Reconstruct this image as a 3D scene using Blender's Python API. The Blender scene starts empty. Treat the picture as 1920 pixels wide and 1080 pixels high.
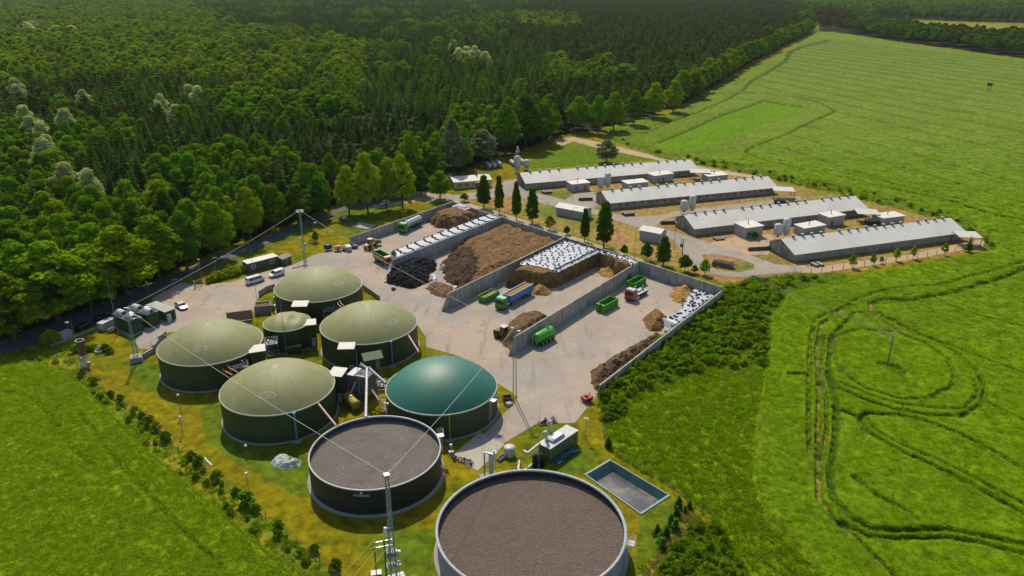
import bpy, math, random
import numpy as np
from mathutils import Vector, Matrix

S = bpy.context.scene
random.seed(7)
RNG = np.random.default_rng(11)

# ---------------------------------------------------------------- camera
FOC, PITCH, CAMH = 1450.0, math.radians(22), 80.0
SP, CP = math.sin(PITCH), math.cos(PITCH)
cam_d = bpy.data.cameras.new("camera")
cam_d.sensor_width = 36.0
cam_d.lens = 36.0 * FOC / 1920.0
cam_d.clip_start = 1.0
cam_d.clip_end = 20000.0
cam = bpy.data.objects.new("camera", cam_d)
S.collection.objects.link(cam)
cam.location = (0, 0, CAMH)
cam.rotation_euler = (math.pi / 2 - PITCH, 0, 0)
S.camera = cam

# ---------------------------------------------------------------- sky, sun, exposure
SUN_EL, SUN_AZ = math.radians(49), math.radians(-14)      # azimuth from +Y, clockwise positive
w = bpy.data.worlds.new("World")
S.world = w
w.use_nodes = True
nt = w.node_tree
bg = nt.nodes["Background"]
sky = nt.nodes.new("ShaderNodeTexSky")
sky.sky_type = 'NISHITA'
sky.sun_disc = False
sky.sun_elevation = SUN_EL
sky.sun_rotation = SUN_AZ
sky.air_density = 1.0
sky.dust_density = 1.0
nt.links.new(sky.outputs[0], bg.inputs[0])
bg.inputs[1].default_value = 0.14
sl = bpy.data.lights.new("sun", 'SUN')
sl.energy = 4.4
sl.angle = math.radians(0.5)
sl.color = (1.0, 0.91, 0.74)
so = bpy.data.objects.new("sun", sl)
S.collection.objects.link(so)
sd = Vector((math.sin(SUN_AZ) * math.cos(SUN_EL), math.cos(SUN_AZ) * math.cos(SUN_EL), math.sin(SUN_EL)))
so.rotation_euler = sd.to_track_quat('Z', 'Y').to_euler()
so.location = sd * 300
S.view_settings.view_transform = 'Standard'
S.view_settings.look = 'None'
S.view_settings.exposure = 0.16
S.view_settings.gamma = 1.0
S.cycles.max_bounces = 6
S.cycles.transparent_max_bounces = 4
S.cycles.volume_bounces = 0

# ---------------------------------------------------------------- survey helpers
def P(x, y, z=0.0):
    """place on the plan (metres) of a surveyed point at height z"""
    u = (x - 960) / FOC
    v = (y - 540) / FOC
    t = (CAMH - z) / (SP + v * CP)
    return (u * t, (CP - v * SP) * t)

def PV(x, y, z=0.0):
    a = P(x, y, z)
    return Vector((a[0], a[1], z))

def hgt(base, topy):
    lo, hi = 0.0, 60.0
    for _ in range(40):
        m = (lo + hi) / 2
        dz = m - CAMH
        zc = base[1] * CP - dz * SP
        yc = -(base[1] * SP + dz * CP)
        if 540 + FOC * yc / zc > topy:
            lo = m
        else:
            hi = m
    return lo

# ---------------------------------------------------------------- object helpers
def tag(o, label=None, cat=None, group=None, kind=None):
    if label: o["label"] = label
    if cat: o["category"] = cat
    if group: o["group"] = group
    if kind: o["kind"] = kind
    return o

def empty(name, label, cat, loc=(0, 0, 0), rz=0.0, group=None):
    o = bpy.data.objects.new(name, None)
    S.collection.objects.link(o)
    o.empty_display_size = 0.5
    o.location = loc if len(loc) == 3 else (loc[0], loc[1], 0)
    o.rotation_euler = (0, 0, rz)
    return tag(o, label, cat, group)

def link(name, me, parent=None):
    o = bpy.data.objects.new(name, me)
    S.collection.objects.link(o)
    if parent is not None:
        o.parent = parent
    return o

def copy_tree(o, parent=None):
    c = o.copy()
    S.collection.objects.link(c)
    c.parent = parent
    for ch in list(o.children):
        copy_tree(ch, c)
    return c

class MB:
    """collects shapes and links them as one mesh"""
    def __init__(s):
        s.v, s.f, s.mi, s.sm = [], [], [], []
        s.T = None
        s.m = 0
    def _add(s, vs, fs, smooth=False):
        b = len(s.v)
        for p in vs:
            p = Vector(p)
            s.v.append(tuple(s.T @ p) if s.T is not None else tuple(p))
        for f in fs:
            s.f.append([b + i for i in f])
            s.mi.append(s.m)
            s.sm.append(smooth)
        return s
    def box(s, x0, y0, z0, x1, y1, z1):
        return s._add([(x0, y0, z0), (x1, y0, z0), (x1, y1, z0), (x0, y1, z0), (x0, y0, z1), (x1, y0, z1), (x1, y1, z1), (x0, y1, z1)],
                      [(3, 2, 1, 0), (4, 5, 6, 7), (0, 1, 5, 4), (1, 2, 6, 5), (2, 3, 7, 6), (3, 0, 4, 7)])
    def cbox(s, cx, cy, z0, sx, sy, sz):
        return s.box(cx - sx / 2, cy - sy / 2, z0, cx + sx / 2, cy + sy / 2, z0 + sz)
    def hexa(s, low, high):
        """box from 4 low corners and 4 high corners"""
        return s._add(list(low) + list(high), [(3, 2, 1, 0), (4, 5, 6, 7), (0, 1, 5, 4), (1, 2, 6, 5), (2, 3, 7, 6), (3, 0, 4, 7)])
    def prism(s, prof, y0, y1, smooth=False):
        """profile [(x,z)] extruded along y"""
        n = len(prof)
        vs = [(x, y0, z) for x, z in prof] + [(x, y1, z) for x, z in prof]
        fs = [tuple(range(n)), tuple(reversed(range(n, 2 * n)))]
        for i in range(n):
            j = (i + 1) % n
            fs.append((j, i, n + i, n + j))
        return s._add(vs, fs, smooth)
    def cyl(s, a, b, r0, r1=None, n=12, caps=True, smooth=True):
        a, b = Vector(a), Vector(b)
        r1 = r0 if r1 is None else r1
        d = b - a
        if d.length < 1e-6: return s
        d.normalize()
        u = d.orthogonal().normalized()
        w_ = d.cross(u)
        vs, fs = [], []
        for c, r in ((a, r0), (b, r1)):
            for k in range(n):
                t = 2 * math.pi * k / n
                vs.append(c + (u * math.cos(t) + w_ * math.sin(t)) * r)
        for k in range(n):
            j = (k + 1) % n
            fs.append((k, j, n + j, n + k))
        s._add(vs, fs, smooth)
        if caps:
            s._add(vs[:n], [tuple(reversed(range(n)))])
            s._add(vs[n:], [tuple(range(n))])
        return s
    def tube(s, pts, r, n=6):
        for a, b in zip(pts[:-1], pts[1:]):
            s.cyl(a, b, r, r, n)
        return s
    def lathe(s, prof, n=48, cx=0, cy=0, smooth=True, wob=None):
        """profile [(r,z)] turned about z"""
        vs, fs = [], []
        for r, z in prof:
            for k in range(n):
                t = 2 * math.pi * k / n
                dz = wob(r, t) if wob else 0
                vs.append((cx + r * math.cos(t), cy + r * math.sin(t), z + dz))
        for i in range(len(prof) - 1):
            for k in range(n):
                j = (k + 1) % n
                fs.append((i * n + k, i * n + j, (i + 1) * n + j, (i + 1) * n + k))
        return s._add(vs, fs, smooth)
    def wheel(s, x, y, z, r, wd, n=14):
        return s.cyl((x, y - wd / 2, z), (x, y + wd / 2, z), r, r, n)
    def build(s, name, mats, parent=None):
        me = bpy.data.meshes.new(name)
        me.from_pydata(s.v, [], s.f)
        if not isinstance(mats, (list, tuple)): mats = [mats]
        for m in mats: me.materials.append(m)
        me.polygons.foreach_set("material_index", s.mi)
        me.polygons.foreach_set("use_smooth", s.sm)
        me.update()
        return link(name, me, parent)

def nmesh(name, V, F, mats, smooth=False, mi=None):
    """mesh from numpy arrays, F (n,k) with fixed k"""
    me = bpy.data.meshes.new(name)
    V = np.asarray(V, np.float32); F = np.asarray(F, np.int32)
    k = F.shape[1]
    me.vertices.add(len(V)); me.vertices.foreach_set("co", V.ravel())
    me.loops.add(F.size); me.loops.foreach_set("vertex_index", F.ravel())
    me.polygons.add(len(F))
    me.polygons.foreach_set("loop_start", np.arange(0, F.size, k, dtype=np.int32))
    me.polygons.foreach_set("use_smooth", np.full(len(F), smooth))
    if not isinstance(mats, (list, tuple)): mats = [mats]
    for m in mats: me.materials.append(m)
    if mi is not None: me.polygons.foreach_set("material_index", mi)
    me.update(calc_edges=True)
    return me

# ---------------------------------------------------------------- materials
MATS = {}
def mat(name, col, rough=0.8, var=0.15, scale=1.5, bump=0.0, bscale=8.0, metal=0.0, trans=0.0, coat=0.0,
        stain=None, stain_scale=0.4, stain_amt=0.5, spec=0.3, objvar=0.0, streak=False):
    if name in MATS: return MATS[name]
    if not trans:
        col = tuple(c * .84 for c in col)
        if stain: stain = tuple(c * .84 for c in stain)
    m = bpy.data.materials.new(name)
    m.use_nodes = True
    t = m.node_tree
    L = t.links.new
    b = t.nodes["Principled BSDF"]
    b.inputs["Roughness"].default_value = rough
    b.inputs["Metallic"].default_value = metal
    b.inputs["Specular IOR Level"].default_value = spec
    if coat: b.inputs["Coat Weight"].default_value = coat
    tc = t.nodes.new("ShaderNodeTexCoord")
    src = tc.outputs["Object"]
    n1 = t.nodes.new("ShaderNodeTexNoise")
    n1.inputs["Scale"].default_value = scale
    n1.inputs["Detail"].default_value = 6
    L(src, n1.inputs["Vector"])
    r = t.nodes.new("ShaderNodeMapRange")
    r.inputs[1].default_value = 0.3; r.inputs[2].default_value = 0.7
    r.inputs[3].default_value = 1 - var; r.inputs[4].default_value = 1 + var
    L(n1.outputs["Fac"], r.inputs[0])
    hsv = t.nodes.new("ShaderNodeHueSaturation")
    hsv.inputs["Color"].default_value = (*col, 1)
    L(r.outputs[0], hsv.inputs["Value"])
    out = hsv.outputs[0]
    if objvar:
        oi = t.nodes.new("ShaderNodeObjectInfo")
        mr = t.nodes.new("ShaderNodeMapRange")
        mr.inputs[3].default_value = 1 - objvar; mr.inputs[4].default_value = 1 + objvar
        L(oi.outputs["Random"], mr.inputs[0])
        mm = t.nodes.new("ShaderNodeMath"); mm.operation = 'MULTIPLY'
        L(mr.outputs[0], mm.inputs[0]); L(r.outputs[0], mm.inputs[1])
        L(mm.outputs[0], hsv.inputs["Value"])
        m2 = t.nodes.new("ShaderNodeMath"); m2.operation = 'MULTIPLY'; m2.inputs[1].default_value = 7.31
        m3 = t.nodes.new("ShaderNodeMath"); m3.operation = 'FRACT'
        L(oi.outputs["Random"], m2.inputs[0]); L(m2.outputs[0], m3.inputs[0])
        mh = t.nodes.new("ShaderNodeMapRange")
        mh.inputs[3].default_value = 0.5 - objvar * 0.09; mh.inputs[4].default_value = 0.5 + objvar * 0.09
        L(m3.outputs[0], mh.inputs[0]); L(mh.outputs[0], hsv.inputs["Hue"])
    if stain:
        n2 = t.nodes.new("ShaderNodeTexNoise")
        n2.inputs["Scale"].default_value = stain_scale
        n2.inputs["Detail"].default_value = 8; n2.inputs["Roughness"].default_value = 0.65
        if streak:
            mp = t.nodes.new("ShaderNodeMapping")
            mp.inputs["Scale"].default_value = (6, 6, 0.5)
            L(src, mp.inputs[0]); L(mp.outputs[0], n2.inputs["Vector"])
        else:
            L(src, n2.inputs["Vector"])
        rr = t.nodes.new("ShaderNodeMapRange")
        rr.inputs[1].default_value = 0.45; rr.inputs[2].default_value = 0.7; rr.inputs[4].default_value = stain_amt
        L(n2.outputs["Fac"], rr.inputs[0])
        mx = t.nodes.new("ShaderNodeMix"); mx.data_type = 'RGBA'
        L(rr.outputs[0], mx.inputs[0]); L(out, mx.inputs[6]); mx.inputs[7].default_value = (*stain, 1)
        out = mx.outputs[2]
    L(out, b.inputs["Base Color"])
    if bump:
        n3 = t.nodes.new("ShaderNodeTexNoise"); n3.inputs["Scale"].default_value = bscale; n3.inputs["Detail"].default_value = 5
        L(src, n3.inputs["Vector"])
        bp = t.nodes.new("ShaderNodeBump"); bp.inputs["Strength"].default_value = bump; bp.inputs["Distance"].default_value = 0.3
        L(n3.outputs["Fac"], bp.inputs["Height"]); L(bp.outputs[0], b.inputs["Normal"])
    if trans:
        tr = t.nodes.new("ShaderNodeBsdfTranslucent")
        L(out, tr.inputs["Color"])
        ms = t.nodes.new("ShaderNodeMixShader"); ms.inputs[0].default_value = trans
        L(b.outputs[0], ms.inputs[1]); L(tr.outputs[0], ms.inputs[2])
        L(ms.outputs[0], t.nodes["Material Output"].inputs[0])
    MATS[name] = m
    return m

GALV = mat("galvanised_steel", (0.42, 0.44, 0.46), 0.45, metal=0.6, scale=3)
STEEL_D = mat("dark_steel", (0.06, 0.06, 0.065), 0.6)
WHITE = mat("white_paint", (0.50, 0.50, 0.49), 0.45, var=0.06, stain=(0.3, 0.27, 0.22), stain_scale=1.2, stain_amt=0.35)
ROOFW = mat("pale_roof_sheet", (0.66, 0.625, 0.55), 0.65, var=0.06, scale=0.6, stain=(0.50, 0.46, 0.38), stain_scale=0.15, stain_amt=0.5)
CONC = mat("concrete_wall", (0.40, 0.37, 0.315), 0.95, var=0.18, scale=0.5, bump=0.3, bscale=3, stain=(0.10, 0.095, 0.085), stain_scale=0.22, stain_amt=0.75, streak=True)
CONC_L = mat("pale_concrete", (0.32, 0.30, 0.265), 0.95, var=0.15, scale=0.8, bump=0.2, stain=(0.2, 0.18, 0.15), stain_scale=0.8, stain_amt=0.5)
GREENT = mat("dark_green_tank_sheet", (0.046, 0.068, 0.022), 0.55, var=0.1, scale=0.7, stain=(0.025, 0.035, 0.02), stain_scale=0.3, stain_amt=0.5, streak=True)
GREENC = mat("green_cabin_sheet", (0.07, 0.10, 0.045), 0.6, var=0.1, stain=(0.04, 0.05, 0.03), stain_scale=0.6, stain_amt=0.5, streak=True)
MEMB = mat("olive_membrane", (0.255, 0.255, 0.092), 0.64, var=0.06, scale=0.25, bump=0.05, bscale=1.5, stain=(0.165, 0.165, 0.062), stain_scale=0.55, stain_amt=0.5, spec=0.35)
SEAM = mat("membrane_seam", (0.32, 0.33, 0.19), 0.6)
MEMB_T = mat("teal_membrane", (0.008, 0.135, 0.088), 0.54, var=0.05, scale=0.3, stain=(0.03, 0.14, 0.10), stain_scale=0.5, stain_amt=0.4, spec=0.5)
RUBBER = mat("black_rubber", (0.014, 0.014, 0.016), 0.85, var=0.3, scale=2)
GLASS = mat("dark_window_glass", (0.03, 0.04, 0.05), 0.12, spec=0.7)
ASPH = mat("asphalt", (0.10, 0.10, 0.105), 0.95, var=0.2, scale=1.2, stain=(0.16, 0.14, 0.12), stain_scale=0.35, stain_amt=0.5)
RED = mat("red_paint", (0.45, 0.03, 0.03), 0.4, coat=0.3)
REDP = mat("red_pipe", (0.55, 0.10, 0.05), 0.5)
YELL = mat("yellow_paint", (0.55, 0.36, 0.02), 0.5, stain=(0.2, 0.12, 0.04), stain_scale=1.5)
ORNG = mat("orange_paint", (0.60, 0.16, 0.015), 0.45, coat=0.3, stain=(0.25, 0.12, 0.05), stain_scale=1.5)
BLUE = mat("blue_paint", (0.04, 0.16, 0.45), 0.45, coat=0.2)
GREENV = mat("bright_green_paint", (0.07, 0.34, 0.015), 0.5, coat=0.05, stain=(0.05, 0.22, 0.02), stain_scale=1.2)
SILV = mat("silver_sheet", (0.55, 0.56, 0.58), 0.3, metal=0.7)
BLACK = mat("black_paint", (0.015, 0.016, 0.02), 0.35)
RUST = mat("rusty_steel", (0.16, 0.09, 0.06), 0.8, stain=(0.05, 0.035, 0.03), stain_scale=1.0)
CREAM = mat("cream_render", (0.55, 0.46, 0.22), 0.9)
WOOD = mat("weathered_wood", (0.16, 0.11, 0.07), 0.9)
LAMPW = mat("lamp_housing", (0.7, 0.7, 0.68), 0.5)
# ---------------------------------------------------------------- terrain
def poly_in(X, Y, poly):
    ins = np.zeros(X.shape, bool)
    n = len(poly)
    for i in range(n):
        x0, y0 = poly[i]; x1, y1 = poly[(i + 1) % n]
        if y0 == y1: continue
        c = ((Y >= y0) != (Y >= y1))
        xs = x0 + (Y - y0) * (x1 - x0) / (y1 - y0)
        ins ^= c & (X < xs)
    return ins

def seg_dist(X, Y, pts, closed=False):
    d = np.full(X.shape, 1e9)
    q = list(pts) + ([pts[0]] if closed else [])
    for (x0, y0), (x1, y1) in zip(q[:-1], q[1:]):
        dx, dy = x1 - x0, y1 - y0
        L2 = dx * dx + dy * dy + 1e-9
        t = np.clip(((X - x0) * dx + (Y - y0) * dy) / L2, 0, 1)
        d = np.minimum(d, np.hypot(X - x0 - t * dx, Y - y0 - t * dy))
    return d

def WP(pts, z=0.0):
    return [P(x, y, z) for x, y in pts]

_perm = np.random.default_rng(3).random((256, 256))
def vnoise(X, Y, s):
    x, y = X * s + 1000.3, Y * s + 1000.7
    xi, yi = np.floor(x).astype(int), np.floor(y).astype(int)
    fx, fy = x - xi, y - yi
    fx = fx * fx * (3 - 2 * fx); fy = fy * fy * (3 - 2 * fy)
    g = lambda a, b: _perm[a & 255, b & 255]
    return (g(xi, yi) * (1 - fx) + g(xi + 1, yi) * fx) * (1 - fy) + (g(xi, yi + 1) * (1 - fx) + g(xi + 1, yi + 1) * fx) * fy
def fbm(X, Y, s, o=4):
    a, r = 0.5, 0
    for k in range(o):
        r = r + a * vnoise(X + 17 * k, Y - 9 * k, s * 2 ** k); a *= 0.5
    return r / (1 - 0.5 ** o)

FIELD_R = WP([(1128, 240), (1200, 228), (1280, 205), (1330, 178), (1400, 135), (1470, 98), (1530, 62), (1560, 60), (1640, 72), (1700, 82), (1920, 112), (2100, 135), (2500, 200),
           (2600, 500), (2600, 1400), (1700, 1400), (1560, 1110), (1500, 1040), (1430, 970), (1408, 900), (1415, 800), (1432, 700), (1440, 600), (1475, 552), (1600, 519),
           (1860, 472), (1868, 462), (1855, 440), (1780, 402), (1650, 367), (1500, 337), (1420, 318), (1240, 285), (1170, 262)])
WEED_N = WP([(1128, 242), (1170, 262), (1240, 285), (1420, 318), (1500, 337), (1650, 367), (1780, 402), (1862, 445), (1868, 470), (1845, 468), (1845, 450), (1770, 412), (1640, 380), (1500, 348), (1420, 330), (1235, 296), (1150, 265)])
SUBF = WP([(1222, 273), (1300, 242), (1342, 222), (1400, 202), (1430, 191), (1508, 203), (1440, 232), (1380, 256), (1310, 285)])
FIELD_L = WP([(-400, 735), (0, 690), (60, 682), (130, 700), (200, 765), (290, 852), (420, 962), (560, 1082), (700, 1220), (-400, 1400)])
WEED_L = WP([(-400, 690), (0, 668), (60, 650), (110, 652), (160, 703), (240, 772), (320, 832), (420, 912), (520, 986), (600, 1052), (680, 1130), (760, 1220), (700, 1220), (560, 1082), (420, 962), (290, 852), (200, 765), (130, 700), (60, 682), (0, 690), (-400, 735)])
WEED_R = WP([(1121, 742), (1360, 544), (1400, 528), (1490, 512), (1600, 517), (1475, 552), (1440, 600), (1432, 690), (1340, 690), (1230, 720), (1150, 790), (1135, 815)])
MEAD_R = WP([(1135, 815), (1150, 790), (1230, 720), (1340, 690), (1432, 690), (1415, 800), (1408, 900), (1430, 970), (1500, 1040), (1560, 1110), (1700, 1400), (1500, 1400), (1400, 1080), (1345, 985), (1262, 915), (1160, 858)])
BUSH_BR = WP([(1330, 985), (1345, 985), (1400, 1080), (1500, 1400), (1150, 1400), (1215, 1100), (1250, 1045), (1290, 1000)])
ROUGH_BR = WP([(1275, 950), (1330, 985), (1250, 1045), (1215, 1100), (1150, 1400), (1120, 1400), (1195, 1080), (1235, 1035), (1280, 985)])
FOREST = WP([(-900, 760), (-200, 690), (0, 648), (90, 612), (190, 568), (280, 530), (360, 490), (470, 448), (560, 412), (640, 380), (700, 378), (790, 366), (832, 345), (900, 303), (960, 290), (1040, 256), (1062, 250), (1120, 246),
             (1200, 222), (1280, 196), (1330, 166), (1400, 122), (1470, 84), (1525, 58), (1535, 30), (1580, 10), (1500, -28), (-2500, -28), (-2600, 700)])
FOREST_R = WP([(1535, 58), (1640, 71), (1700, 80), (1920, 109), (2200, 142), (2200, 90), (1920, 72), (1780, 66), (1660, 50), (1600, 30), (1535, 30)])
FOREST_B = WP([(1400, 14), (1640, 34), (1920, 44), (2600, 62), (2600, -28), (1200, -28)])
FARFIELD = WP([(1650, 38), (1920, 48), (2600, 66), (2600, 120), (2200, 110), (1920, 74), (1780, 68), (1665, 50)])
FARM = WP([(850, 372), (905, 345), (950, 338), (1000, 330), (1060, 262), (1100, 262), (1180, 280), (1300, 300), (1420, 332), (1500, 350), (1640, 382), (1770, 414), (1845, 452), (1845, 468), (1600, 508), (1490, 512), (1400, 524), (1360, 532), (1205, 480), (1064, 436), (950, 398), (880, 378)])
MEADOW_T = WP([(985, 318), (1000, 300), (1062, 268), (1105, 275), (1150, 283), (1240, 300), (1100, 312)])
LAWN = None

TR = []   # tyre tracks: (points, half width, depth 0..1, bare soil 0..1)
def trk(pts, hw=0.9, dep=1.0, bare=0.0):
    TR.append((WP(pts), hw * .72, dep, bare))
trk([(1160, 252), (1210, 252), (1260, 230), (1310, 212), (1360, 190), (1392, 172), (1410, 152), (1438, 138), (1473, 115), (1481, 99), (1503, 89), (1552, 77)], .8)
trk([(1140, 250), (1160, 243), (1200, 245), (1230, 236), (1280, 222)], 1.2, .8)
trk([(1235, 269), (1297, 244), (1342, 222), (1400, 202), (1430, 191), (1508, 203)], .9)
trk([(1385, 176), (1432, 176), (1508, 187), (1541, 196), (1566, 210), (1535, 225), (1503, 240), (1478, 253), (1427, 272), (1403, 282), (1398, 289), (1440, 305), (1500, 320), (1563, 331), (1595, 338), (1658, 354), (1718, 367), (1787, 381), (1836, 397), (1880, 409), (1930, 420)], .9)
trk([(1440, 299), (1500, 312), (1600, 331), (1700, 354), (1800, 377), (1930, 412)], .6, .7)
trk([(1594, 569), (1644, 552), (1680, 545), (1760, 538), (1860, 512), (1925, 492)], 0.6, .8)
trk([(1635, 572), (1650, 566), (1706, 566), (1761, 558), (1817, 544), (1878, 524), (1930, 503)], 1.3, 1)
trk([(1632, 572), (1636, 590), (1644, 602), (1690, 632)], 0.8, 1, .8)
trk([(1640, 575), (1700, 570), (1761, 572), (1833, 597), (1930, 621)], 0.35, .7)
trk([(1594, 573), (1567, 585), (1528, 602), (1519, 647), (1517, 702), (1514, 813), (1517, 852)], .45, 1, .5)
trk([(1600, 578), (1567, 589), (1539, 613), (1530, 663), (1536, 719), (1533, 791), (1533, 869), (1536, 941), (1561, 980), (1600, 1010), (1680, 1090)], .6, 1, .55)
trk([(1544, 636), (1539, 702), (1547, 747), (1550, 813), (1539, 869)], .4, 1, .45)
trk([(1550, 702), (1567, 758), (1567, 824), (1556, 891), (1561, 941), (1589, 974), (1633, 999), (1689, 1002), (1767, 999), (1844, 1010), (1930, 1032)], .7, 1)
trk([(1575, 985), (1633, 1013), (1689, 1017), (1767, 1014), (1844, 1026), (1930, 1050)], .5, 1)
trk([(1567, 635), (1561, 669), (1578, 702), (1622, 735), (1694, 755), (1744, 752), (1783, 730), (1792, 708), (1778, 680), (1733, 647), (1678, 627), (1610, 622), (1567, 635)], .6, .8, .15)
trk([(1560, 715), (1572, 733), (1622, 756), (1678, 773), (1744, 785), (1800, 785), (1839, 763), (1847, 735), (1828, 697), (1789, 663), (1733, 636), (1678, 610), (1650, 592), (1600, 590), (1556, 640), (1552, 690), (1560, 715)], .6, 1)
trk([(1575, 722), (1625, 746), (1690, 764), (1760, 772), (1810, 770), (1832, 745), (1825, 715)], .4, .8)
trk([(1655, 600), (1733, 634), (1789, 655), (1872, 688), (1930, 710)], .5, 1)
trk([(1850, 760), (1890, 780), (1930, 800)], .4, .8)
trk([(1560, 770), (1611, 790), (1622, 781), (1678, 783), (1733, 794), (1789, 816), (1872, 858), (1930, 893)], .55, 1)
trk([(1610, 789), (1622, 813), (1667, 841), (1733, 872), (1789, 897), (1844, 930), (1930, 975)], .75, 1)
trk([(1624, 790), (1636, 810), (1680, 835), (1745, 862), (1800, 887), (1850, 917), (1930, 957)], .4, .8)
trk([(1650, 688), (1680, 694), (1690, 705)], 1.2, .7)
trk([(1600, 900), (1640, 935), (1700, 965), (1715, 980)], .5, .7)
trk([(1480, 707), (1512, 706)], .6, .9)
trk([(0, 738), (60, 750), (100, 790), (140, 850), (180, 880)], .5, .6)
trk([(150, 780), (230, 880), (330, 985), (420, 1075)], .5, .5)
# tram lines of the far part of the field run parallel
_a, _b = P(1549, 226), P(1793, 287)
_u = Vector((_b[0] - _a[0], _b[1] - _a[1])).normalized()
_n = Vector((-_u.y, _u.x))
_start = WP([(1552, 77), (1503, 89), (1481, 99), (1473, 115), (1438, 138), (1405, 160), (1432, 176), (1508, 187), (1541, 196), (1566, 210), (1535, 225), (1503, 240), (1478, 253), (1427, 272), (1403, 285), (1440, 305), (1500, 320)])
def _tram_x(off):
    """first crossing of a tram line with the headland track"""
    best = None
    for (x0, y0), (x1, y1) in zip(_start[:-1], _start[1:]):
        d0 = (x0 - _a[0]) * _n.x + (y0 - _a[1]) * _n.y - off
        d1 = (x1 - _a[0]) * _n.x + (y1 - _a[1]) * _n.y - off
        if d0 * d1 < 0:
            t = d0 / (d0 - d1)
            s_ = (x0 + t * (x1 - x0) - _a[0]) * _u.x + (y0 + t * (y1 - y0) - _a[1]) * _u.y
            best = s_ if best is None else max(best, s_)
    return best
TRAM = []
for k in range(-4, 28):
    off = k * 25.0
    s0 = _tram_x(off)
    if s0 is None: continue
    TRAM.append(((_a[0] + _u.x * s0 + _n.x * off, _a[1] + _u.y * s0 + _n.y * off), (_a[0] + _u.x * 2500 + _n.x * off, _a[1] + _u.y * 2500 + _n.y * off)))

def lerp3(a, b, t):
    return a + (np.asarray(b) - a) * t[..., None]

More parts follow.
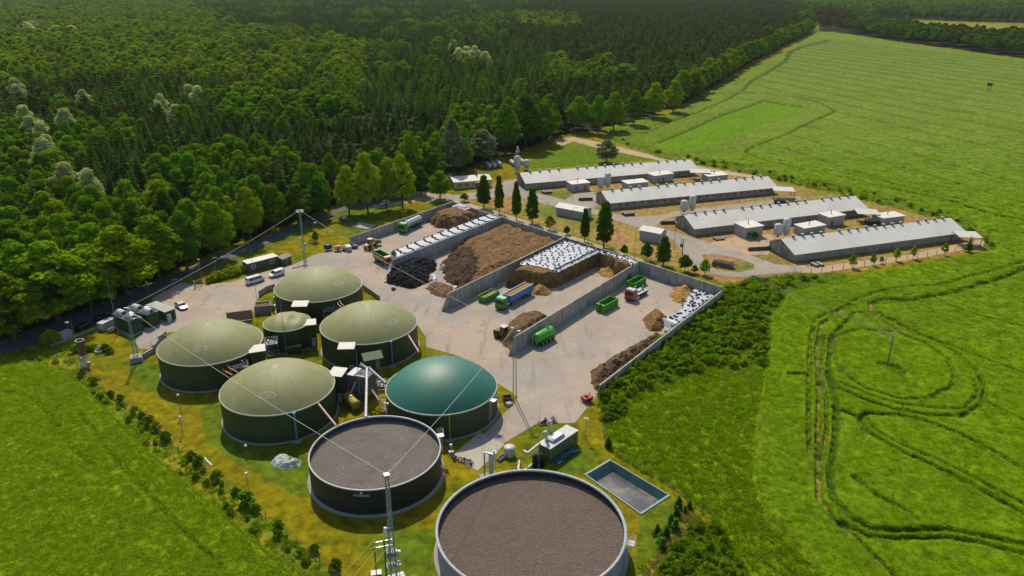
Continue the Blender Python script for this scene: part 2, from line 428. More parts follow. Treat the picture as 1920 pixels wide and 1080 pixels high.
def terrain_at(X, Y):
    """height and base colour of the land (vegetation colours, darker tracks, haze painted into the far crop)"""
    jx = (fbm(X, Y, 0.25) - .5) * 3.0 + (vnoise(X, Y, 1.3) - .5) * .8
    jy = (fbm(X + 99, Y - 40, 0.25) - .5) * 3.0 + (vnoise(X + 50, Y, 1.3) - .5) * .8
    far = np.clip(np.hypot(X, Y) / 120, 1, 10) * 0.4
    Xj, Yj = X + jx * far, Y + jy * far
    Z = np.zeros_like(X)
    n_big = fbm(X, Y, 0.035, 3); n_mid = fbm(X, Y, 0.16); n_f = fbm(X, Y, 0.9, 3)
    lawn = np.array((0.180, 0.152, 0.004)); lawn_g = np.array((0.110, 0.130, 0.004)); lawn_o = np.array((0.215, 0.165, 0.006))
    C = np.broadcast_to(lawn, X.shape + (3,)).copy()
    C = lerp3(C, lawn_g, np.clip((n_mid - .47) * 5, 0, 1))
    C = lerp3(C, lawn_o, np.clip((n_big - .50) * 5, 0, 1) * .7)
    kind = np.zeros(X.shape, int)            # 0 lawn
    # darker green patches of the lawn
    for pl in ([(372, 770), (405, 745), (425, 800), (470, 845), (560, 850), (700, 985), (560, 930), (440, 870), (390, 830)],
               [(235, 680), (262, 682), (300, 690), (296, 735), (330, 770), (260, 720), (245, 700)],
               [(830, 985), (880, 930), (840, 1080), (700, 1080), (720, 1010)],
               [(1020, 880), (1090, 840), (1130, 850), (1100, 880), (1040, 890)],
               [(1200, 975), (1260, 935), (1290, 960), (1230, 1040), (1195, 1060)],
               [(420, 490), (560, 425), (640, 392), (650, 405), (570, 440), (470, 490)],
               [(640, 395), (700, 385), (750, 385), (700, 415), (670, 440), (640, 430)]):
        m = poly_in(Xj, Yj, WP(pl))
        C[m] = C[m] * .25 + np.array((0.075, 0.135, 0.008)) * .75
    # mown swaths
    sw = np.sin((X * .35 + Y * .9 + jx * 2) * 1.3)
    m = kind == 0
    C[m] *= (1 + .10 * sw[m])[:, None]
    def paint(poly, col, k, jit=True, mix=1.0):
        m = poly_in(Xj if jit else X, Yj if jit else Y, poly)
        C[m] = C[m] * (1 - mix) + np.asarray(col) * mix
        kind[m] = k
        return m
    m = paint(FARM, (0.27, 0.19, 0.05), 1)
    C[m] = lerp3(C[m], (0.30, 0.16, 0.07), np.clip((n_mid[m] - .5) * 5, 0, 1))
    C[m] = lerp3(C[m], (0.10, 0.15, 0.015), np.clip((n_big[m] - .56) * 8, 0, 1) * .8)
    m = paint(MEADOW_T, (0.10, 0.15, 0.005), 2)
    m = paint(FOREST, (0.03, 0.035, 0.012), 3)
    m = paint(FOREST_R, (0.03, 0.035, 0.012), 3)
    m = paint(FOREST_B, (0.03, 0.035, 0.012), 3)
    m = paint(MEAD_R, (0.140, 0.185, 0.003), 4)
    C[m] = lerp3(C[m], (0.175, 0.170, 0.006), np.clip((n_mid[m] - .52) * 6, 0, 1) * .7)
    Z[m] += .35 * n_f[m]
    m = paint(WEED_R, (0.070, 0.115, 0.004), 5); Z[m] += .8 * n_mid[m]
    m = paint(WEED_L, (0.12, 0.16, 0.01), 5); Z[m] += .5 * n_f[m]
    C[m] = lerp3(C[m], (0.22, 0.20, 0.015), np.clip((n_mid[m] - .5) * 6, 0, 1))
    m = paint(ROUGH_BR, (0.30, 0.22, 0.07), 5)
    m = paint(BUSH_BR, (0.07, 0.12, 0.008), 5); Z[m] += .8 * n_mid[m]
    crop = np.array((0.110, 0.182, 0.002))
    infield = poly_in(Xj, Yj, FIELD_R)
    infl = poly_in(Xj, Yj, FIELD_L)
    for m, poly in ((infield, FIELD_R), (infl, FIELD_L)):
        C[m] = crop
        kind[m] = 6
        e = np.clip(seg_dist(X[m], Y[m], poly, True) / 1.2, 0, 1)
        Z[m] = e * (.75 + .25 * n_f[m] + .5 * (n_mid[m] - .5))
    C[infl] = np.array((0.160, 0.215, 0.004))
    # haze put into the colour: crop turns paler and bluer with distance
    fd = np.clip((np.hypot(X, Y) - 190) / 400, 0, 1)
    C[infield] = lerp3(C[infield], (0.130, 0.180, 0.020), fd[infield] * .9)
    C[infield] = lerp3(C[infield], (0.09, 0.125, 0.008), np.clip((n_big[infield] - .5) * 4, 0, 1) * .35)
    m = poly_in(X, Y, SUBF)
    C[m] = (0.10, 0.19, 0.003); Z[m] = .35
    m = poly_in(X, Y, WEED_N); kind[m] = 5
    C[m] = (0.10, 0.14, 0.01); Z[m] = .5 * n_f[m]
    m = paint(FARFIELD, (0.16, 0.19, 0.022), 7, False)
    # tracks
    rr = np.hypot(X, Y)
    for pts, hw, dep, bare in TR:
        bx0 = min(p[0] for p in pts) - 8; bx1 = max(p[0] for p in pts) + 8
        by0 = min(p[1] for p in pts) - 8; by1 = max(p[1] for p in pts) + 8
        b = (X > bx0) & (X < bx1) & (Y > by0) & (Y < by1)
        if not b.any(): continue
        d = seg_dist(X[b] + jx[b] * .18, Y[b] + jy[b] * .18, pts)
        hw2 = np.maximum(hw * (.75 + .5 * vnoise(X[b], Y[b], .22)), rr[b] ** 2 * 3e-6)
        t = np.clip((hw2 + .3 - d) / .4, 0, 1) * dep
        Z[b] = Z[b] * (1 - t * .85)
        C[b] = lerp3(C[b], (0.030, 0.052, 0.004), t * .72)
        if bare:
            t2 = np.clip((hw2 * 1.1 - d) / .3, 0, 1) * np.clip((fbm(X[b], Y[b], .5) - .38) * 6, 0, 1) * bare
            C[b] = lerp3(C[b], (0.26, 0.20, 0.05), np.clip(t2 * 1.5, 0, 1))
    b = infield & (Y > 150)
    for p0, p1 in TRAM:
        d = seg_dist(X[b] + jx[b] * .2, Y[b] + jy[b] * .2, [p0, p1])
        wid = np.maximum(.6, rr[b] ** 2 * 7e-6)
        t = np.clip((wid - d) / (wid * .5), 0, 1)
        C[b] = lerp3(C[b], (0.030, 0.055, 0.008), t * .42)
        Z[b] *= (1 - t * .7)
    return Z, C, kind

def add_col(me, C, name="Col"):
    a = me.color_attributes.new(name, 'FLOAT_COLOR', 'POINT')
    rgba = np.ones((len(C), 4), np.float32); rgba[:, :3] = C
    a.data.foreach_set("color", rgba.ravel())

def ground_mat():
    m = bpy.data.materials.new("land")
    m.use_nodes = True
    t = m.node_tree; L = t.links.new
    b = t.nodes["Principled BSDF"]
    b.inputs["Roughness"].default_value = 1.0
    b.inputs["Specular IOR Level"].default_value = 0.05
    at = t.nodes.new("ShaderNodeAttribute"); at.attribute_name = "Col"
    tc = t.nodes.new("ShaderNodeTexCoord")
    def noise(s, d, sc=(1, 1, 1)):
        n = t.nodes.new("ShaderNodeTexNoise"); n.inputs["Scale"].default_value = s; n.inputs["Detail"].default_value = d
        n.inputs["Roughness"].default_value = 0.65
        mp = t.nodes.new("ShaderNodeMapping"); mp.inputs["Scale"].default_value = sc
        L(tc.outputs["Object"], mp.inputs[0]); L(mp.outputs[0], n.inputs["Vector"])
        return n
    n1 = noise(0.55, 8, (1, .8, 1)); n2 = noise(0.06, 4)
    r1 = t.nodes.new("ShaderNodeMapRange"); r1.inputs[1].default_value = .32; r1.inputs[2].default_value = .68
    r1.inputs[3].default_value = .55; r1.inputs[4].default_value = 1.35
    L(n1.outputs["Fac"], r1.inputs[0])
    r2 = t.nodes.new("ShaderNodeMapRange"); r2.inputs[1].default_value = .3; r2.inputs[2].default_value = .7
    r2.inputs[3].default_value = .86; r2.inputs[4].default_value = 1.12
    L(n2.outputs["Fac"], r2.inputs[0])
    mm = t.nodes.new("ShaderNodeMath"); mm.operation = 'MULTIPLY'
    L(r1.outputs[0], mm.inputs[0]); L(r2.outputs[0], mm.inputs[1])
    h = t.nodes.new("ShaderNodeHueSaturation")
    L(at.outputs["Color"], h.inputs["Color"]); L(mm.outputs[0], h.inputs["Value"])
    L(h.outputs[0], b.inputs["Base Color"])
    bp = t.nodes.new("ShaderNodeBump"); bp.inputs["Strength"].default_value = .8; bp.inputs["Distance"].default_value = .45
    n3 = noise(1.1, 6)
    L(n3.outputs["Fac"], bp.inputs["Height"]); L(bp.outputs[0], b.inputs["Normal"])
    return m

POOL = WP([(1144, 864), (1253, 929), (1201, 963), (1098.6, 891)])
def build_land():
    d_in = np.linspace(0, 45, 10)[1:]
    rs = list(d_in); r = 50.0
    while r < 9000:
        rs.append(r); r += max(.30, r * r * 1.4 / (FOC * CAMH)) if r > 75 else 3.0
    rs = np.array(rs)
    th = np.radians(np.concatenate([np.arange(-178, -44, 4.0), np.linspace(-42, 42, 980), np.arange(46, 180, 4.0)]))
    R, T = np.meshgrid(rs, th, indexing='ij')
    X, Y = R * np.sin(T), R * np.cos(T)
    Z, C, kind = terrain_at(X.ravel(), Y.ravel())
    Xf, Yf = X.ravel(), Y.ravel()
    ins = poly_in(Xf, Yf, POOL); d = seg_dist(Xf, Yf, POOL, True)
    Z[ins] = -2.4
    Z[~ins & (d < 1.2)] = -.02
    nr, na = X.shape
    V = np.stack([Xf, Yf, Z], 1)
    i = np.arange(nr * na).reshape(nr, na)
    F = np.stack([i[:-1, :-1], i[:-1, 1:], i[1:, 1:], i[1:, :-1]], -1).reshape(-1, 4)[:, ::-1]
    G = np.stack([i[:-1, -1], i[:-1, 0], i[1:, 0], i[1:, -1]], -1)[:, ::-1]
    F = np.concatenate([F, G])
    V = np.vstack([V, [[0, 0, 0]]]); C = np.vstack([C, [[.1, .17, .01]]])
    me = nmesh("land", V, F, ground_mat(), smooth=True)
    add_col(me, C)
    o = link("ground", me); tag(o, kind="structure")
    return o
build_land()

# ---------------------------------------------------------------- paved sheets
def sheet(name, px, z, m, world=False, kind="structure", thick=0.0, label=None, cat=None, hole=None):
    pts = px if world else WP(px)
    mb = MB()
    n = len(pts)
    from mathutils.geometry import tessellate_polygon
    loops = [[Vector((x, y, 0)) for x, y in pts]]
    if hole: loops.append([Vector((x, y, 0)) for x, y in hole])
    allp = [p for l in loops for p in l]
    tris = tessellate_polygon(loops)
    fs = []
    for a, b, c in tris:
        cr = (allp[b] - allp[a]).cross(allp[c] - allp[a]).z
        fs.append((a, b, c) if cr > 0 else (a, c, b))
    mb._add([(p.x, p.y, z) for p in allp], fs)
    k = 0
    for l in loops:
        for i in range(len(l)):
            a, b = l[i], l[(i + 1) % len(l)]
            mb._add([(a.x, a.y, z), (b.x, b.y, z), (b.x, b.y, z - .35), (a.x, a.y, z - .35)], [(0, 1, 2, 3)])
    o = mb.build(name, m)
    tag(o, label, cat, kind=kind)
    return o

def paving_mat(name, c1, c2, c3, seed, joints=0.0, brick=None):
    m = bpy.data.materials.new(name); m.use_nodes = True
    t = m.node_tree; L = t.links.new
    b = t.nodes["Principled BSDF"]; b.inputs["Roughness"].default_value = .95; b.inputs["Specular IOR Level"].default_value = .15
    tc = t.nodes.new("ShaderNodeTexCoord")
    def noise(s, d, rot=0, sc=(1, 1, 1)):
        mp = t.nodes.new("ShaderNodeMapping"); mp.inputs["Scale"].default_value = sc; mp.inputs["Rotation"].default_value = (0, 0, rot)
        mp.inputs["Location"].default_value = (seed, seed * 2, 0)
        n = t.nodes.new("ShaderNodeTexNoise"); n.inputs["Scale"].default_value = s; n.inputs["Detail"].default_value = d; n.inputs["Roughness"].default_value = .6
        L(tc.outputs["Object"], mp.inputs[0]); L(mp.outputs[0], n.inputs["Vector"]); return n
    def ramp(n, a, bb):
        r = t.nodes.new("ShaderNodeMapRange"); r.inputs[1].default_value = a; r.inputs[2].default_value = bb
        L(n.outputs["Fac"], r.inputs[0]); return r
    def mix(f, a, c):
        x = t.nodes.new("ShaderNodeMix"); x.data_type = 'RGBA'
        L(f, x.inputs[0])
        if isinstance(a, tuple): x.inputs[6].default_value = (*a, 1)
        else: L(a, x.inputs[6])
        if isinstance(c, tuple): x.inputs[7].default_value = (*c, 1)
        else: L(c, x.inputs[7])
        return x.outputs[2]
    a = mix(ramp(noise(.05, 6), .40, .62).outputs[0], c1, c2)
    a = mix(ramp(noise(.09, 9, -.95, (.5, 2.2, 1)), .55, .80).outputs[0], a, c3)
    a = mix(ramp(noise(.10, 8, .5, (2.0, .4, 1)), .55, .75).outputs[0], a, c2)
    a = mix(ramp(noise(.12, 9, .75, (3.5, .5, 1)), .56, .74).outputs[0], a, tuple(c * .72 for c in c2))
    a = mix(ramp(noise(.35, 9), .60, .72).outputs[0], a, tuple(c * .62 for c in c3))
    g = noise(2.5, 8); r = t.nodes.new("ShaderNodeMapRange"); r.inputs[3].default_value = .78; r.inputs[4].default_value = 1.2
    L(g.outputs["Fac"], r.inputs[0])
    v = r.outputs[0]
    if brick:
        mp = t.nodes.new("ShaderNodeMapping"); mp.inputs["Rotation"].default_value = (0, 0, brick[2])
        L(tc.outputs["Object"], mp.inputs[0])
        bt = t.nodes.new("ShaderNodeTexBrick"); bt.offset = 0
        bt.inputs["Scale"].default_value = 1.0
        bt.inputs["Brick Width"].default_value = brick[0]; bt.inputs["Row Height"].default_value = brick[1]
        bt.inputs["Mortar Size"].default_value = .07; bt.inputs["Mortar Smooth"].default_value = .5
        bt.inputs["Color1"].default_value = (1, 1, 1, 1); bt.inputs["Color2"].default_value = (.9, .9, .9, 1); bt.inputs["Mortar"].default_value = (joints, joints, joints, 1)
        L(mp.outputs[0], bt.inputs["Vector"])
        mu = t.nodes.new("ShaderNodeMath"); mu.operation = 'MULTIPLY'
        L(bt.outputs["Color"], mu.inputs[0]); L(v, mu.inputs[1]); v = mu.outputs[0]
    h = t.nodes.new("ShaderNodeHueSaturation"); L(a, h.inputs["Color"]); L(v, h.inputs["Value"])
    L(h.outputs[0], b.inputs["Base Color"])
    return m
YARD = paving_mat("yard_concrete", (0.375, 0.298, 0.222), (0.295, 0.258, 0.220), (0.35, 0.225, 0.13), 3, .84, (7.5, 5.0, -.96))
PAD = paving_mat("pad_concrete", (0.38, 0.34, 0.27), (0.34, 0.30, 0.25), (0.34, 0.28, 0.2), 9)
PANEL = paving_mat("panel_road", (0.32, 0.275, 0.22), (0.27, 0.24, 0.195), (0.33, 0.24, 0.15), 5, .6, (3.0, 2.0, .62))
TRACKM = paving_mat("dirt_track_soil", (0.40, 0.27, 0.15), (0.34, 0.26, 0.17), (0.30, 0.22, 0.12), 2)

sheet("yard_pavement", [(262, 655), (252, 640), (295, 600), (285, 560), (340, 530), (366, 534), (430, 530), (462, 520), (500, 509), (548, 497), (590, 478), (630, 468), (657.6, 460), (733, 424), (853, 374), (950, 402), (1066, 440), (1205, 487), (1356, 543),
      (1120, 741), (1078, 793.5), (1005.7, 795), (946, 831), (895, 884), (845, 856), (914, 808), (942, 778), (964, 758), (971, 744), (933, 719), (900, 690), (860, 668), (799, 651), (799, 634), (783, 610), (745, 585), (708, 560), (676, 535), (600, 548), (514, 542), (486, 553), (470, 600), (400, 612), (308, 625), (280, 655)],
      .06, YARD)
sheet("loading_pad", [(845, 856), (899, 811), (946, 834), (895.5, 884)], .09, PAD)
sheet("lane", [(-500, 760), (0, 640), (100, 604), (194, 566), (278, 534), (361, 500), (472, 455), (556, 420), (653, 385), (700, 372), (770, 366), (775, 374), (700, 384), (655, 392), (560, 431), (476, 468), (400, 500), (366, 516), (300, 548), (240, 576), (196, 600), (100, 635), (0, 668), (-500, 795)], .05, ASPH)
sheet("parking_area", [(690, 372), (735, 362), (812, 358), (850, 366), (800, 376), (770, 379), (742, 386), (700, 392)], .045, TRACKM)
sheet("panel_road", [(790, 374), (853, 366), (920, 356), (947, 340), (968, 336), (982, 352), (1000, 360), (1060, 375), (1118, 393), (1160, 402), (1198, 414), (1267, 436), (1320, 452), (1376, 470), (1423, 484), (1455, 496), (1510, 498), (1520, 505), (1470, 512), (1443, 514), (1385, 520), (1332, 514), (1305, 503), (1286, 480), (1262, 450), (1240, 440), (1198, 428), (1150, 412), (1100, 398), (1020, 383), (980, 371), (950, 368), (860, 376), (800, 380)],
      .05, PANEL, hole=WP([(1316, 478), (1345, 477), (1385, 485), (1415, 496), (1412, 505), (1385, 511), (1345, 507), (1322, 494)]))
sheet("dirt_track", [(1060, 374), (1085, 360), (1110, 360), (1130, 362), (1170, 360), (1222, 352), (1290, 346), (1330, 343), (1330, 349), (1225, 360), (1120, 385), (1105, 396)], .045, PANEL)
sheet("dirt_path", [(1150, 408), (1237, 404), (1277, 395), (1396, 381), (1447, 375), (1500, 368), (1505, 374), (1450, 384), (1340, 396), (1290, 402), (1240, 413), (1225, 430), (1262, 446), (1240, 452), (1190, 424)], .045, PANEL)
sheet("field_track", [(1040, 262), (1075, 257), (1140, 270), (1250, 298), (1330, 316), (1440, 333), (1440, 338), (1320, 322), (1230, 300), (1110, 275), (1075, 265), (1050, 275)], .045, TRACKM)
sheet("earth_track", [(1505, 517), (1600, 503), (1720, 485), (1840, 462), (1850, 455), (1845, 448), (1700, 478), (1560, 497), (1490, 505)], .045, TRACKM)
sheet("earth_yard", [(1330, 456), (1380, 443), (1440, 440), (1500, 443), (1520, 440), (1450, 462), (1440, 478), (1400, 478)], .045, TRACKM)
# ---------------------------------------------------------------- tanks
def cap_prof(R, z0, cap, n=14, r_in=0.0):
    rr = (R * R + cap * cap) / (2 * cap)
    out = []
    for i in range(n + 1):
        q = R * (1 - i / n) + r_in * (i / n)
        out.append((max(q, 0.02), z0 + cap - rr + math.sqrt(max(rr * rr - q * q, 0))))
    return out
def cap_z(R, z0, cap, q):
    rr = (R * R + cap * cap) / (2 * cap)
    return z0 + cap - rr + math.sqrt(max(rr * rr - q * q, 0))

def logo(root, R, h, cap, az, tilt, name="dome_emblem"):
    """oval ring with a word band and a small ring, painted on the membrane"""
    mb = MB()
    cx, cy = math.sin(az) * R * .70, -math.cos(az) * R * .70
    tx, ty = math.cos(tilt), math.sin(tilt)
    def pt(u, v, off=.018):
        x = cx + u * tx - v * ty; y = cy + u * ty + v * tx
        return (x, y, cap_z(R, h, cap, math.hypot(x, y)) + off)
    def strip(pts, w_):
        q = []
        for i, (u, v) in enumerate(pts):
            a = pts[max(i - 1, 0)]; b = pts[min(i + 1, len(pts) - 1)]
            d = Vector((b[0] - a[0], b[1] - a[1])).normalized() * w_ / 2
            q.append((pt(u - d.y, v + d.x), pt(u + d.y, v - d.x)))
        for a, b in zip(q[:-1], q[1:]):
            mb._add([a[1], b[1], b[0], a[0]], [(0, 1, 2, 3)])
    ring = [(1.6 * math.cos(t * math.pi / 16), .62 * math.sin(t * math.pi / 16)) for t in range(33)]
    strip(ring, .12)
    strip([(.95 + .32 * math.cos(t * math.pi / 8), .02 + .32 * math.sin(t * math.pi / 8)) for t in range(17)], .13)
    strip([(-1.1, -.25), (.5, -.25)], .12)
    for k in range(5):
        u = -.9 + k * .28
        strip([(u - .1, -.08), (u - .05, .2)], .11); strip([(u - .1, .16), (u + .08, .16)], .09)
    return mb.build(name, mat("emblem_paint", (.42, .43, .33), .6), root)

def digester(px_c, R, h, cap, label, mem=None, az=None, shed=None, seam=True, emb=None, base_ring=True, wob=None, group="domed digester tanks"):
    root = empty("digester_tank", label, "tank", (px_c[0], px_c[1], 0), 0, group)
    mb = MB(); mb.lathe([(R, 0), (R, h)], 72)
    for k in range(36):                                  # sheet joints
        t = 2 * math.pi * k / 36
        mb.cyl((math.cos(t) * (R + .01), math.sin(t) * (R + .01), 0.1), (math.cos(t) * (R + .01), math.sin(t) * (R + .01), h - .1), .03, n=4, caps=False)
    mb.build("tank_wall", GREENT, root)
    mb = MB(); mb.lathe([(R + .05, .02), (R + .4, .02), (R + .4, .15), (R + .02, .2)], 72, smooth=False)
    mb.build("foundation", CONC_L, root)
    mb = MB(); mb.lathe([(R + .03, h - .12), (R + .12, h - .06), (R + .12, h + .06), (R - .1, h + .12)], 72)
    mb.build("rim", mat("pale_rim", (0.50, 0.48, 0.38), .5), root)
    mb = MB(); mb.lathe(cap_prof(R - .05, h + .02, cap, 18), 72, wob=wob)
    if seam:
        for k in range(26):
            t = 2 * math.pi * (k + .3) / 26
            pts = []
            for i in range(13):
                q = .4 + (R * .97 - .4) * i / 12
                pts.append((q * math.cos(t), q * math.sin(t), cap_z(R - .05, h + .02, cap, q) + .008))
            d = Vector((-math.sin(t), math.cos(t), 0)) * .035
            mb.m = 1
            for a, b in zip(pts[:-1], pts[1:]):
                a, b = Vector(a), Vector(b)
                if (b.xy.length > R * .62): continue
                mb._add([a - d, b - d, b + d, a + d], [(0, 1, 2, 3)])
        mb.cyl((0, 0, h + cap - .03), (0, 0, h + cap + .03), .5, n=20)
    mb.build("dome", [mem or MEMB, SEAM], root)
    if emb: logo(root, R, h, cap, emb[0], emb[1])
    if shed:
        sx, sy, rz, sw, sd_ = shed                       # world centre, turn, size
        M = Matrix.Translation((sx - px_c[0], sy - px_c[1], 0)) @ Matrix.Rotation(rz, 4, 'Z')
        mb = MB(); mb.T = M; mb.cbox(0, 0, 0, sw, sd_, h + .1)
        sh = mb.build("stair_housing", GREENT, root)
        mb = MB(); mb.T = M
        mb.hexa([(-sw / 2 - .2, -sd_ / 2 - .2, h + .12), (sw / 2 + .2, -sd_ / 2 - .2, h + .12), (sw / 2 + .2, sd_ / 2 + .2, h + .42), (-sw / 2 - .2, sd_ / 2 + .2, h + .42)],
                [(-sw / 2 - .2, -sd_ / 2 - .2, h + .22), (sw / 2 + .2, -sd_ / 2 - .2, h + .22), (sw / 2 + .2, sd_ / 2 + .2, h + .52), (-sw / 2 - .2, sd_ / 2 + .2, h + .52)])
        mb.build("housing_roof", ROOFW, sh)
        mb = MB(); mb.T = M; mb.box(sw / 2 - 1.15, -sd_ / 2 - .04, .25, sw / 2 - .25, -sd_ / 2 - .005, 2.3)
        mb.m = 1; mb.box(sw / 2 - .9, -sd_ / 2 - .06, 1.6, sw / 2 - .5, -sd_ / 2 - .045, 1.95)
        mb.build("door", [WHITE, GLASS], sh)
    return root

def Pc(x, y, z): return P(x, y, z)
TA = digester((-65.4, 151.2), 10.8, 6.0, 4.5, "olive domed tank nearest the road, left of the smallest dome", emb=(.12, .15),
              shed=(*P(482, 655, 6.1), .35, 3.0, 2.6))
TB = digester((-45.4, 131.9), 10.75, 6.0, 4.5, "olive domed tank right behind the slurry tank with the black wall", emb=(.05, .12),
              shed=(*P(633, 699, 6.1), -.2, 2.7, 2.9))
TC = digester((-32.8, 161.3), 10.95, 6.0, 4.5, "olive domed tank behind the small shed with the green gable roof", emb=(.95, .9),
              shed=(*P(650, 650, 6.1), .05, 3.2, 2.4))
TD = digester((-49.8, 184.6), 11.0, 6.0, 4.4, "olive domed tank farthest back beside the parked vans", emb=(.95, .9),
              shed=(*P(563, 571, 6.1), .05, 3.4, 2.6))
TS = digester((-52.2, 163.3), 5.35, 5.5, 1.9, "smallest olive tank with a low dented dome", seam=False,
              shed=(*P(579, 606, 5.6), .25, 2.9, 2.4), wob=lambda r, t: (-.45 * math.exp(-((r * math.cos(t) - 1.6) ** 2 + (r * math.sin(t) + 1.2) ** 2) / 2.2) + .12 * math.sin(r * math.cos(t) * 2.2) * math.exp(-r / 5)) if r < 5 else 0)
TT = digester((-13.8, 133.4), 10.85, 5.3, 5.0, "domed tank with the teal green shiny membrane", mem=MEMB_T, seam=False)

SLURRY = bpy.data.materials.new("slurry_crust"); SLURRY.use_nodes = True
def _slurry(m, c1, c2, swirl, sc):
    t = m.node_tree; L = t.links.new; b = t.nodes["Principled BSDF"]
    b.inputs["Roughness"].default_value = .85; b.inputs["Specular IOR Level"].default_value = .25
    tc = t.nodes.new("ShaderNodeTexCoord")
    n = t.nodes.new("ShaderNodeTexNoise"); n.inputs["Scale"].default_value = .28 if swirl else 1.0; n.inputs["Detail"].default_value = 1
    L(tc.outputs["Object"], n.inputs["Vector"])
    va = t.nodes.new("ShaderNodeVectorMath"); va.operation = 'MULTIPLY_ADD'
    va.inputs[1].default_value = (3.6, 3.6, 0) if swirl else (.9, .9, 0)
    L(n.outputs["Color"], va.inputs[0]); L(tc.outputs["Object"], va.inputs[2])
    if swirl:
        wv = t.nodes.new("ShaderNodeTexWave"); wv.wave_type = 'RINGS'; wv.rings_direction = 'Z'
        wv.inputs["Scale"].default_value = sc; wv.inputs["Distortion"].default_value = 5.0; wv.inputs["Detail"].default_value = 4; wv.inputs["Detail Scale"].default_value = 2.2
        wv.inputs["Detail Roughness"].default_value = .7
        fac = wv.outputs["Fac"]
    else:
        wv = t.nodes.new("ShaderNodeTexVoronoi"); wv.inputs["Scale"].default_value = sc
        fac = wv.outputs["Distance"]
    L(va.outputs[0], wv.inputs["Vector"])
    n2 = t.nodes.new("ShaderNodeTexNoise"); n2.inputs["Scale"].default_value = .13; n2.inputs["Detail"].default_value = 6
    L(tc.outputs["Object"], n2.inputs["Vector"])
    mx = t.nodes.new("ShaderNodeMix"); mx.data_type = 'RGBA'; mx.inputs[6].default_value = (*c1, 1); mx.inputs[7].default_value = (*c2, 1)
    L(n2.outputs["Fac"], mx.inputs[0])
    r = t.nodes.new("ShaderNodeMapRange"); r.inputs[3].default_value = .8 if swirl else .78; r.inputs[4].default_value = 1.12
    L(fac, r.inputs[0])
    h = t.nodes.new("ShaderNodeHueSaturation"); L(mx.outputs[2], h.inputs["Color"]); L(r.outputs[0], h.inputs["Value"]); L(h.outputs[0], b.inputs["Base Color"])
    bp = t.nodes.new("ShaderNodeBump"); bp.inputs["Strength"].default_value = .8; bp.inputs["Distance"].default_value = .12 if swirl else .2
    L(fac, bp.inputs["Height"]); L(bp.outputs[0], b.inputs["Normal"])
_slurry(SLURRY, (.12, .098, .083), (.165, .138, .113), True, .82)
SLURRY2 = bpy.data.materials.new("rough_slurry_crust"); SLURRY2.use_nodes = True
_slurry(SLURRY2, (.095, .068, .052), (.125, .094, .073), False, 3.8)

def open_tank(c, R, h, fill, label, wallm, inm, smat, rimc, name="slurry_tank", rimw=.14):
    root = empty(name, label, "tank", (c[0], c[1], 0))
    mb = MB(); mb.lathe([(R, 0), (R, h)], 80)
    mb.m = 1; mb.lathe([(R - .12, h), (R - .12, fill - .2)], 80)
    mb.build("tank_wall", [wallm, inm], root)
    mb = MB(); mb.lathe([(R + .03, h - .12), (R + rimw, h - .02), (R + rimw, h + .12), (R - .18, h + .12), (R - .2, h - .1)], 80)
    mb.build("rim", rimc, root)
    n, V, F = 90, [], []
    rad = np.linspace(0, R - .13, 60)
    th = np.linspace(0, 2 * np.pi, 180, endpoint=False)
    RR, TH = np.meshgrid(rad, th, indexing='ij'); X, Y = RR * np.cos(TH), RR * np.sin(TH)
    Z = fill + .12 * (fbm(X, Y, .8) - .5) + .1 * np.clip((RR - (R - .6)) / .5, 0, 1)
    i = np.arange(60 * 180).reshape(60, 180); j = np.roll(i, -1, 1)
    F = np.stack([i[:-1], i[1:], j[1:], j[:-1]], -1).reshape(-1, 4)
    o = link("slurry", nmesh("slurry", np.stack([X, Y, Z], -1).reshape(-1, 3), F, smat, True), root)
    mb = MB(); mb.lathe([(R + .05, .02), (R + .6, .02), (R + .6, .2), (R + .02, .28)], 80, smooth=False)
    mb.build("foundation", CONC_L, root)
    return root
BLKW = mat("black_tank_steel", (0.022, 0.021, 0.017), .45, var=.2, stain=(.05, .04, .02), stain_scale=.3, stain_amt=.4, streak=True)
T2 = open_tank((-23.3, 111.9), 11.1, 4.9, 3.9, "open slurry tank with black steel wall and swirled grey crust", BLKW,
               mat("tank_lining", (.035, .04, .05), .5, stain=(.08, .08, .09), stain_scale=.8, streak=True), SLURRY, mat("rim_metal", (.36, .36, .38), .5, metal=.2), rimw=.10)
mb = MB()
for z in (1.6, 2.9, 4.1):
    mb.lathe([(11.105, z - .02), (11.13, z), (11.105, z + .02)], 80)
for k in range(40):
    t = 2 * math.pi * k / 40
    mb.cyl((math.cos(t) * 11.11, math.sin(t) * 11.11, .1), (math.cos(t) * 11.11, math.sin(t) * 11.11, 4.7), .025, n=4, caps=False)
mb.build("sheet_joints", mat("joint_steel", (.07, .075, .08), .5), T2)
_bt = (2.0, 94.7)
BIGC = None
def _fitbig():
    # big tank: left and right rim at height 4.6
    h = 4.4
    l, r_ = P(811, 1030, h), P(1178, 1030, h)
    R = (r_[0] - l[0]) / 2
    top = P(993, 882, h)
    return ((l[0] + r_[0]) / 2 + .2, top[1] - R, R)
_bx, _by, _bR = _fitbig()
BIGW = mat("pale_grey_tank_concrete", (.30, .31, .33), .9, stain=(.2, .2, .19), stain_scale=.4, streak=True)
T3 = open_tank((_bx, _by), _bR, 4.4, 3.3, "largest open slurry tank with pale grey wall at the lower edge", BIGW,
               mat("tank_lining_brown", (.03, .022, .03), .7), SLURRY2, mat("pale_rim_concrete", (.40, .40, .41), .7, var=.15, stain=(.25, .24, .22), stain_scale=.6), rimw=.22)

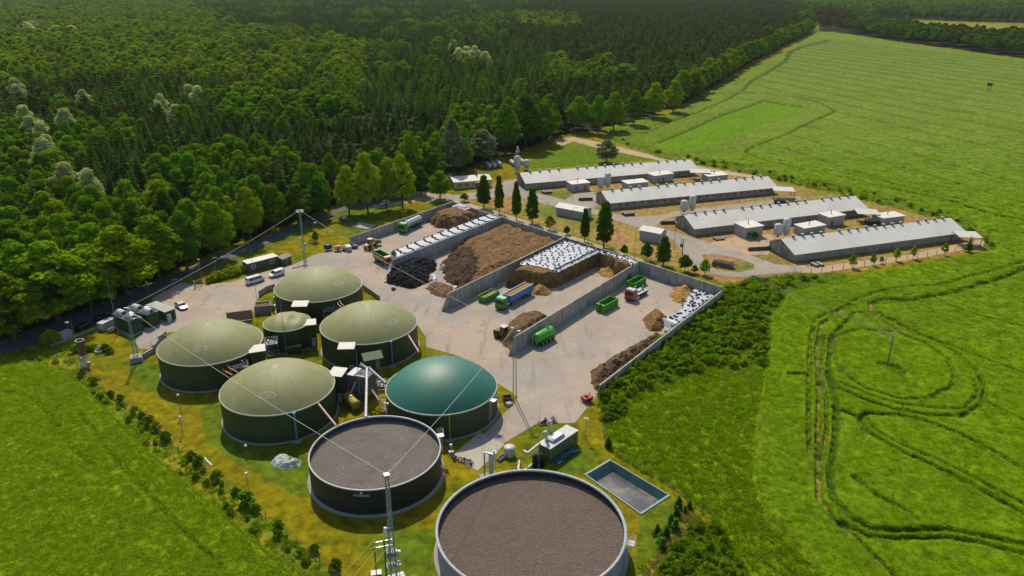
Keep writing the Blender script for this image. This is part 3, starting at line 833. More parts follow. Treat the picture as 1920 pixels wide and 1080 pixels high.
def text_part(name, body, size, loc, rz, m, parent, ext=.02, tilt=math.pi / 2):
    cu = bpy.data.curves.new(name, 'FONT'); cu.body = body; cu.size = size; cu.extrude = ext
    cu.align_x = 'CENTER'; cu.align_y = 'CENTER'
    o = bpy.data.objects.new(name, cu); S.collection.objects.link(o)
    dg = bpy.context.evaluated_depsgraph_get()
    me = bpy.data.meshes.new_from_object(o.evaluated_get(dg))
    bpy.data.objects.remove(o)
    me.materials.clear(); me.materials.append(m)
    o = link(name, me, parent); o.location = loc; o.rotation_euler = (tilt, 0, rz)
    return o
WLET = mat("white_lettering", (.75, .75, .72), .5, var=.02)
_dir = Vector(P(676, 931, 4.2)) - Vector((-23.3, 111.9)); _az = math.atan2(_dir.x, -_dir.y)
text_part("tank_lettering", "VÍTKOVICE", .50, (math.sin(_az) * 11.22, -math.cos(_az) * 11.22, 4.0), _az, WLET, T2)
mb = MB(); mb.T = Matrix.Translation((math.sin(_az) * 11.18, -math.cos(_az) * 11.18, 4.48)) @ Matrix.Rotation(_az, 4, 'Z')
mb.cyl((0, -.02, 0), (0, .04, 0), .2, n=16); mb.build("tank_emblem", WLET, T2)

# ---------------------------------------------------------------- bunker silo walls
FR = [Vector(p) for p in ((-51.6, 233.4), (-34.5, 209.8), (-16.5, 183.6), (0.7, 158.6), (17.9, 139.2))]
BK = [Vector(p) for p in ((-21.5, 272.3), (-2.5, 253.8), (17.4, 231.4), (36.8, 209.0), (55.6, 189.0))]
def BP(k, s, t):
    a = FR[k].lerp(BK[k], s); b = FR[k + 1].lerp(BK[k + 1], s)
    p = a.lerp(b, t)
    return (p.x, p.y)
def silo_wall(a, b, h, label, foot=2.6, th=.35, h_far=None):
    d = (b - a); Lg = d.length; rz = math.atan2(d.y, d.x)
    root = empty("silo_wall", label, "wall", (a.x, a.y, .06), rz, "concrete walls of the open silo bays")
    h2 = h_far or h
    mb = MB()
    mb.prism([(0, 0), (Lg, 0), (Lg, h2), (0, h)], -th / 2, th / 2)
    n = int(Lg / 2.4)
    for k in range(1, n):                                # panel joints
        x = Lg * k / n; hh = h + (h2 - h) * k / n
        for y in (-th / 2 - .012, th / 2 + .012):
            mb.m = 1; mb.cbox(x, y, .05, .05, .02, hh - .06)
    mb.build("wall_panels", [CONC, mat("joint_filler", (.16, .15, .14), .9)], root)
    if foot:
        mb = MB(); mb.prism([(-foot, 0), (-.01, 0), (-.01, h * .97)], -th / 2 + .02, th / 2 - .02)
        mb.prism([(-foot * .7, 0), (.8, 0), (.8, .12), (-foot * .7, .12)], -1.4, -th / 2 - .02)
        mb.build("sloping_end", CONC, root)
    return root
silo_wall(FR[0], BK[0] - (BK[0] - FR[0]).normalized() * .4, 3.0, "low concrete wall beside the green and silver tanker lorry", 0, h_far=3.8)
silo_wall(FR[1], BK[1] - (BK[1] - FR[1]).normalized() * .5, 4.0, "concrete wall between the tyre heap and the striped plastic sheet", 1.2)
silo_wall(FR[2], BK[2] - (BK[2] - FR[2]).normalized() * .5, 4.2, "concrete wall beside the loaded green container, end sloping to the ground")
silo_wall(FR[3], BK[3] - (BK[3] - FR[3]).normalized() * .5, 4.0, "concrete wall behind the bright green slurry tanker")
silo_wall(FR[4], BK[4] - (BK[4] - FR[4]).normalized() * .5, 2.3, "low outer concrete wall along the weedy green slope", 0, h_far=3.0)
silo_wall(BK[0], BK[4], 3.8, "long concrete back wall in front of the row of narrow trees", 0)

# ---------------------------------------------------------------- heaps (height fields standing on the bay floors)
SIL = mat("maize_silage", (.215, .118, .038), 1.0, var=.4, scale=1.6, bump=1.0, bscale=2.2, stain=(.095, .055, .022), stain_scale=.28, stain_amt=.85)
SILD = mat("dark_silage_face", (.22, .125, .035), 1.0, var=.4, scale=1.2, bump=.9, bscale=3, stain=(.05, .03, .014), stain_scale=.5, stain_amt=.8)
SILT = mat("loose_yellow_silage", (.34, .20, .05), 1.0, var=.25, scale=2, bump=.8, bscale=3, stain=(.25, .13, .03), stain_scale=.8)
DUNG = mat("brown_manure", (.13, .075, .035), 1.0, var=.5, scale=1.5, bump=1.0, bscale=3, stain=(.25, .14, .05), stain_scale=.7, stain_amt=.7)
PLAST = mat("white_plastic_sheet", (.44, .45, .49), .45, var=.08, scale=.8, bump=.35, bscale=1.2, stain=(.30, .29, .28), stain_scale=.5, stain_amt=.45)
def heap(name, label, cat, poly, H, edge, m, res=.5, noise=.3, nscale=.35, segs=None, z0=.06, group=None, kind=None, top=None, topm=None, parent=None, pw=1.0, clip=None):
    xs = [p[0] for p in poly]; ys = [p[1] for p in poly]
    gx = np.arange(min(xs) - res, max(xs) + 2 * res, res); gy = np.arange(min(ys) - res, max(ys) + 2 * res, res)
    X, Y = np.meshgrid(gx, gy, indexing='ij')
    Xn = X + (fbm(X, Y, .6) - .5) * edge * .6 * min(1, noise * 3); Yn = Y + (fbm(X + 31, Y, .6) - .5) * edge * .6 * min(1, noise * 3)
    ins = poly_in(Xn, Yn, poly); d = seg_dist(Xn, Yn, poly, True) * np.where(ins, 1, -1)
    d2 = d
    if segs is not None:                                 # the other sides lean against a wall at full height
        d2 = np.full(X.shape, 1e9)
        for q in segs: d2 = np.minimum(d2, seg_dist(Xn, Yn, [poly[q], poly[(q + 1) % len(poly)]]))
        d2 = np.minimum(d2, np.clip(d, 0, 1) * edge * 1.2)
    t = np.clip(d2 / edge, 0, 1); t = t ** pw
    Hh = H(X, Y) if callable(H) else H
    Z = Hh * t + noise * (fbm(X, Y, nscale * 2.2) * 1.5 - .55) * np.clip(d / .6, 0, 1)
    Z = np.where(d > 0, np.maximum(Z, .04), -.08 + np.maximum(d, -1) * .05)
    nx, ny = X.shape
    i = np.arange(nx * ny).reshape(nx, ny)
    F = np.stack([i[:-1, :-1], i[1:, :-1], i[1:, 1:], i[:-1, 1:]], -1).reshape(-1, 4)
    keep = (d.ravel()[F] > -res * .8).any(1)
    F = F[keep]
    used = np.unique(F); mp = -np.ones(nx * ny, int); mp[used] = np.arange(len(used))
    V = np.stack([X.ravel(), Y.ravel(), Z.ravel() + z0], 1)[used]
    F = mp[F]
    cx, cy = V[:, 0].mean(), V[:, 1].mean()
    V[:, 0] -= cx; V[:, 1] -= cy
    mi = None; ms = [m]
    if topm is not None:
        e1 = V[F[:, 1]] - V[F[:, 0]]; e2 = V[F[:, 2]] - V[F[:, 0]]
        nn = np.cross(e1, e2); nz = nn[:, 2] / (np.linalg.norm(nn, axis=1) + 1e-9)
        mi = ((nz > .80) & (V[F].mean(1)[:, 2] > (H if not callable(H) else 2) * .8)).astype(np.int32); ms = [m, topm]
    o = link(name, nmesh(name, V, F, ms, smooth=noise < .15, mi=mi), parent)
    o.location = (cx, cy, 0)
    tag(o, label, cat, group, kind)
    def zat(x, y):
        i_ = min(max(int(round((x - gx[0]) / res)), 0), nx - 1); j_ = min(max(int(round((y - gy[0]) / res)), 0), ny - 1)
        return Z[i_, j_] + z0
    return o, zat, (lambda x, y: poly_in(np.array([x]), np.array([y]), poly)[0])

# bay nearest the forest
heap("manure_heap", "high brown heap at the far end of the bay with the tanker lorry", "heap", [BP(0, .70, .02), BP(0, .66, .3), BP(0, .74, .62), BP(0, .99, .66), BP(0, .99, .02)], 3.6, 3.5, DUNG, noise=.7, topm=SIL)
stripp = [BP(0, .0, .80), BP(0, .06, .66), BP(0, .99, .62), BP(0, .99, .985), BP(0, .0, .985)]
def strip_h(X, Y): return 3.3
c1, z_strip, in_strip = heap("plastic_sheet", "long white plastic sheet crossed by bands of tyres along the wall", "sheet", stripp, 3.6, 3.2, PLAST, noise=.12, segs=[0, 1, 4])
sw_, z_sw, _ = heap("plastic_sheet", "small white crumpled sheet on top of the high brown heap", "sheet", [BP(0, .93, .15), BP(0, .93, .35), BP(0, .985, .36), BP(0, .985, .14)], .5, .6, PLAST, z0=3.75, noise=.2)
# second bay
def h2f(X, Y): return 1.55 + 1.0 * fbm(X, Y, .09) + .25 * np.sin(X * .9 - Y * .55 + 4 * fbm(X, Y, .1))
heap("silage_heap", "wide light brown silage filling the bay behind the tyre heap", "heap",
     [BP(1, .47, .015), BP(1, .99, .015), BP(1, .99, .985), BP(1, .50, .985), BP(1, .14, .985), BP(1, .22, .62), BP(1, .36, .42)], h2f, 6.5, SIL, noise=.6, res=.5, nscale=.5, segs=[4, 5, 6, 3])
heap("silage_heap", "dark brown spill at the front foot of the wide silage heap", "heap",
     [BP(1, .48, .04), BP(1, .60, .28), BP(1, .50, .60), BP(1, .36, .86), BP(1, .16, .84), BP(1, .18, .5), BP(1, .30, .22)], 3.2, 6.0, mat("dark_spill", (.060, .033, .015), 1.0, var=.5, scale=1.5, bump=1.0, bscale=3, stain=(.14, .08, .03), stain_scale=.6, stain_amt=.7), noise=.7)
heap("silage_heap", "small low brown heap in front of the white sheets by the bay entrance", "heap", WP([(796, 541), (808, 531), (830, 531), (850, 540), (852, 556), (830, 560), (808, 550)]), 1.0, 2.0, DUNG, noise=.35)
heap("plastic_sheet", "crumpled grey sheet on the ground right of the tyre heap", "sheet", WP([(805, 519), (812, 513), (823, 517), (822, 526), (812, 529)]), .6, .8, PLAST, noise=.4)
heap("plastic_sheet", "small crumpled pale sheet against the dark brown silage", "sheet", WP([(822, 506), (830, 498), (838, 500), (836, 506), (828, 509)]), 1.2, .8, PLAST, noise=.3)
heap("plastic_sheet", "flat grey sheet lying at the foot of the wall near the small brown heap", "sheet", WP([(838, 523), (846, 524), (864, 538), (855, 543)]), .15, .5, PLAST, noise=.15)
# third bay
top3 = [P(*p, 4.3) for p in ((946, 513), (974, 497), (1062, 451), (1194, 489), (1180, 503), (1120, 474), (1044, 512), (1012, 516), (975, 509))]
# grow the foot a little beyond the top edge
blk, z_blk, _ = heap("silage_block", "tall silage block with a steep dug brown face under white plastic", "heap", top3, 4.3, 1.1, SILD, res=.45, noise=.35, topm=SIL, pw=.6)
pl3 = [P(*p, 4.35) for p in ((979, 494), (1062, 452.5), (1192, 488.5), (1186, 494), (1122, 470), (1042, 508.5), (1018, 502), (992, 497))]
pc3, z_pl3, in_pl3 = heap("plastic_sheet", "large white plastic sheet dotted with tyres on the tall silage block", "sheet", pl3, .16, .5, PLAST, z0=4.4, noise=.08)
heap("silage_heap", "loose yellow silage at the foot of the tall dug face", "heap", WP([(990, 548), (1003, 531), (1014, 530), (1035, 548), (1030, 556), (1005, 554)]), 2.3, 3, SILT, noise=.3)
heap("silage_heap", "loose yellow silage in the far corner by the concrete wall", "heap", WP([(1118, 512), (1133, 498), (1160, 497), (1172, 506), (1150, 522), (1125, 517)]), 1.8, 3.5, SILT, noise=.3)
heap("manure_heap", "dark brown heap between the wall end and the yellow loader", "heap", [BP(2, .00, .80), BP(2, .02, .70), BP(2, .20, .62), BP(2, .31, .80), BP(2, .29, .985), BP(2, .0, .985)], 2.7, 3.0, DUNG, noise=.5)
# fourth bay
heap("silage_heap", "straw coloured heap beside the smaller white plastic sheet", "heap", WP([(1256, 556), (1272, 524), (1300, 530), (1318, 532), (1306, 548), (1290, 568), (1272, 570)]), 2.0, 4, SILT, noise=.5)
pl4 = [BP(3, .985, .66), BP(3, .985, .985), BP(3, .59, .985), BP(3, .60, .73), BP(3, .74, .80), BP(3, .90, .70)]
p4, z_pl4, in_pl4 = heap("plastic_sheet", "smaller white plastic sheet with scattered tyres in the outer bay corner", "sheet", pl4, 1.7, 1.4, PLAST, noise=.1, segs=[2, 3, 4, 5])
heap("silage_heap", "brown heap with a dark cut face in front of the smaller plastic sheet", "heap", WP([(1204, 600), (1214, 588), (1236, 586), (1252, 596), (1256, 606), (1236, 622), (1216, 620)]), 2.0, 2.0, SIL, noise=.5)
heap("manure_heap", "long ragged brown heap along the low outer wall", "heap", WP([(1106, 697), (1115, 734), (1200, 670), (1246, 634), (1228, 626), (1190, 648), (1150, 672), (1130, 682)]), 1.7, 2.2, DUNG, noise=1.0, nscale=.6)

# ---------------------------------------------------------------- barns
BW = mat("grey_barn_wall", (.36, .335, .285), .95, var=.15, scale=.6, stain=(.12, .11, .09), stain_scale=.5, stain_amt=.6)
BWP = mat("whitewashed_wall", (.40, .39, .35), .95, var=.1, stain=(.27, .24, .22), stain_scale=.6, stain_amt=.5)
DOORG = mat("grey_door", (.20, .20, .17), .8)
def barn(near, left, far_eave, label, vents, wins, gap=()):
    a = Vector(P(*near)); b = Vector(P(*left)); he = 2.7
    f_ = Vector(P(*far_eave, he))
    u = (f_ - a); Lg = u.length - .3; u.normalize(); rz = math.atan2(u.y, u.x)
    Wd = 12.6; hr = 5.2
    # local x along the ridge, y from the near eave to the back
    root = empty("livestock_barn", label, "barn", (a.x, a.y, 0), rz, "long livestock barns")
    mb = MB()
    mb.box(0, 0, 0, Lg, .3, he); mb.box(0, Wd - .3, 0, Lg, Wd, he)
    for x in (0, Lg - .3):
        mb.hexa([(x, .3, 0), (x + .3, .3, 0), (x + .3, Wd - .3, 0), (x, Wd - .3, 0)], [(x, .3, he), (x + .3, .3, he), (x + .3, Wd - .3, he), (x, Wd - .3, he)])
        mb._add([(x, 0, he), (x, Wd, he), (x, Wd / 2, hr - .1), (x + .3, 0, he), (x + .3, Wd, he), (x + .3, Wd / 2, hr - .1)], [(1, 0, 2), (3, 4, 5), (0, 1, 4, 3), (1, 2, 5, 4), (2, 0, 3, 5)])
    mb.m = 1
    for k in range(int(Lg / 6)):
        mb.cbox(3 + k * 6, -.04, 0, .3, .08, he - .05)
    for k in range(5):
        mb.cbox(-.04, 1.2 + k * 2.5, 0, .08, .25, he)
    wl = mb.build("wall", [BW, mat("barn_pier", (.30, .28, .25), .95)], root)
    # roof: two slabs
    o = 1.0; th = .14; dz = (hr - he) / (Wd / 2)
    mb = MB()
    for s_ in (0, 1):
        y0, y1 = (-.9, Wd / 2) if s_ == 0 else (Wd + .9, Wd / 2 + .002)
        z0_ = he - .9 * dz + .12; z1 = hr + .12
        A = [(-o, y0, z0_), (Lg + o, y0, z0_), (Lg + o, y1, z1), (-o, y1, z1)]
        if s_: A = [A[1], A[0], A[3], A[2]]
        mb.hexa(A, [(x, y, z + th) for x, y, z in A])
        n = int(Lg / 2.2)                                # sheet ribs
        for k in range(n):
            x = -o + (Lg + 2 * o) * (k + .5) / n
            mb.hexa([(x - .04, y0, z0_ + th), (x + .04, y0, z0_ + th), (x + .04, y1, z1 + th), (x - .04, y1, z1 + th)],
                    [(x - .04, y0, z0_ + th + .02), (x + .04, y0, z0_ + th + .02), (x + .04, y1, z1 + th + .02), (x - .04, y1, z1 + th + .02)])
    rf = mb.build("roof", ROOFW, root)
    proto = None
    n = vents
    for k in range(n):
        if k in gap: continue
        x = 3.5 + (Lg - 6) * k / (n - 1)
        if proto is None:
            mb = MB(); mb.cyl((0, 0, -.1), (0, 0, .55), .38, n=10); mb.m = 1
            mb.cyl((0, 0, .55), (0, 0, .75), .56, .52, n=12); mb.cyl((0, 0, .75), (0, 0, .88), .52, .12, n=12)
            v = mb.build("roof_vent", [mat("vent_stack", (.2, .18, .16), .8), mat("vent_cap", (.40, .39, .36), .6)], rf); proto = v.data
        else:
            v = link("roof_vent", proto, rf)
        v.location = (x, Wd / 2 + .1, hr + .25)
    if wins:
        me = None
        for k in range(wins):
            x = 4 + (Lg - 7) * k / (wins - 1)
            if me is None:
                mb = MB(); mb.box(-.45, -.07, 1.2, .45, -.01, 1.75); q = mb.build("window", GLASS if wins > 15 else WHITE, wl); me = q.data
            else: q = link("window", me, wl)
            q.location = (x, 0, 0)
    mb = MB(); mb.box(-.10, Wd * .30, .05, -.02, Wd * .30 + 1.5, 2.3); mb.build("door", DOORG, wl)
    mb = MB(); mb.box(-.10, Wd * .30 + 1.75, .05, -.02, Wd * .30 + 3.3, 2.3); mb.build("door", DOORG, wl)
    mb = MB(); mb.box(-.08, Wd / 2 - .35, 3.4, -.02, Wd / 2 + .35, 4.1); mb.build("gable_hatch", STEEL_D, wl)
    return root
barn((988, 355), (972.5, 340), (1306, 316.5), "long white roofed barn farthest back, beside the tall silo tower", 18, 12, (4, 13))
barn((1143.7, 392.7), (1111, 380), (1454, 350.4), "long white roofed barn, second from the far back, with square wall openings", 18, 22, (4, 13))
barn((1303, 441.8), (1266, 418.5), (1622, 389.4), "long white roofed barn, third from the far back, near the looped road", 18, 0, (4, 13))
barn((1489.7, 491), (1442, 467), (1806, 434), "long white roofed barn nearest the crop field, row of saplings in front", 18, 0, (4, 13))

def cabin(pxl, pxr, depth, h, label, name="service_cabin", wallm=None, roofm=None, cat="hut", group=None, flue=True, door=True, gable=0, over=.25, win=True, doorx=.5):
    """pxl, pxr: surveyed near corners; depth goes away from the viewer"""
    a, b = Vector(P(*pxl)), Vector(P(*pxr))
    u = b - a; Lg = u.length; rz = math.atan2(u.y, u.x)
    root = empty(name, label, cat, (a.x, a.y, 0.02), rz, group)
    mb = MB(); mb.box(0, 0, 0, Lg, depth, h)
    if gable:
        mb._add([(0, 0, h), (0, depth, h), (0, depth / 2, h + gable), (Lg, 0, h), (Lg, depth, h), (Lg, depth / 2, h + gable)], [(1, 0, 2), (3, 4, 5)])
    w_ = mb.build("wall", wallm or BWP, root)
    mb = MB()
    if gable:
        for s_ in (0, 1):
            y0, y1 = (-over, depth / 2) if s_ == 0 else (depth + over, depth / 2 + .002)
            zz = h - over * gable / (depth / 2) + .03
            A = [(-over, y0, zz), (Lg + over, y0, zz), (Lg + over, y1, h + gable + .03), (-over, y1, h + gable + .03)]
            if s_: A = [A[1], A[0], A[3], A[2]]
            mb.hexa(A, [(x, y, z + .1) for x, y, z in A])
    else:
        mb.hexa([(-over, -over, h + .01), (Lg + over, -over, h + .01), (Lg + over, depth + over, h + .16), (-over, depth + over, h + .16)],
                [(-over, -over, h + .16), (Lg + over, -over, h + .16), (Lg + over, depth + over, h + .31), (-over, depth + over, h + .31)])
    r_ = mb.build("roof", roofm or ROOFW, root)
    if door:
        x = Lg * doorx
        mb = MB(); mb.box(x, -.06, .05, x + .95, -.01, 2.1); mb.build("door", mat("faded_green_door", (.16, .20, .08), .7), w_)
    if win:
        mb = MB(); mb.box(Lg * .25 - .4, -.06, 1.1, Lg * .25 + .4, -.01, 1.8); mb.build("window", GLASS, w_)
    if flue:
        mb = MB(); mb.cyl((Lg * .45, depth * .5, h + .1), (Lg * .45, depth * .5, h + 1.5), .12, n=8); mb.cyl((Lg * .45, depth * .5, h + 1.5), (Lg * .45, depth * .5, h + 1.65), .2, .1, n=8)
        mb.build("flue", STEEL_D, r_)
    return root
G = "white cabins between the long barns"
cabin((1072, 360), (1105.5, 356.5), 5, 3.0, "white flat roofed cabin left of the two silos by the farthest barn", group=G, doorx=.7)
cabin((1176, 357), (1215, 353), 5, 2.6, "low white cabin behind the second barn's roof vents", group=G, door=False, win=False)
cabin((1226, 344), (1262, 339), 5, 3.1, "white cabin against the middle of the farthest barn", group=G, doorx=.4)
cabin((1328, 343), (1364, 339), 5, 2.6, "white cabin near the right end of the farthest barn", group=G, door=False, win=False)
cabin((1397, 448), (1429, 443), 6, 3.6, "white cabin in front of the third barn beside its pair of silos", group=G, doorx=.08)
cabin((1506, 443), (1546, 436), 4.5, 2.6, "low white cabin just behind the left half of the nearest barn", group=G, door=False, win=False)
cabin((1552, 426), (1582, 421), 5, 3.4, "white cabin with a door against the right half of the third barn", group=G, doorx=.15)
cabin((1653, 424), (1694, 419), 5, 2.7, "white cabin behind the right half of the nearest barn", group=G, door=False, win=False)
cabin((852, 355), (921, 349.5), 9, 2.9, "cream single storey house with pale grey roof and brick chimney", name="farm_house", cat="house", wallm=CREAM, flue=False, gable=.9, over=.4, win=False, door=False)
hs = bpy.data.objects["farm_house"]
SHUT = mat("ochre_shutter", (.5, .30, .03), .7)
for k, x in enumerate((2.2, 5.2)):
    mb = MB(); mb.box(x - .5, -.06, 1.0, x + .5, -.01, 2.0); wn = mb.build("window", GLASS, hs)
    mb = MB(); mb.box(x - .05, -.08, 1.0, x + .05, -.062, 2.0); mb.box(x - .5, -.08, 1.5, x + .5, -.062, 1.57); mb.build("window_frame", WHITE, wn)
    for sx in (-.95, .55):
        mb = MB(); mb.box(x + sx, -.07, .95, x + sx + .4, -.01, 2.05); mb.build("shutter", SHUT, wn)
mb = MB(); mb.box(7.6, -.06, 1.2, 8.1, -.01, 2.0); mb.build("window", GLASS, hs)
mb = MB(); mb.box(8.8, -.06, .1, 9.9, -.01, 2.2); mb.build("door", WOOD, hs)
mb = MB(); mb.box(8.4, -1.3, 2.4, 10.4, -.02, 2.5); mb.cbox(8.5, -1.2, 0, .1, .1, 2.39); mb.cbox(10.3, -1.2, 0, .1, .1, 2.39); mb.build("porch", ROOFW, hs)
mb = MB(); mb.cbox(10.6, 5.5, 3.2, .8, .8, 3.0); mb.build("chimney", mat("brick_chimney", (.22, .10, .07), .95), hs)
SHEDW = mat("white_profiled_wall", (.38, .39, .41), .7, var=.08, stain=(.3, .3, .3), stain_scale=.7, stain_amt=.4)
cabin((1042.5, 403), (1094, 413), 5.5, 3.0, "white gabled shed behind the narrow trees and the silo back wall", name="equipment_shed", cat="shed", wallm=SHEDW, flue=False, gable=.9, door=False, over=.4, win=False)
cabin((1198.5, 450), (1236.5, 457.5), 5.0, 3.4, "pale grey gabled shed beside the panel road in front of the third barn", name="equipment_shed", cat="shed", wallm=SHEDW, flue=False, gable=.8, door=False, over=.3, win=False)

def canopy(px, w_, d, h, rz, label, under=None):
    p = P(*px)
    root = empty("open_canopy", label, "canopy", (p[0], p[1], 0), rz, "open canopies at the barn ends")
    mb = MB(); mb.hexa([(0, 0, h), (w_, 0, h), (w_, d, h + .25), (0, d, h + .25)], [(0, 0, h + .12), (w_, 0, h + .12), (w_, d, h + .37), (0, d, h + .37)])
    mb.build("roof", mat("canopy_sheet", (.50, .50, .45), .7), root)
    for x, y in ((.2, .2), (w_ - .2, .2), (.2, d - .2), (w_ - .2, d - .2)):
        mb = MB(); mb.cbox(x, y, 0, .16, .16, h + .02); mb.build("post", STEEL_D, root)
canopy((1293, 338), 8.5, 6, 3.2, math.radians(-8), "pale flat canopy on posts at the right end of the farthest barn")
canopy((1449, 374), 8, 6, 3.3, math.radians(-8), "pale flat canopy on posts at the right end of the second barn")
canopy((1606, 418), 7.5, 6, 3.2, math.radians(-8), "grey flat canopy on posts at the right end of the third barn")
canopy((1795, 463), 7.0, 6, 3.2, math.radians(-8), "blue grey canopy on posts behind the small dark spruce")

def silo(px, topy, r, label, cone=True, group="feed silos beside the barns"):
    p = P(*px); h = hgt(p, topy)
    root = empty("feed_silo", label, "silo", (p[0], p[1], 0), 0, group)
    ms = mat("silo_shell", (.50, .50, .47), .6, var=.08, stain=(.33, .28, .22), stain_scale=.8, stain_amt=.6, streak=True)
    b = h * .38 if cone else .3
    mb = MB(); mb.lathe([(r * .99, b), (r, b + .05), (r, h - .4), (r * .35, h), (.02, h + .05)], 20)
    mb.build("shell", ms, root)
    if cone:
        mb = MB(); mb.cyl((0, 0, .5), (0, 0, b - .01), .22, r * .98, n=20); mb.build("discharge_cone", ms, root)
    for k in range(4):
        t = math.pi / 4 + k * math.pi / 2
        mb = MB(); mb.cyl((r * math.cos(t), r * math.sin(t), 0), (r * math.cos(t), r * math.sin(t), b + .8), .07, n=6); mb.build("leg", GALV, root)
    mb = MB()
    for x in (-.2, .2): mb.cyl((-r - .12, x, .5), (-r - .12, x, h), .03, n=5)
    for k in range(int(h / .5)): mb.cyl((-r - .12, -.2, .7 + k * .5), (-r - .12, .2, .7 + k * .5), .02, n=4)
    mb.build("ladder", GALV, root)
    return root, h
silo((1126, 357), 331, 1.25, "shorter pale silo left of its twin by the farthest barn")
silo((1139, 355), 324, 1.2, "taller pale silo beside the shorter one at the farthest barn")
silo((1282, 401), 375, 1.35, "shorter cone bottomed silo in front of the second barn")
silo((1297, 399), 366, 1.2, "taller cone bottomed silo in front of the second barn")
silo((1457, 448), 419, 1.35, "shorter cone bottomed silo in front of the third barn")
silo((1472, 446), 409, 1.25, "taller cone bottomed silo in front of the third barn")
s1, h1 = silo((970, 323), 292, 1.45, "tallest pale silo tower with a white fan tower on its top near the forest", group=None)
mb = MB()
for x in (-.6, .6):
    mb.cyl((x, 0, h1 - .2), (x * .6, 0, h1 + 3.2), .08, n=5)
mb.cyl((-.4, 0, h1 + 1.0), (-.4, 0, h1 + 2.2), .35, n=10); mb.cyl((.5, 0, h1 + 1.6), (.5, 0, h1 + 3.0), .42, .2, n=10); mb.cyl((0, 0, h1 + 3.0), (0, 0, h1 + 4.2), .28, n=8)
mb.cyl((-.3, .2, h1 + 2.6), (.5, .2, h1 + 3.9), .12, n=6)
mb.build("filter_head", WHITE, s1)
silo((987, 318), 299, 1.55, "short wide pale silo right of the tallest tower", group=None)

def lying_tank(pa, pb, r, label, m=None, name="gas_cylinder", cat="tank", group=None, z=None, saddle=True):
    a, b = Vector(P(*pa)), Vector(P(*pb)); d = b - a; Lg = d.length
    root = empty(name, label, cat, (a.x, a.y, 0), math.atan2(d.y, d.x), group)
    zc = r + .35
    mb = MB(); mb.T = Matrix.Translation((0, 0, zc)) @ Matrix.Rotation(math.pi / 2, 4, 'Y')
    mb.lathe([(.02, 0), (r * .6, .08), (r * .9, .25), (r, .5), (r, Lg - .5), (r * .9, Lg - .25), (r * .6, Lg - .08), (.02, Lg)], 20)
    mb.build("shell", m or WHITE, root)
    for x in (Lg * .2, Lg * .8):
        mb = MB(); mb.cbox(x, 0, 0, .25, r * 1.5, .6); mb.build("saddle", CONC_L, root)
    mb = MB(); mb.cyl((Lg / 2, 0, zc + r - .05), (Lg / 2, 0, zc + r + .25), .18, n=10); mb.build("manhole", GALV, root)
    return root
Gt = "white gas cylinders lying behind the cream house"
lying_tank((912, 311), (919, 317), 1.0, "white lying cylinder at the left of the row behind the cream house", group=Gt)
lying_tank((922, 310), (929, 316), 1.0, "white lying cylinder in the middle of the row behind the cream house", group=Gt)
lying_tank((931, 309), (939, 315), 1.05, "white lying cylinder at the right of the row behind the cream house", group=Gt)
lying_tank((958, 307), (965, 313), .95, "white lying cylinder just left of the tall silo tower", group=None)
lying_tank((976, 304), (983, 310), .9, "white lying cylinder between the two silo towers", group=None)
# ---------------------------------------------------------------- site equipment
def place2(name, label, cat, front, rear, z=.06, group=None):
    """empty midway between two surveyed points, local +x towards the front"""
    a, b = Vector(P(*front)), Vector(P(*rear))
    d = a - b
    return empty(name, label, cat, ((a.x + b.x) / 2, (a.y + b.y) / 2, z), math.atan2(d.y, d.x), group)

def wheels(root, xs, y, r, wd, rim=GALV, parent_name="wheel"):
    for x in xs:
        for s_ in (-1, 1):
            mb = MB(); mb.wheel(x, s_ * y, r, r, wd, 16); wl = mb.build(parent_name, RUBBER, root)
            mb = MB(); mb.wheel(x, s_ * (y + wd / 2), r, r * .55, .05, 12); mb.build("rim", rim, wl)

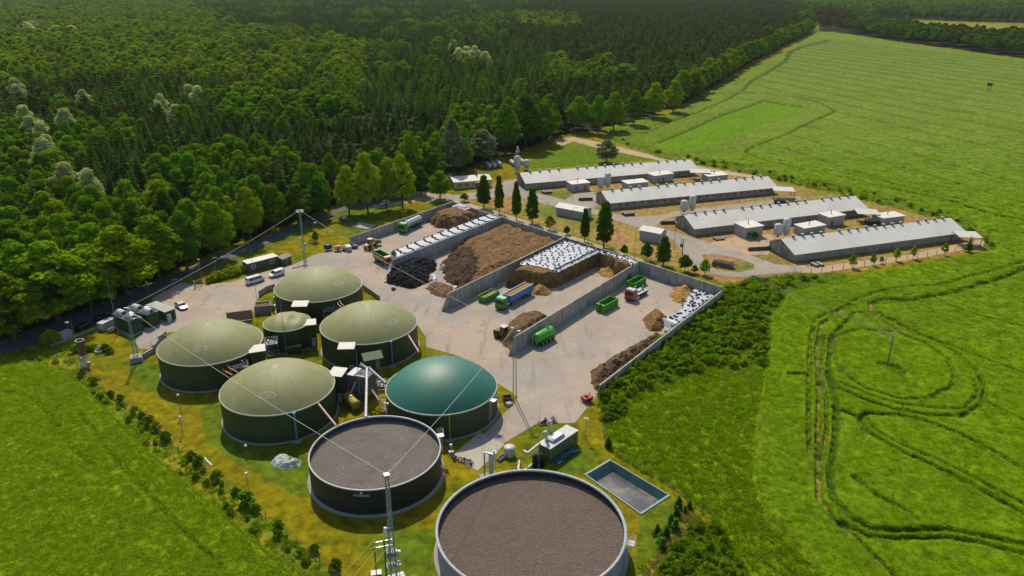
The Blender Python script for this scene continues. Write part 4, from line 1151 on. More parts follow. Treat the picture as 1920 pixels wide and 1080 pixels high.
def small_car(label, front, rear, paint, van=0, group=None, Lg=4.3, rows=1):
    root = place2("van" if van else "car", label, "van" if van else "car", front, rear, group=group)
    W2 = .95 if van else .88
    h = Lg / 2
    if van == 2:      # minibus
        prof = [(-h, .35), (h, .35), (h, .9), (h - .55, 1.15), (h - 1.25, 1.95), (-h + .1, 2.0), (-h, 1.8)]
    elif van:
        prof = [(-h, .32), (h, .32), (h + .02, .8), (h - .85, 1.02), (h - 1.5, 1.75), (-h + .15, 1.85), (-h, 1.7)]
    else:
        prof = [(-h, .30), (h, .30), (h + .02, .65), (h - .95, .88), (h - 1.65, 1.40), (-h + 1.0, 1.45), (-h + .1, .98), (-h, .9)]
    top = max(z for x, z in prof)
    mb = MB()
    n = len(prof)
    vs = []
    for y in (-W2, W2):
        for x, z in prof:
            k = max(0, (z - .9) / (top - .9)) if top > .9 else 0
            vs.append((x, y * (1 - .16 * k), z))
    fs = [tuple(range(n)), tuple(reversed(range(n, 2 * n)))] + [((i + 1) % n, i, n + i, n + (i + 1) % n) for i in range(n)]
    mb._add(vs, fs); body = mb.build("body", paint, root)
    # glass: front screen and side bands a few mm proud
    def at(x):
        for (x0, z0), (x1, z1) in zip(prof[1:-1], prof[2:]):
            if x1 <= x <= x0: return z0 + (z1 - z0) * (x0 - x) / (x0 - x1 + 1e-9)
        return top
    (xa, za), (xb, zb) = prof[3], prof[4]
    mb = MB()
    nx, nz = (zb - za), (xa - xb); l_ = math.hypot(nx, nz); ox, oz = nx / l_ * .02, nz / l_ * .02
    p = lambda t, y: (xa + (xb - xa) * t + ox, y * (1 - .16 * ((za + (zb - za) * t) - .9) / (top - .9)), za + (zb - za) * t + oz)
    mb._add([p(.08, -W2 * .9), p(.08, W2 * .9), p(.94, W2 * .9), p(.94, -W2 * .9)], [(0, 1, 2, 3)])
    mb.build("windscreen", GLASS, body)
    spans = [(xb - .05, xb - 1.1), (xb - 1.2, xb - 2.2)] if not van else ([(xb + .1, xb - .8), (xb - .9, xb - 1.9), (xb - 2.0, -h + .3)] if van == 2 else [(xb + .1, xb - .8), (xb - .95, xb - 1.7)])
    for s_ in (-1, 1):
        for x0, x1 in spans:
            zb_, zt = (1.12 if van else .92), top - .16
            f = lambda z: s_ * (W2 * (1 - .16 * max(0, z - .9) / (top - .9)) + .012)
            mb = MB(); mb._add([(x0 + (.25 if x0 > xb - .2 else 0), f(zb_), zb_), (x1, f(zb_), zb_), (x1, f(zt), zt), (x0, f(zt), zt)], [(0, 1, 2, 3)] if s_ < 0 else [(3, 2, 1, 0)])
            mb.build("side_window", GLASS, body)
        mb = MB(); mb.cbox(h - .02, s_ * W2 * .7, .62, .08, .36, .16); mb.build("headlight", mat("lamp_glass", (.7, .7, .7), .2), body)
    mb = MB(); r0 = prof[-2]; r1 = prof[-1]
    mb.cbox(-h - .0, 0, (1.25 if van else .95), .06, W2 * 1.4, .45 if van else .3) if van else mb._add([(-h + .15, -W2 * .75, 1.02), (-h + .15, W2 * .75, 1.02), (-h + .92, W2 * .7, 1.42), (-h + .92, -W2 * .7, 1.42)], [(3, 2, 1, 0)])
    if van: mb.build("rear_window", GLASS, body)
    else:
        for i in range(4): pass
        o_ = mb.build("rear_window", GLASS, body); o_.location = (-.02, 0, .02)
    wheels(root, (h - .85, -h + .85), W2 - .1, .32, .22)
    return root
WCAR = mat("white_car_paint", (.72, .72, .72), .3, var=.02, coat=.5)
SCAR = mat("silver_car_paint", (.50, .51, .52), .3, var=.02, metal=.3, coat=.5)
BCAR = mat("black_car_paint", (.012, .013, .018), .25, var=.05, coat=.6)
small_car("white minibus with dark windows parked near the green cabin", (494, 525), (464, 534), WCAR, 2, Lg=5.2)
small_car("small white van facing left in front of the grey shed", (508, 521), (530, 514), WCAR, 1, Lg=4.5)
small_car("silver hatchback parked beside the cooling containers", (349, 583), (332, 572), SCAR)
small_car("dark car at the lower left end of the shaded parked cars", (172, 610), (145, 622), BCAR, Lg=4.4)
small_car("black car in the middle of the shaded parked cars", (207, 594), (180, 606), mat("dark_blue_car_paint", (.012, .018, .035), .25, coat=.6), Lg=4.5)
small_car("dark blue car behind the cooling container fans", (253, 571), (236, 581), mat("blue_car_paint", (.02, .05, .12), .25, coat=.6), Lg=4.3)
small_car("white car under the trees beside the dirt parking area", (716, 386), (728, 381), WCAR, Lg=4.3)

def lorry_cab(root, xf, paint, roofp=None, hgt_=3.1, W2=1.22, L_=2.1, z0=.75):
    prof = [(xf - L_, z0), (xf, z0), (xf + .03, z0 + .9), (xf - .18, hgt_ - .25), (xf - .5, hgt_), (xf - L_, hgt_ + .02)]
    mb = MB(); mb.prism(prof, -W2, W2); c = mb.build("cab", paint, root)
    mb = MB()
    a, b = (xf + .045, z0 + .98), (xf - .145, hgt_ - .42)
    mb._add([(a[0], -W2 + .14, a[1]), (a[0], W2 - .14, a[1]), (b[0], W2 - .14, b[1]), (b[0], -W2 + .14, b[1])], [(0, 1, 2, 3)])
    mb.build("windscreen", GLASS, c)
    for s_ in (-1, 1):
        mb = MB(); y = s_ * (W2 + .012)
        mb._add([(xf - .25, y, z0 + 1.0), (xf - 1.25, y, z0 + .95), (xf - 1.25, y, hgt_ - .45), (xf - .4, y, hgt_ - .45)], [(0, 1, 2, 3)] if s_ < 0 else [(3, 2, 1, 0)])
        mb.build("side_window", GLASS, c)
        mb = MB(); mb.cbox(xf + .12, s_ * (W2 + .16), z0 + 1.0, .12, .2, .7); mb.build("mirror", BLACK, c)
        mb = MB(); mb.cbox(xf + .02, s_ * (W2 - .3), z0 - .3, .1, .4, .22); mb.build("headlight", mat("lamp_glass", (.7, .7, .7), .2), c)
    mb = MB(); mb.box(xf - L_ + .1, -W2 + .02, z0 - .4, xf + .08, W2 - .02, z0 - .01); mb.build("bumper", STEEL_D, c)
    if roofp:
        mb = MB(); mb.box(xf - L_ + .02, -W2 + .03, hgt_ + .03, xf - .5, W2 - .03, hgt_ + .1); mb.build("cab_roof", roofp, c)
    return c
def chassis(root, x0, x1):
    mb = MB(); mb.box(x0, -.45, .75, x1, -.3, 1.05); mb.box(x0, .3, .75, x1, .45, 1.05)
    for k in range(5):
        x = x0 + (x1 - x0) * (k + .5) / 5; mb.cbox(x, 0, .8, .12, .6, .15)
    mb.box(x0 + .1, -1.15, .7, x0 + .2, 1.15, .95)
    mb.build("chassis", STEEL_D, root)
def load_bed(W, L_, h, x0, z, topm, wob=.2, name="load", parent=None, seed=0):
    V, F = [], []
    nx, ny = 26, 10
    gx = np.linspace(x0, x0 + L_, nx); gy = np.linspace(-W / 2, W / 2, ny)
    X, Y = np.meshgrid(gx, gy, indexing='ij')
    Z = z + wob * (fbm(X + seed, Y, 1.4) - .4) + h * (1 - (Y / (W / 2)) ** 2)
    i = np.arange(nx * ny).reshape(nx, ny)
    F = np.stack([i[:-1, :-1], i[1:, :-1], i[1:, 1:], i[:-1, 1:]], -1).reshape(-1, 4)
    return link(name, nmesh(name, np.stack([X, Y, Z], -1).reshape(-1, 3), F, topm, False), parent)
def open_body(root, x0, x1, z0, h, paint, W2=1.25, ribs=8, name="tipper_body", inner=None, ribm=None, th=.09):
    mb = MB()
    mb.box(x0, -W2, z0, x1, W2, z0 + .12)
    mb.box(x0, -W2, z0 + .12, x1, -W2 + th, z0 + h); mb.box(x0, W2 - th, z0 + .12, x1, W2, z0 + h)
    mb.box(x0, -W2 + th, z0 + .12, x0 + th, W2 - th, z0 + h - .02); mb.box(x1 - th, -W2 + th, z0 + .12, x1, W2 - th, z0 + h - .02)
    mb.box(x0 - .04, -W2 - .05, z0 + h + .002, x1 + .04, -W2 + th + .04, z0 + h + .1); mb.box(x0 - .04, W2 - th - .04, z0 + h + .002, x1 + .04, W2 + .05, z0 + h + .1)
    mb.m = 1
    for k in range(ribs):
        x = x0 + (x1 - x0) * (k + .5) / ribs
        for s_ in (-1, 1): mb.cbox(x, s_ * (W2 + .045), z0 + .05, .1, .08, h - .08)
    return mb.build(name, [paint, ribm or paint], root)
# green and blue articulated lorry
r_ = place2("tipper_lorry", "green cab lorry pulling a blue trailer loaded with yellow silage", "lorry", (937, 581), (992, 550))
lorry_cab(r_, 7.2, GREENV, mat("pale_green_roof", (.25, .50, .30), .5))
chassis(r_, -6.8, 5.2)
mb = MB(); mb.box(3.9, -1.1, .7, 5.0, 1.1, 1.25); mb.cyl((4.9, -.9, 1.2), (4.9, -.9, 2.6), .09); mb.build("fuel_tanks", GALV, r_)
BLUT = mat("blue_trailer_panel", (.05, .20, .50), .45, coat=.2, stain=(.08, .18, .40), stain_scale=1)
b_ = open_body(r_, -6.9, 3.6, 1.15, 1.75, BLUT, ribs=0, name="trailer_body", ribm=BLUT)
mb = MB(); mb.box(-6.95, -1.32, 3.01, 3.65, -1.12, 3.08); mb.box(-6.95, 1.12, 3.01, 3.65, 1.32, 3.08); mb.box(3.5, -1.12, 3.0, 3.65, 1.12, 3.07); mb.build("top_rail", WHITE, b_)
mb = MB(); mb.T = Matrix.Translation((2.5, -1.27, 2.1)); mb.cyl((0, .01, 0), (0, -.02, 0), .45, n=20); mb.m = 1; mb.cyl((0, -.02, 0), (0, -.03, 0), .3, n=16); mb.build("body_emblem", [WHITE, BLUT], b_)
load_bed(2.25, 9.7, .3, -6.7, 2.65, SILT, parent=b_)
wheels(r_, (5.9, 2.7, -3.2, -4.5, -5.8), 1.05, .5, .32)
# green lorry with silver tank
r_ = place2("tanker_lorry", "green cab tanker lorry with a silver and green tank in the first bay", "lorry", (749, 440), (792, 420))
lorry_cab(r_, 5.6, GREENV, mat("pale_green_roof", (.25, .50, .30), .5), 3.3); chassis(r_, -5.6, 4.4)
mb = MB(); mb.T = Matrix.Translation((-5.6, 0, 2.25)) @ Matrix.Rotation(math.pi / 2, 4, 'Y')
mb.lathe([(.02, 0), (.8, .05), (1.12, .3), (1.15, .5), (1.15, 8.3), (1.12, 8.5), (.8, 8.75), (.02, 8.8)], 24)
tk = mb.build("tank", SILV, r_)
mb = MB()
for k in range(9):
    x = -4.8 + k * .85; s_ = -1
    for s_ in (-1, 1):
        mb.hexa([(x, s_ * 1.165, 1.9), (x + .7, s_ * 1.165, 1.9), (x + .7, s_ * 1.19, 1.9), (x, s_ * 1.19, 1.9)], [(x + .15, s_ * 1.10, 2.65), (x + .5, s_ * 1.10, 2.65), (x + .5, s_ * 1.13, 2.65), (x + .15, s_ * 1.13, 2.65)])
mb.build("tank_stripes", GREENV, tk)
mb = MB(); mb.box(-5, -.35, 3.42, 2.9, .35, 3.5)
for k in range(4): mb.cyl((-4 + k * 2, 0, 3.3), (-4 + k * 2, 0, 3.65), .28)
mb.build("walkway", GALV, tk)
wheels(r_, (4.4, 2.6, -1.6, -2.9, -4.2), 1.05, .5, .32)
# orange and green tipper
r_ = place2("tipper_lorry", "orange cab lorry with an empty green and yellow tipper body", "lorry", (736, 503), (703, 485))
lorry_cab(r_, 4.0, ORNG, mat("pale_cab_roof", (.60, .45, .38), .5), 2.9, L_=1.8); chassis(r_, -3.9, 3)
open_body(r_, -4.2, 2.0, 1.2, 1.7, mat("tipper_green", (.03, .20, .02), .5), ribs=9, ribm=mat("tipper_yellow", (.45, .33, .02), .5), name="tipper_body")
mb = MB(); mb.box(-4.1, -1.29, 1.35, 1.9, -1.252, 2.55); mb.build("side_panel", mat("tipper_yellow", (.45, .33, .02), .5), r_)
wheels(r_, (2.9, 1.4, -1.6, -2.8), 1.05, .5, .32)
# red hooklift lorry
r_ = place2("hooklift_lorry", "red cab hooklift lorry with white roof, without container", "lorry", (1177, 566), (1208, 549))
lorry_cab(r_, 3.9, RED, WHITE, 3.1); chassis(r_, -4.0, 2.8)
mb = MB(); mb.box(1.0, -.9, 1.15, 1.7, .9, 2.7); mb.build("hose_cabinet", WHITE, r_)
mb = MB(); mb.box(-3.9, -1.2, 1.1, .8, -.55, 1.28); mb.box(-3.9, .55, 1.1, .8, 1.2, 1.28); mb.build("mudguard", WHITE, r_)
mb = MB(); mb.hexa([(-2.6, -.2, 1.15), (1.0, -.2, 1.3), (1.0, .2, 1.3), (-2.6, .2, 1.15)], [(-2.6, -.2, 1.5), (1.0, -.2, 1.7), (1.0, .2, 1.7), (-2.6, .2, 1.5)])
mb.tube([(.9, 0, 1.5), (.9, 0, 3.1), (.4, 0, 3.4)], .15, 8); mb.cyl((-2.4, 0, 1.4), (-3.4, 0, 2.6), .12); mb.build("hook_arm", WHITE, r_)
wheels(r_, (2.7, -.8, -2.1, -3.3), 1.05, .5, .32)
# roll-off containers
def container(label, f_, b_, h=1.5, load=None, slot=False, L_=6.2):
    r = place2("rolloff_container", label, "container", f_, b_, group=None)
    bd = open_body(r, -L_ / 2, L_ / 2, .15, h, GREENV, ribs=11, name="container_body")
    mb = MB(); mb.box(-L_ / 2, -.6, 0, L_ / 2, -.45, .148); mb.box(-L_ / 2, .45, 0, L_ / 2, .6, .148); mb.build("skid", STEEL_D, r)
    if load: load_bed(2.2, L_ - .3, .25, -L_ / 2 + .15, h * .72, load, .5, parent=r, seed=5)
    else:
        mb = MB(); mb.box(-L_ / 2 + .1, -1.14, .272, L_ / 2 - .1, 1.14, .30); mb.build("rusty_floor", RUST, r)
    if slot:
        mb = MB()
        for s_ in (-1, 1): mb.box(L_ / 2 + .01, s_ * 1.25 if s_ < 0 else .25, .1, L_ / 2 + .6, -.25 if s_ < 0 else 1.25, .15 + h + .08)
        mb.build("hook_end", GREENV, r)
    return r
container("bright green container heaped with brown waste at the foot of the concrete wall", (903, 568), (930, 554), 1.5, load=mat("waste_load", (.30, .20, .12), 1, var=.5, scale=5))
container("empty bright green container with a notched front end", (1123, 587), (1155, 569), 1.9, slot=True)
container("empty bright green container half hidden behind the red lorry", (1180, 543), (1206, 529), 1.7)
# slurry tanker trailer
r_ = place2("slurry_tanker", "bright green round slurry tank trailer at the end of the concrete wall", "trailer", (1002, 652), (1036, 633))
LG = mat("light_green_tank", (.07, .36, .02), .4, coat=.1, stain=(.06,.24,.03), stain_scale=.8)
mb = MB(); mb.T = Matrix.Translation((-3.3, 0, 2.05)) @ Matrix.Rotation(math.pi / 2, 4, 'Y')
mb.lathe([(.02, 0), (.7, .06), (1.1, .3), (1.2, .6), (1.2, 6.0), (1.1, 6.3), (.7, 6.55), (.02, 6.6)], 28)
tk = mb.build("tank", LG, r_)
mb = MB(); mb.tube([(3.4, -.6, .9), (3.4, -.6, 2.6), (3.0, -.3, 3.3)], .12, 8); mb.tube([(3.4, .5, .9), (3.5, .5, 2.0)], .1, 8); mb.build("filling_arm", GALV, r_)
mb = MB(); mb.cyl((-1.5, 0, 3.2), (-1.5, 0, 3.5), .3); mb.cyl((-3.2, .7, 1.5), (-3.2, .7, 3.3), .1); mb.build("hatch", STEEL_D, r_)
chassis(r_, -3.4, 3.2)
mb = MB(); mb.box(-2.9, -1.3, 1.05, 2.4, -1.05, 1.2); mb.box(-2.9, 1.05, 1.05, 2.4, 1.3, 1.2); mb.build("mudguard", LG, r_)
wheels(r_, (1.7, .3, -1.1, -2.4), 1.08, .5, .35)
# wheel loader
def loader(label, f_, b_, paint, up=.4, bucket=True, name="wheel_loader", cabside=False):
    r = place2(name, label, "loader", f_, b_)
    mb = MB(); mb.prism([(-3.0, .8), (-.2, .8), (-.2, 1.7), (-1.2, 1.95), (-2.9, 1.75), (-3.1, 1.3)], -.75, .75); mb.box(-.2, -.5, .75, 1.2, .5, 1.35)
    mb.build("body", paint, r)
    mb = MB(); mb.box(-2.7, -.78, 1.0, -1.6, .78, 1.55); mb.build("engine_grille", BLACK, r)
    mb = MB(); mb.prism([(-1.1, 1.7), (.35, 1.7), (.2, 3.1), (-1.0, 3.1)], -.68, .68); c = mb.build("cab", GLASS, r)
    mb = MB(); mb.box(-1.2, -.8, 3.11, .45, .8, 3.25); mb.build("cab_roof", mat("pale_cab_roof", (.60, .45, .38), .5), c)
    mb = MB()
    for x in (-1.0, .28):
        for y in (-.7, .7): mb.cyl((x, y, 1.7), (x, y, 3.1), .05, n=5)
    mb.build("cab_posts", paint, c)
    mb = MB()
    for y in (-.45, .45): mb.tube([(.7, y, 1.5), (2.0, y, 1.3 + up), (2.9, y, .7 + up)], .13, 6)
    mb.build("lift_arm", paint, r)
    mb = MB(); mb.prism([(2.9, .3 + up), (4.1, .12 + up), (4.0, .2 + up), (3.0, .42 + up), (2.9, 1.3 + up), (3.3, 1.5 + up), (3.25, 1.55 + up), (2.75, 1.35 + up)], -1.35, 1.35)
    for y in (-1.36, 1.30): mb.prism([(2.9, .3 + up), (4.1, .12 + up), (3.4, 1.5 + up), (2.8, 1.3 + up)], y, y + .06)
    mb.build("bucket", mat("bucket_steel", (.20, .17, .12), .7), r)
    wheels(r, (1.3, -1.8), .95, .75, .5, paint)
    return r
LY = mat("loader_yellow", (.55, .27, .02), .5, stain=(.25, .13, .03), stain_scale=2)
loader("yellow wheel loader with raised bucket at the entrance of the first bay", (708, 459), (684, 472), LY, .5)
loader("muddy yellow loader at the end of the wall behind the green slurry tanker", (960, 640), (934, 631), mat("muddy_yellow", (.26, .15, .03), .8, stain=(.12, .07, .03), stain_scale=1.5), .3)
# things along the grass edge
r_ = place2("water_trailer", "dark blue water tank trailer left in the row at the grass edge", "trailer", (609, 470), (622, 469))
mb = MB(); mb.T = Matrix.Translation((-1.3, 0, 1.2)) @ Matrix.Rotation(math.pi / 2, 4, 'Y'); mb.lathe([(.02, 0), (.5, .05), (.75, .3), (.75, 2.3), (.5, 2.55), (.02, 2.6)], 18)
mb.build("tank", mat("dark_blue_tank", (.02, .05, .14), .4), r_); wheels(r_, (0,), .8, .4, .25)
r_ = place2("sprayer_trailer", "small orange trailer with a pump box in the row at the grass edge", "trailer", (627, 471), (641, 470))
mb = MB(); mb.box(-1.6, -.7, .6, 1.4, .7, .75); mb.cyl((1.4, 0, .65), (2.4, 0, .5), .06); mb.build("frame", STEEL_D, r_)
mb = MB(); mb.prism([(-1, .76), (1, .76), (.9, 1.5), (.3, 1.7), (-.9, 1.7)], -.65, .65); mb.build("pump_box", mat("orange_box", (.55, .24, .06), .6), r_); wheels(r_, (0,), .8, .38, .25)
r_ = place2("baler", "white and brown machine between the orange trailer and the white bag", "machine", (644, 467), (651, 472))
mb = MB(); mb.box(-1, -.6, .5, .6, .6, 1.2); mb.cyl((-.2, -.7, 1.3), (-.2, .7, 1.3), .4); mb.build("body", WHITE, r_)
mb = MB(); mb.cyl((.5, 0, .8), (1.6, 0, .5), .08); mb.box(.3, -.8, .3, .9, .8, .6); mb.build("drawbar", RUST, r_); wheels(r_, (-.3,), .7, .35, .2)
r_ = place2("skip", "pale covered box container beside the end of the forest side wall", "container", (656, 474), (651, 466))
mb = MB(); mb.prism([(-1.4, 0), (1.4, 0), (1.6, 1.2), (-1.6, 1.2)], -.8, .8); mb.build("box", mat("pale_skip", (.45, .36, .30), .7), r_)
mb = MB(); mb.prism([(-1.6, 1.205), (1.6, 1.205), (1.3, 1.6), (-1.3, 1.6)], -.8, .8); mb.build("cover", WHITE, r_)
r_ = place2("generator", "small dark generator in the shade of the forest side wall end", "machine", (662, 467), (669, 465))
mb = MB(); mb.cbox(0, 0, .2, 1.6, .9, .9); mb.build("housing", mat("grey_green_housing", (.10, .13, .11), .6), r_)
mb = MB(); mb.cyl((.4, 0, 1.1), (.4, 0, 1.6), .06); mb.cbox(0, 0, 0, 1.8, 1.0, .19); mb.build("frame", STEEL_D, r_)
# red machine by the low wall end
r_ = place2("feed_mixer", "small red machine standing alone near the end of the low outer wall", "machine", (1092, 755), (1108, 751))
mb = MB(); mb.hexa([(-1, -.7, .35), (1, -.7, .35), (1, .7, .35), (-1, .7, .35)], [(-1.1, -.85, 1.3), (.9, -.85, 1.1), (.9, .85, 1.1), (-1.1, .85, 1.3)]); mb.build("hopper", mat("faded_red", (.40, .05, .03), .6), r_)
mb = MB(); mb.cyl((.2, -.4, 1.1), (.2, .4, 1.35), .28); mb.cyl((-.6, 0, 1.2), (-.6, 0, 1.9), .06); mb.cyl((.9, 0, .6), (1.7, 0, .4), .07); mb.build("drive_unit", STEEL_D, r_); wheels(r_, (-.2,), .85, .35, .22)

# ---------------------------------------------------------------- green cabin and sheds by the van parking
cabin((466, 512), (523, 497), 3.0, 2.7, "dark green site cabin with white windows behind the parked vans", name="site_cabin", wallm=GREENC, flue=False, door=False, win=False, over=.1)
sc = bpy.data.objects["site_cabin"]
for x in (1.7, 7.6):
    mb = MB(); mb.box(x - .65, -.07, .95, x + .65, -.01, 2.1); f_ = mb.build("window", WHITE, sc)
    mb = MB(); mb.box(x - .45, -.09, 1.12, x + .45, -.072, 1.95); mb.build("pane", GLASS, f_)
mb = MB(); mb.box(-.07, .8, .95, -.01, 1.9, 2.0); mb.build("window", WHITE, sc)
cabin((531, 499), (547, 492), 2.6, 2.1, "small grey garden shed with pale roof right of the green cabin", name="garden_shed", cat="shed", wallm=GREENC, roofm=CONC_L, flue=False, gable=.4, over=.25, win=False, doorx=.3)
# hut with open door next to the containers
cabin((313, 604), (331, 597), 7.6, 2.6, "long green hut with flat grey roof and an open white door", name="pump_hut", wallm=GREENC, roofm=mat("grey_flat_roof", (.42, .41, .37), .9, var=.12, stain=(.25, .24, .2), stain_scale=.5), flue=False, door=False, win=False, over=.2)
ph = bpy.data.objects["pump_hut"]
mb = MB(); mb.box(.9, -.05, .05, 2.0, -.01, 2.2); dr = mb.build("doorway", BLACK, ph)
mb = MB(); mb.box(-.2, -.9, .05, .9, -.82, 2.2); mb.build("door_leaf", WHITE, dr)
# cooling containers with half-round fan hoods
HOOD = mat("silver_hood", (.55, .57, .62), .35, metal=.4)
def chp(pl, pr, depth, label):
    a, b = Vector(P(*pl)), Vector(P(*pr)); u = b - a; Lg = u.length
    r = empty("engine_container", label, "container", (a.x, a.y, .1), math.atan2(u.y, u.x), "green engine containers with fan hoods")
    h = 3.3
    mb = MB(); mb.box(0, 0, 0, Lg, depth, h)
    mb.m = 1
    for k in range(12): mb.cbox(Lg * (k + .5) / 12, -.03, .1, .08, .06, h - .2)
    for k in range(24): mb.cbox(-.03, depth * (k + .5) / 24, .1, .06, .08, h - .2)
    mb.build("container_wall", [GREENT, GREENC], r)
    mb = MB(); mb.box(-.05, -.05, h + .003, Lg + .05, depth + .05, h + .1); tp = mb.build("roof", mat("grey_green_roof", (.14, .16, .11), .8), r)
    for y0 in (.2, depth * .62):
        pr_ = [(.25 + 1.15 * (1 - math.cos(math.pi * i / 12)), h + .105 + 1.15 * math.sin(math.pi * i / 12)) for i in range(13)]
        mb = MB(); mb.prism(pr_, y0, y0 + 2.3, False); hd = mb.build("fan_hood", HOOD, tp)
        mb = MB(); mb.cyl((1.4, y0 - .06, h + .6), (1.4, y0 - .01, h + .6), .42, n=16); mb.build("fan", STEEL_D, hd)
    mb = MB()
    for k in range(5): mb.cyl((.4 + k * .4, depth * .45, h + .1), (.4 + k * .4, depth * .45, h + .5 + .2 * (k % 2)), .13)
    mb.tube([(.3, depth * .4, h + .4), (2.2, depth * .4, h + .4), (2.2, depth * .55, h + .4)], .08); mb.cbox(Lg - .5, depth * .5, h + .1, .7, 1.6, .5)
    mb.build("roof_pipes", GALV, tp)
    mb = MB(); mb.cbox(.8, depth * .92, h + .1, 1.4, 1.0, .35); mb.build("air_box", mat("pale_air_box", (.38, .37, .30), .8), tp)
    for x in (Lg * .25, Lg * .55):
        mb = MB(); mb.box(x, -.09, .1, x + .7, -.062, 2.3); mb.build("door", GREENC, r)
    return r
chp((247, 628), (271, 619), 7.2, "front left green engine container with two silver fan hoods")
chp((281, 616), (302, 607), 7.2, "green engine container with silver hoods next to the long hut")
mb = MB(); pp = WP([(243, 633), (275, 621), (320, 605), (336, 600), (300, 585), (262, 590), (205, 610)])
o = sheet("container_slab", pp, .12, CONC_L, world=True)
r_ = place2("white_machine_box", "white rectangular box left of the green engine containers", "box", (191, 619), (203, 613))
mb = MB(); mb.cbox(0, 0, 0, 2.4, 1.7, 1.7); mb.build("box_body", WHITE, r_); mb = MB(); mb.cbox(0, 0, 1.71, 2.6, 1.9, .12); mb.build("lid", WHITE, r_)
r_ = place2("cooler_unit", "white cooler with round dark fan openings beside the white box", "machine", (206, 613), (214, 608))
mb = MB(); mb.cbox(0, 0, .1, 1.6, 1.6, 1.8); mb.build("casing", WHITE, r_)
for x in (-.4, .4):
    mb = MB(); mb.cyl((x, -.81, 1.0), (x, -.84, 1.0), .33, n=14); mb.build("fan", BLACK, r_)
r_ = place2("picnic_table", "dark wooden picnic table beside the tall thin lightning rod", "table", (203, 624), (215, 618))
mb = MB(); mb.cbox(0, 0, .72, 2.0, .8, .06); mb.build("table_top", WOOD, r_)
for s_ in (-1, 1):
    mb = MB(); mb.cbox(0, s_ * .75, .42, 2.0, .28, .05); mb.build("bench", WOOD, r_)
    mb = MB(); mb.hexa([(s_ * .7 - .04, -.8, 0), (s_ * .7 + .04, -.8, 0), (s_ * .7 + .04, -.7, 0), (s_ * .7 - .04, -.7, 0)], [(s_ * .7 - .04, .0, .71), (s_ * .7 + .04, .0, .71), (s_ * .7 + .04, .1, .71), (s_ * .7 - .04, .1, .71)])
    mb.hexa([(s_ * .7 - .04, .7, 0), (s_ * .7 + .04, .7, 0), (s_ * .7 + .04, .8, 0), (s_ * .7 - .04, .8, 0)], [(s_ * .7 - .04, -.1, .71), (s_ * .7 + .04, -.1, .71), (s_ * .7 + .04, 0, .71), (s_ * .7 - .04, 0, .71)])
    mb.build("leg", WOOD, r_)
r_ = place2("white_container", "low white container beside the round bush near the lane", "container", (117, 636), (130, 630))
mb = MB(); mb.cbox(0, 0, 0, 2.6, 1.5, 1.5)
mb.m = 1; mb.cbox(0, -.77, .1, .05, .03, 1.3); mb.build("box_body", [WHITE, GALV], r_); mb = MB(); mb.cbox(0, 0, 1.51, 2.7, 1.6, .1); mb.build("lid", WHITE, r_)
# low edge wall along the lane
def low_wall(pts, h, th, label, m=CONC, steps=None, name="low_wall", cat="wall"):
    W_ = [Vector(P(*p)) for p in pts]
    c = W_[0]
    mb = MB()
    for i, (a, b) in enumerate(zip(W_[:-1], W_[1:])):
        d = (b - a).normalized() * .01; n = Vector((-d.y, d.x)).normalized() * th / 2
        a, b = a - c, b - c
        hh = h if steps is None else steps[i]
        mb.hexa([(*(a - n), -.3), (*(b - n), -.3), (*(b + n), -.3), (*(a + n), -.3)], [(*(a - n), hh), (*(b - n), hh), (*(b + n), hh), (*(a + n), hh)])
    o = mb.build(name, m); o.location = (c.x, c.y, 0)
    return tag(o, label, cat)
low_wall([(95, 650), (180, 617), (214, 604)], .5, .3, "low concrete kerb wall along the shaded lane by the parked cars")
low_wall([(270, 672), (290, 660), (300, 648), (313, 638)], 1.8, .4, "short stepped grey retaining wall left of the leftmost domed tank", steps=[1.2, 1.8, 2.4])
low_wall([(486, 556), (500, 547), (516, 542)], 1.6, .3, "curved retaining wall left of the farthest domed tank")
low_wall([(681, 541), (697, 552), (712, 563)], 1.3, .25, "short retaining wall right of the farthest domed tank")
low_wall([(548, 504), (575, 497)], .3, .3, "low kerb along the yard in front of the garden shed")
mb = MB()
for z in (.9, 1.5):
    pass
def railing(pts, h, label, m, z0=0.0, n=2, name="handrail"):
    W_ = [Vector(P(*p, z0)) for p in pts]; c = W_[0]
    r = empty(name, label, "railing", (c.x, c.y, z0))
    mb = MB()
    for k in range(n):
        z = h * (k + 1) / n
        mb.tube([(*(p - c), z) for p in W_], .035, 5)
    mb.build("rail", m, r)
    for a, b in zip(W_[:-1], W_[1:]):
        k = max(1, int((b - a).length / 1.8))
        for i in range(k + 1):
            p = a.lerp(b, i / k) - c
            mb = MB(); mb.cyl((*p, 0), (*p, h), .035, n=5); mb.build("post", m, r)
    return r
GRAIL = mat("green_rail_paint", (.10, .25, .10), .5)
railing([(257, 665), (285, 649), (304, 636)], 1.1, "green handrail above the stepped retaining wall", GRAIL)

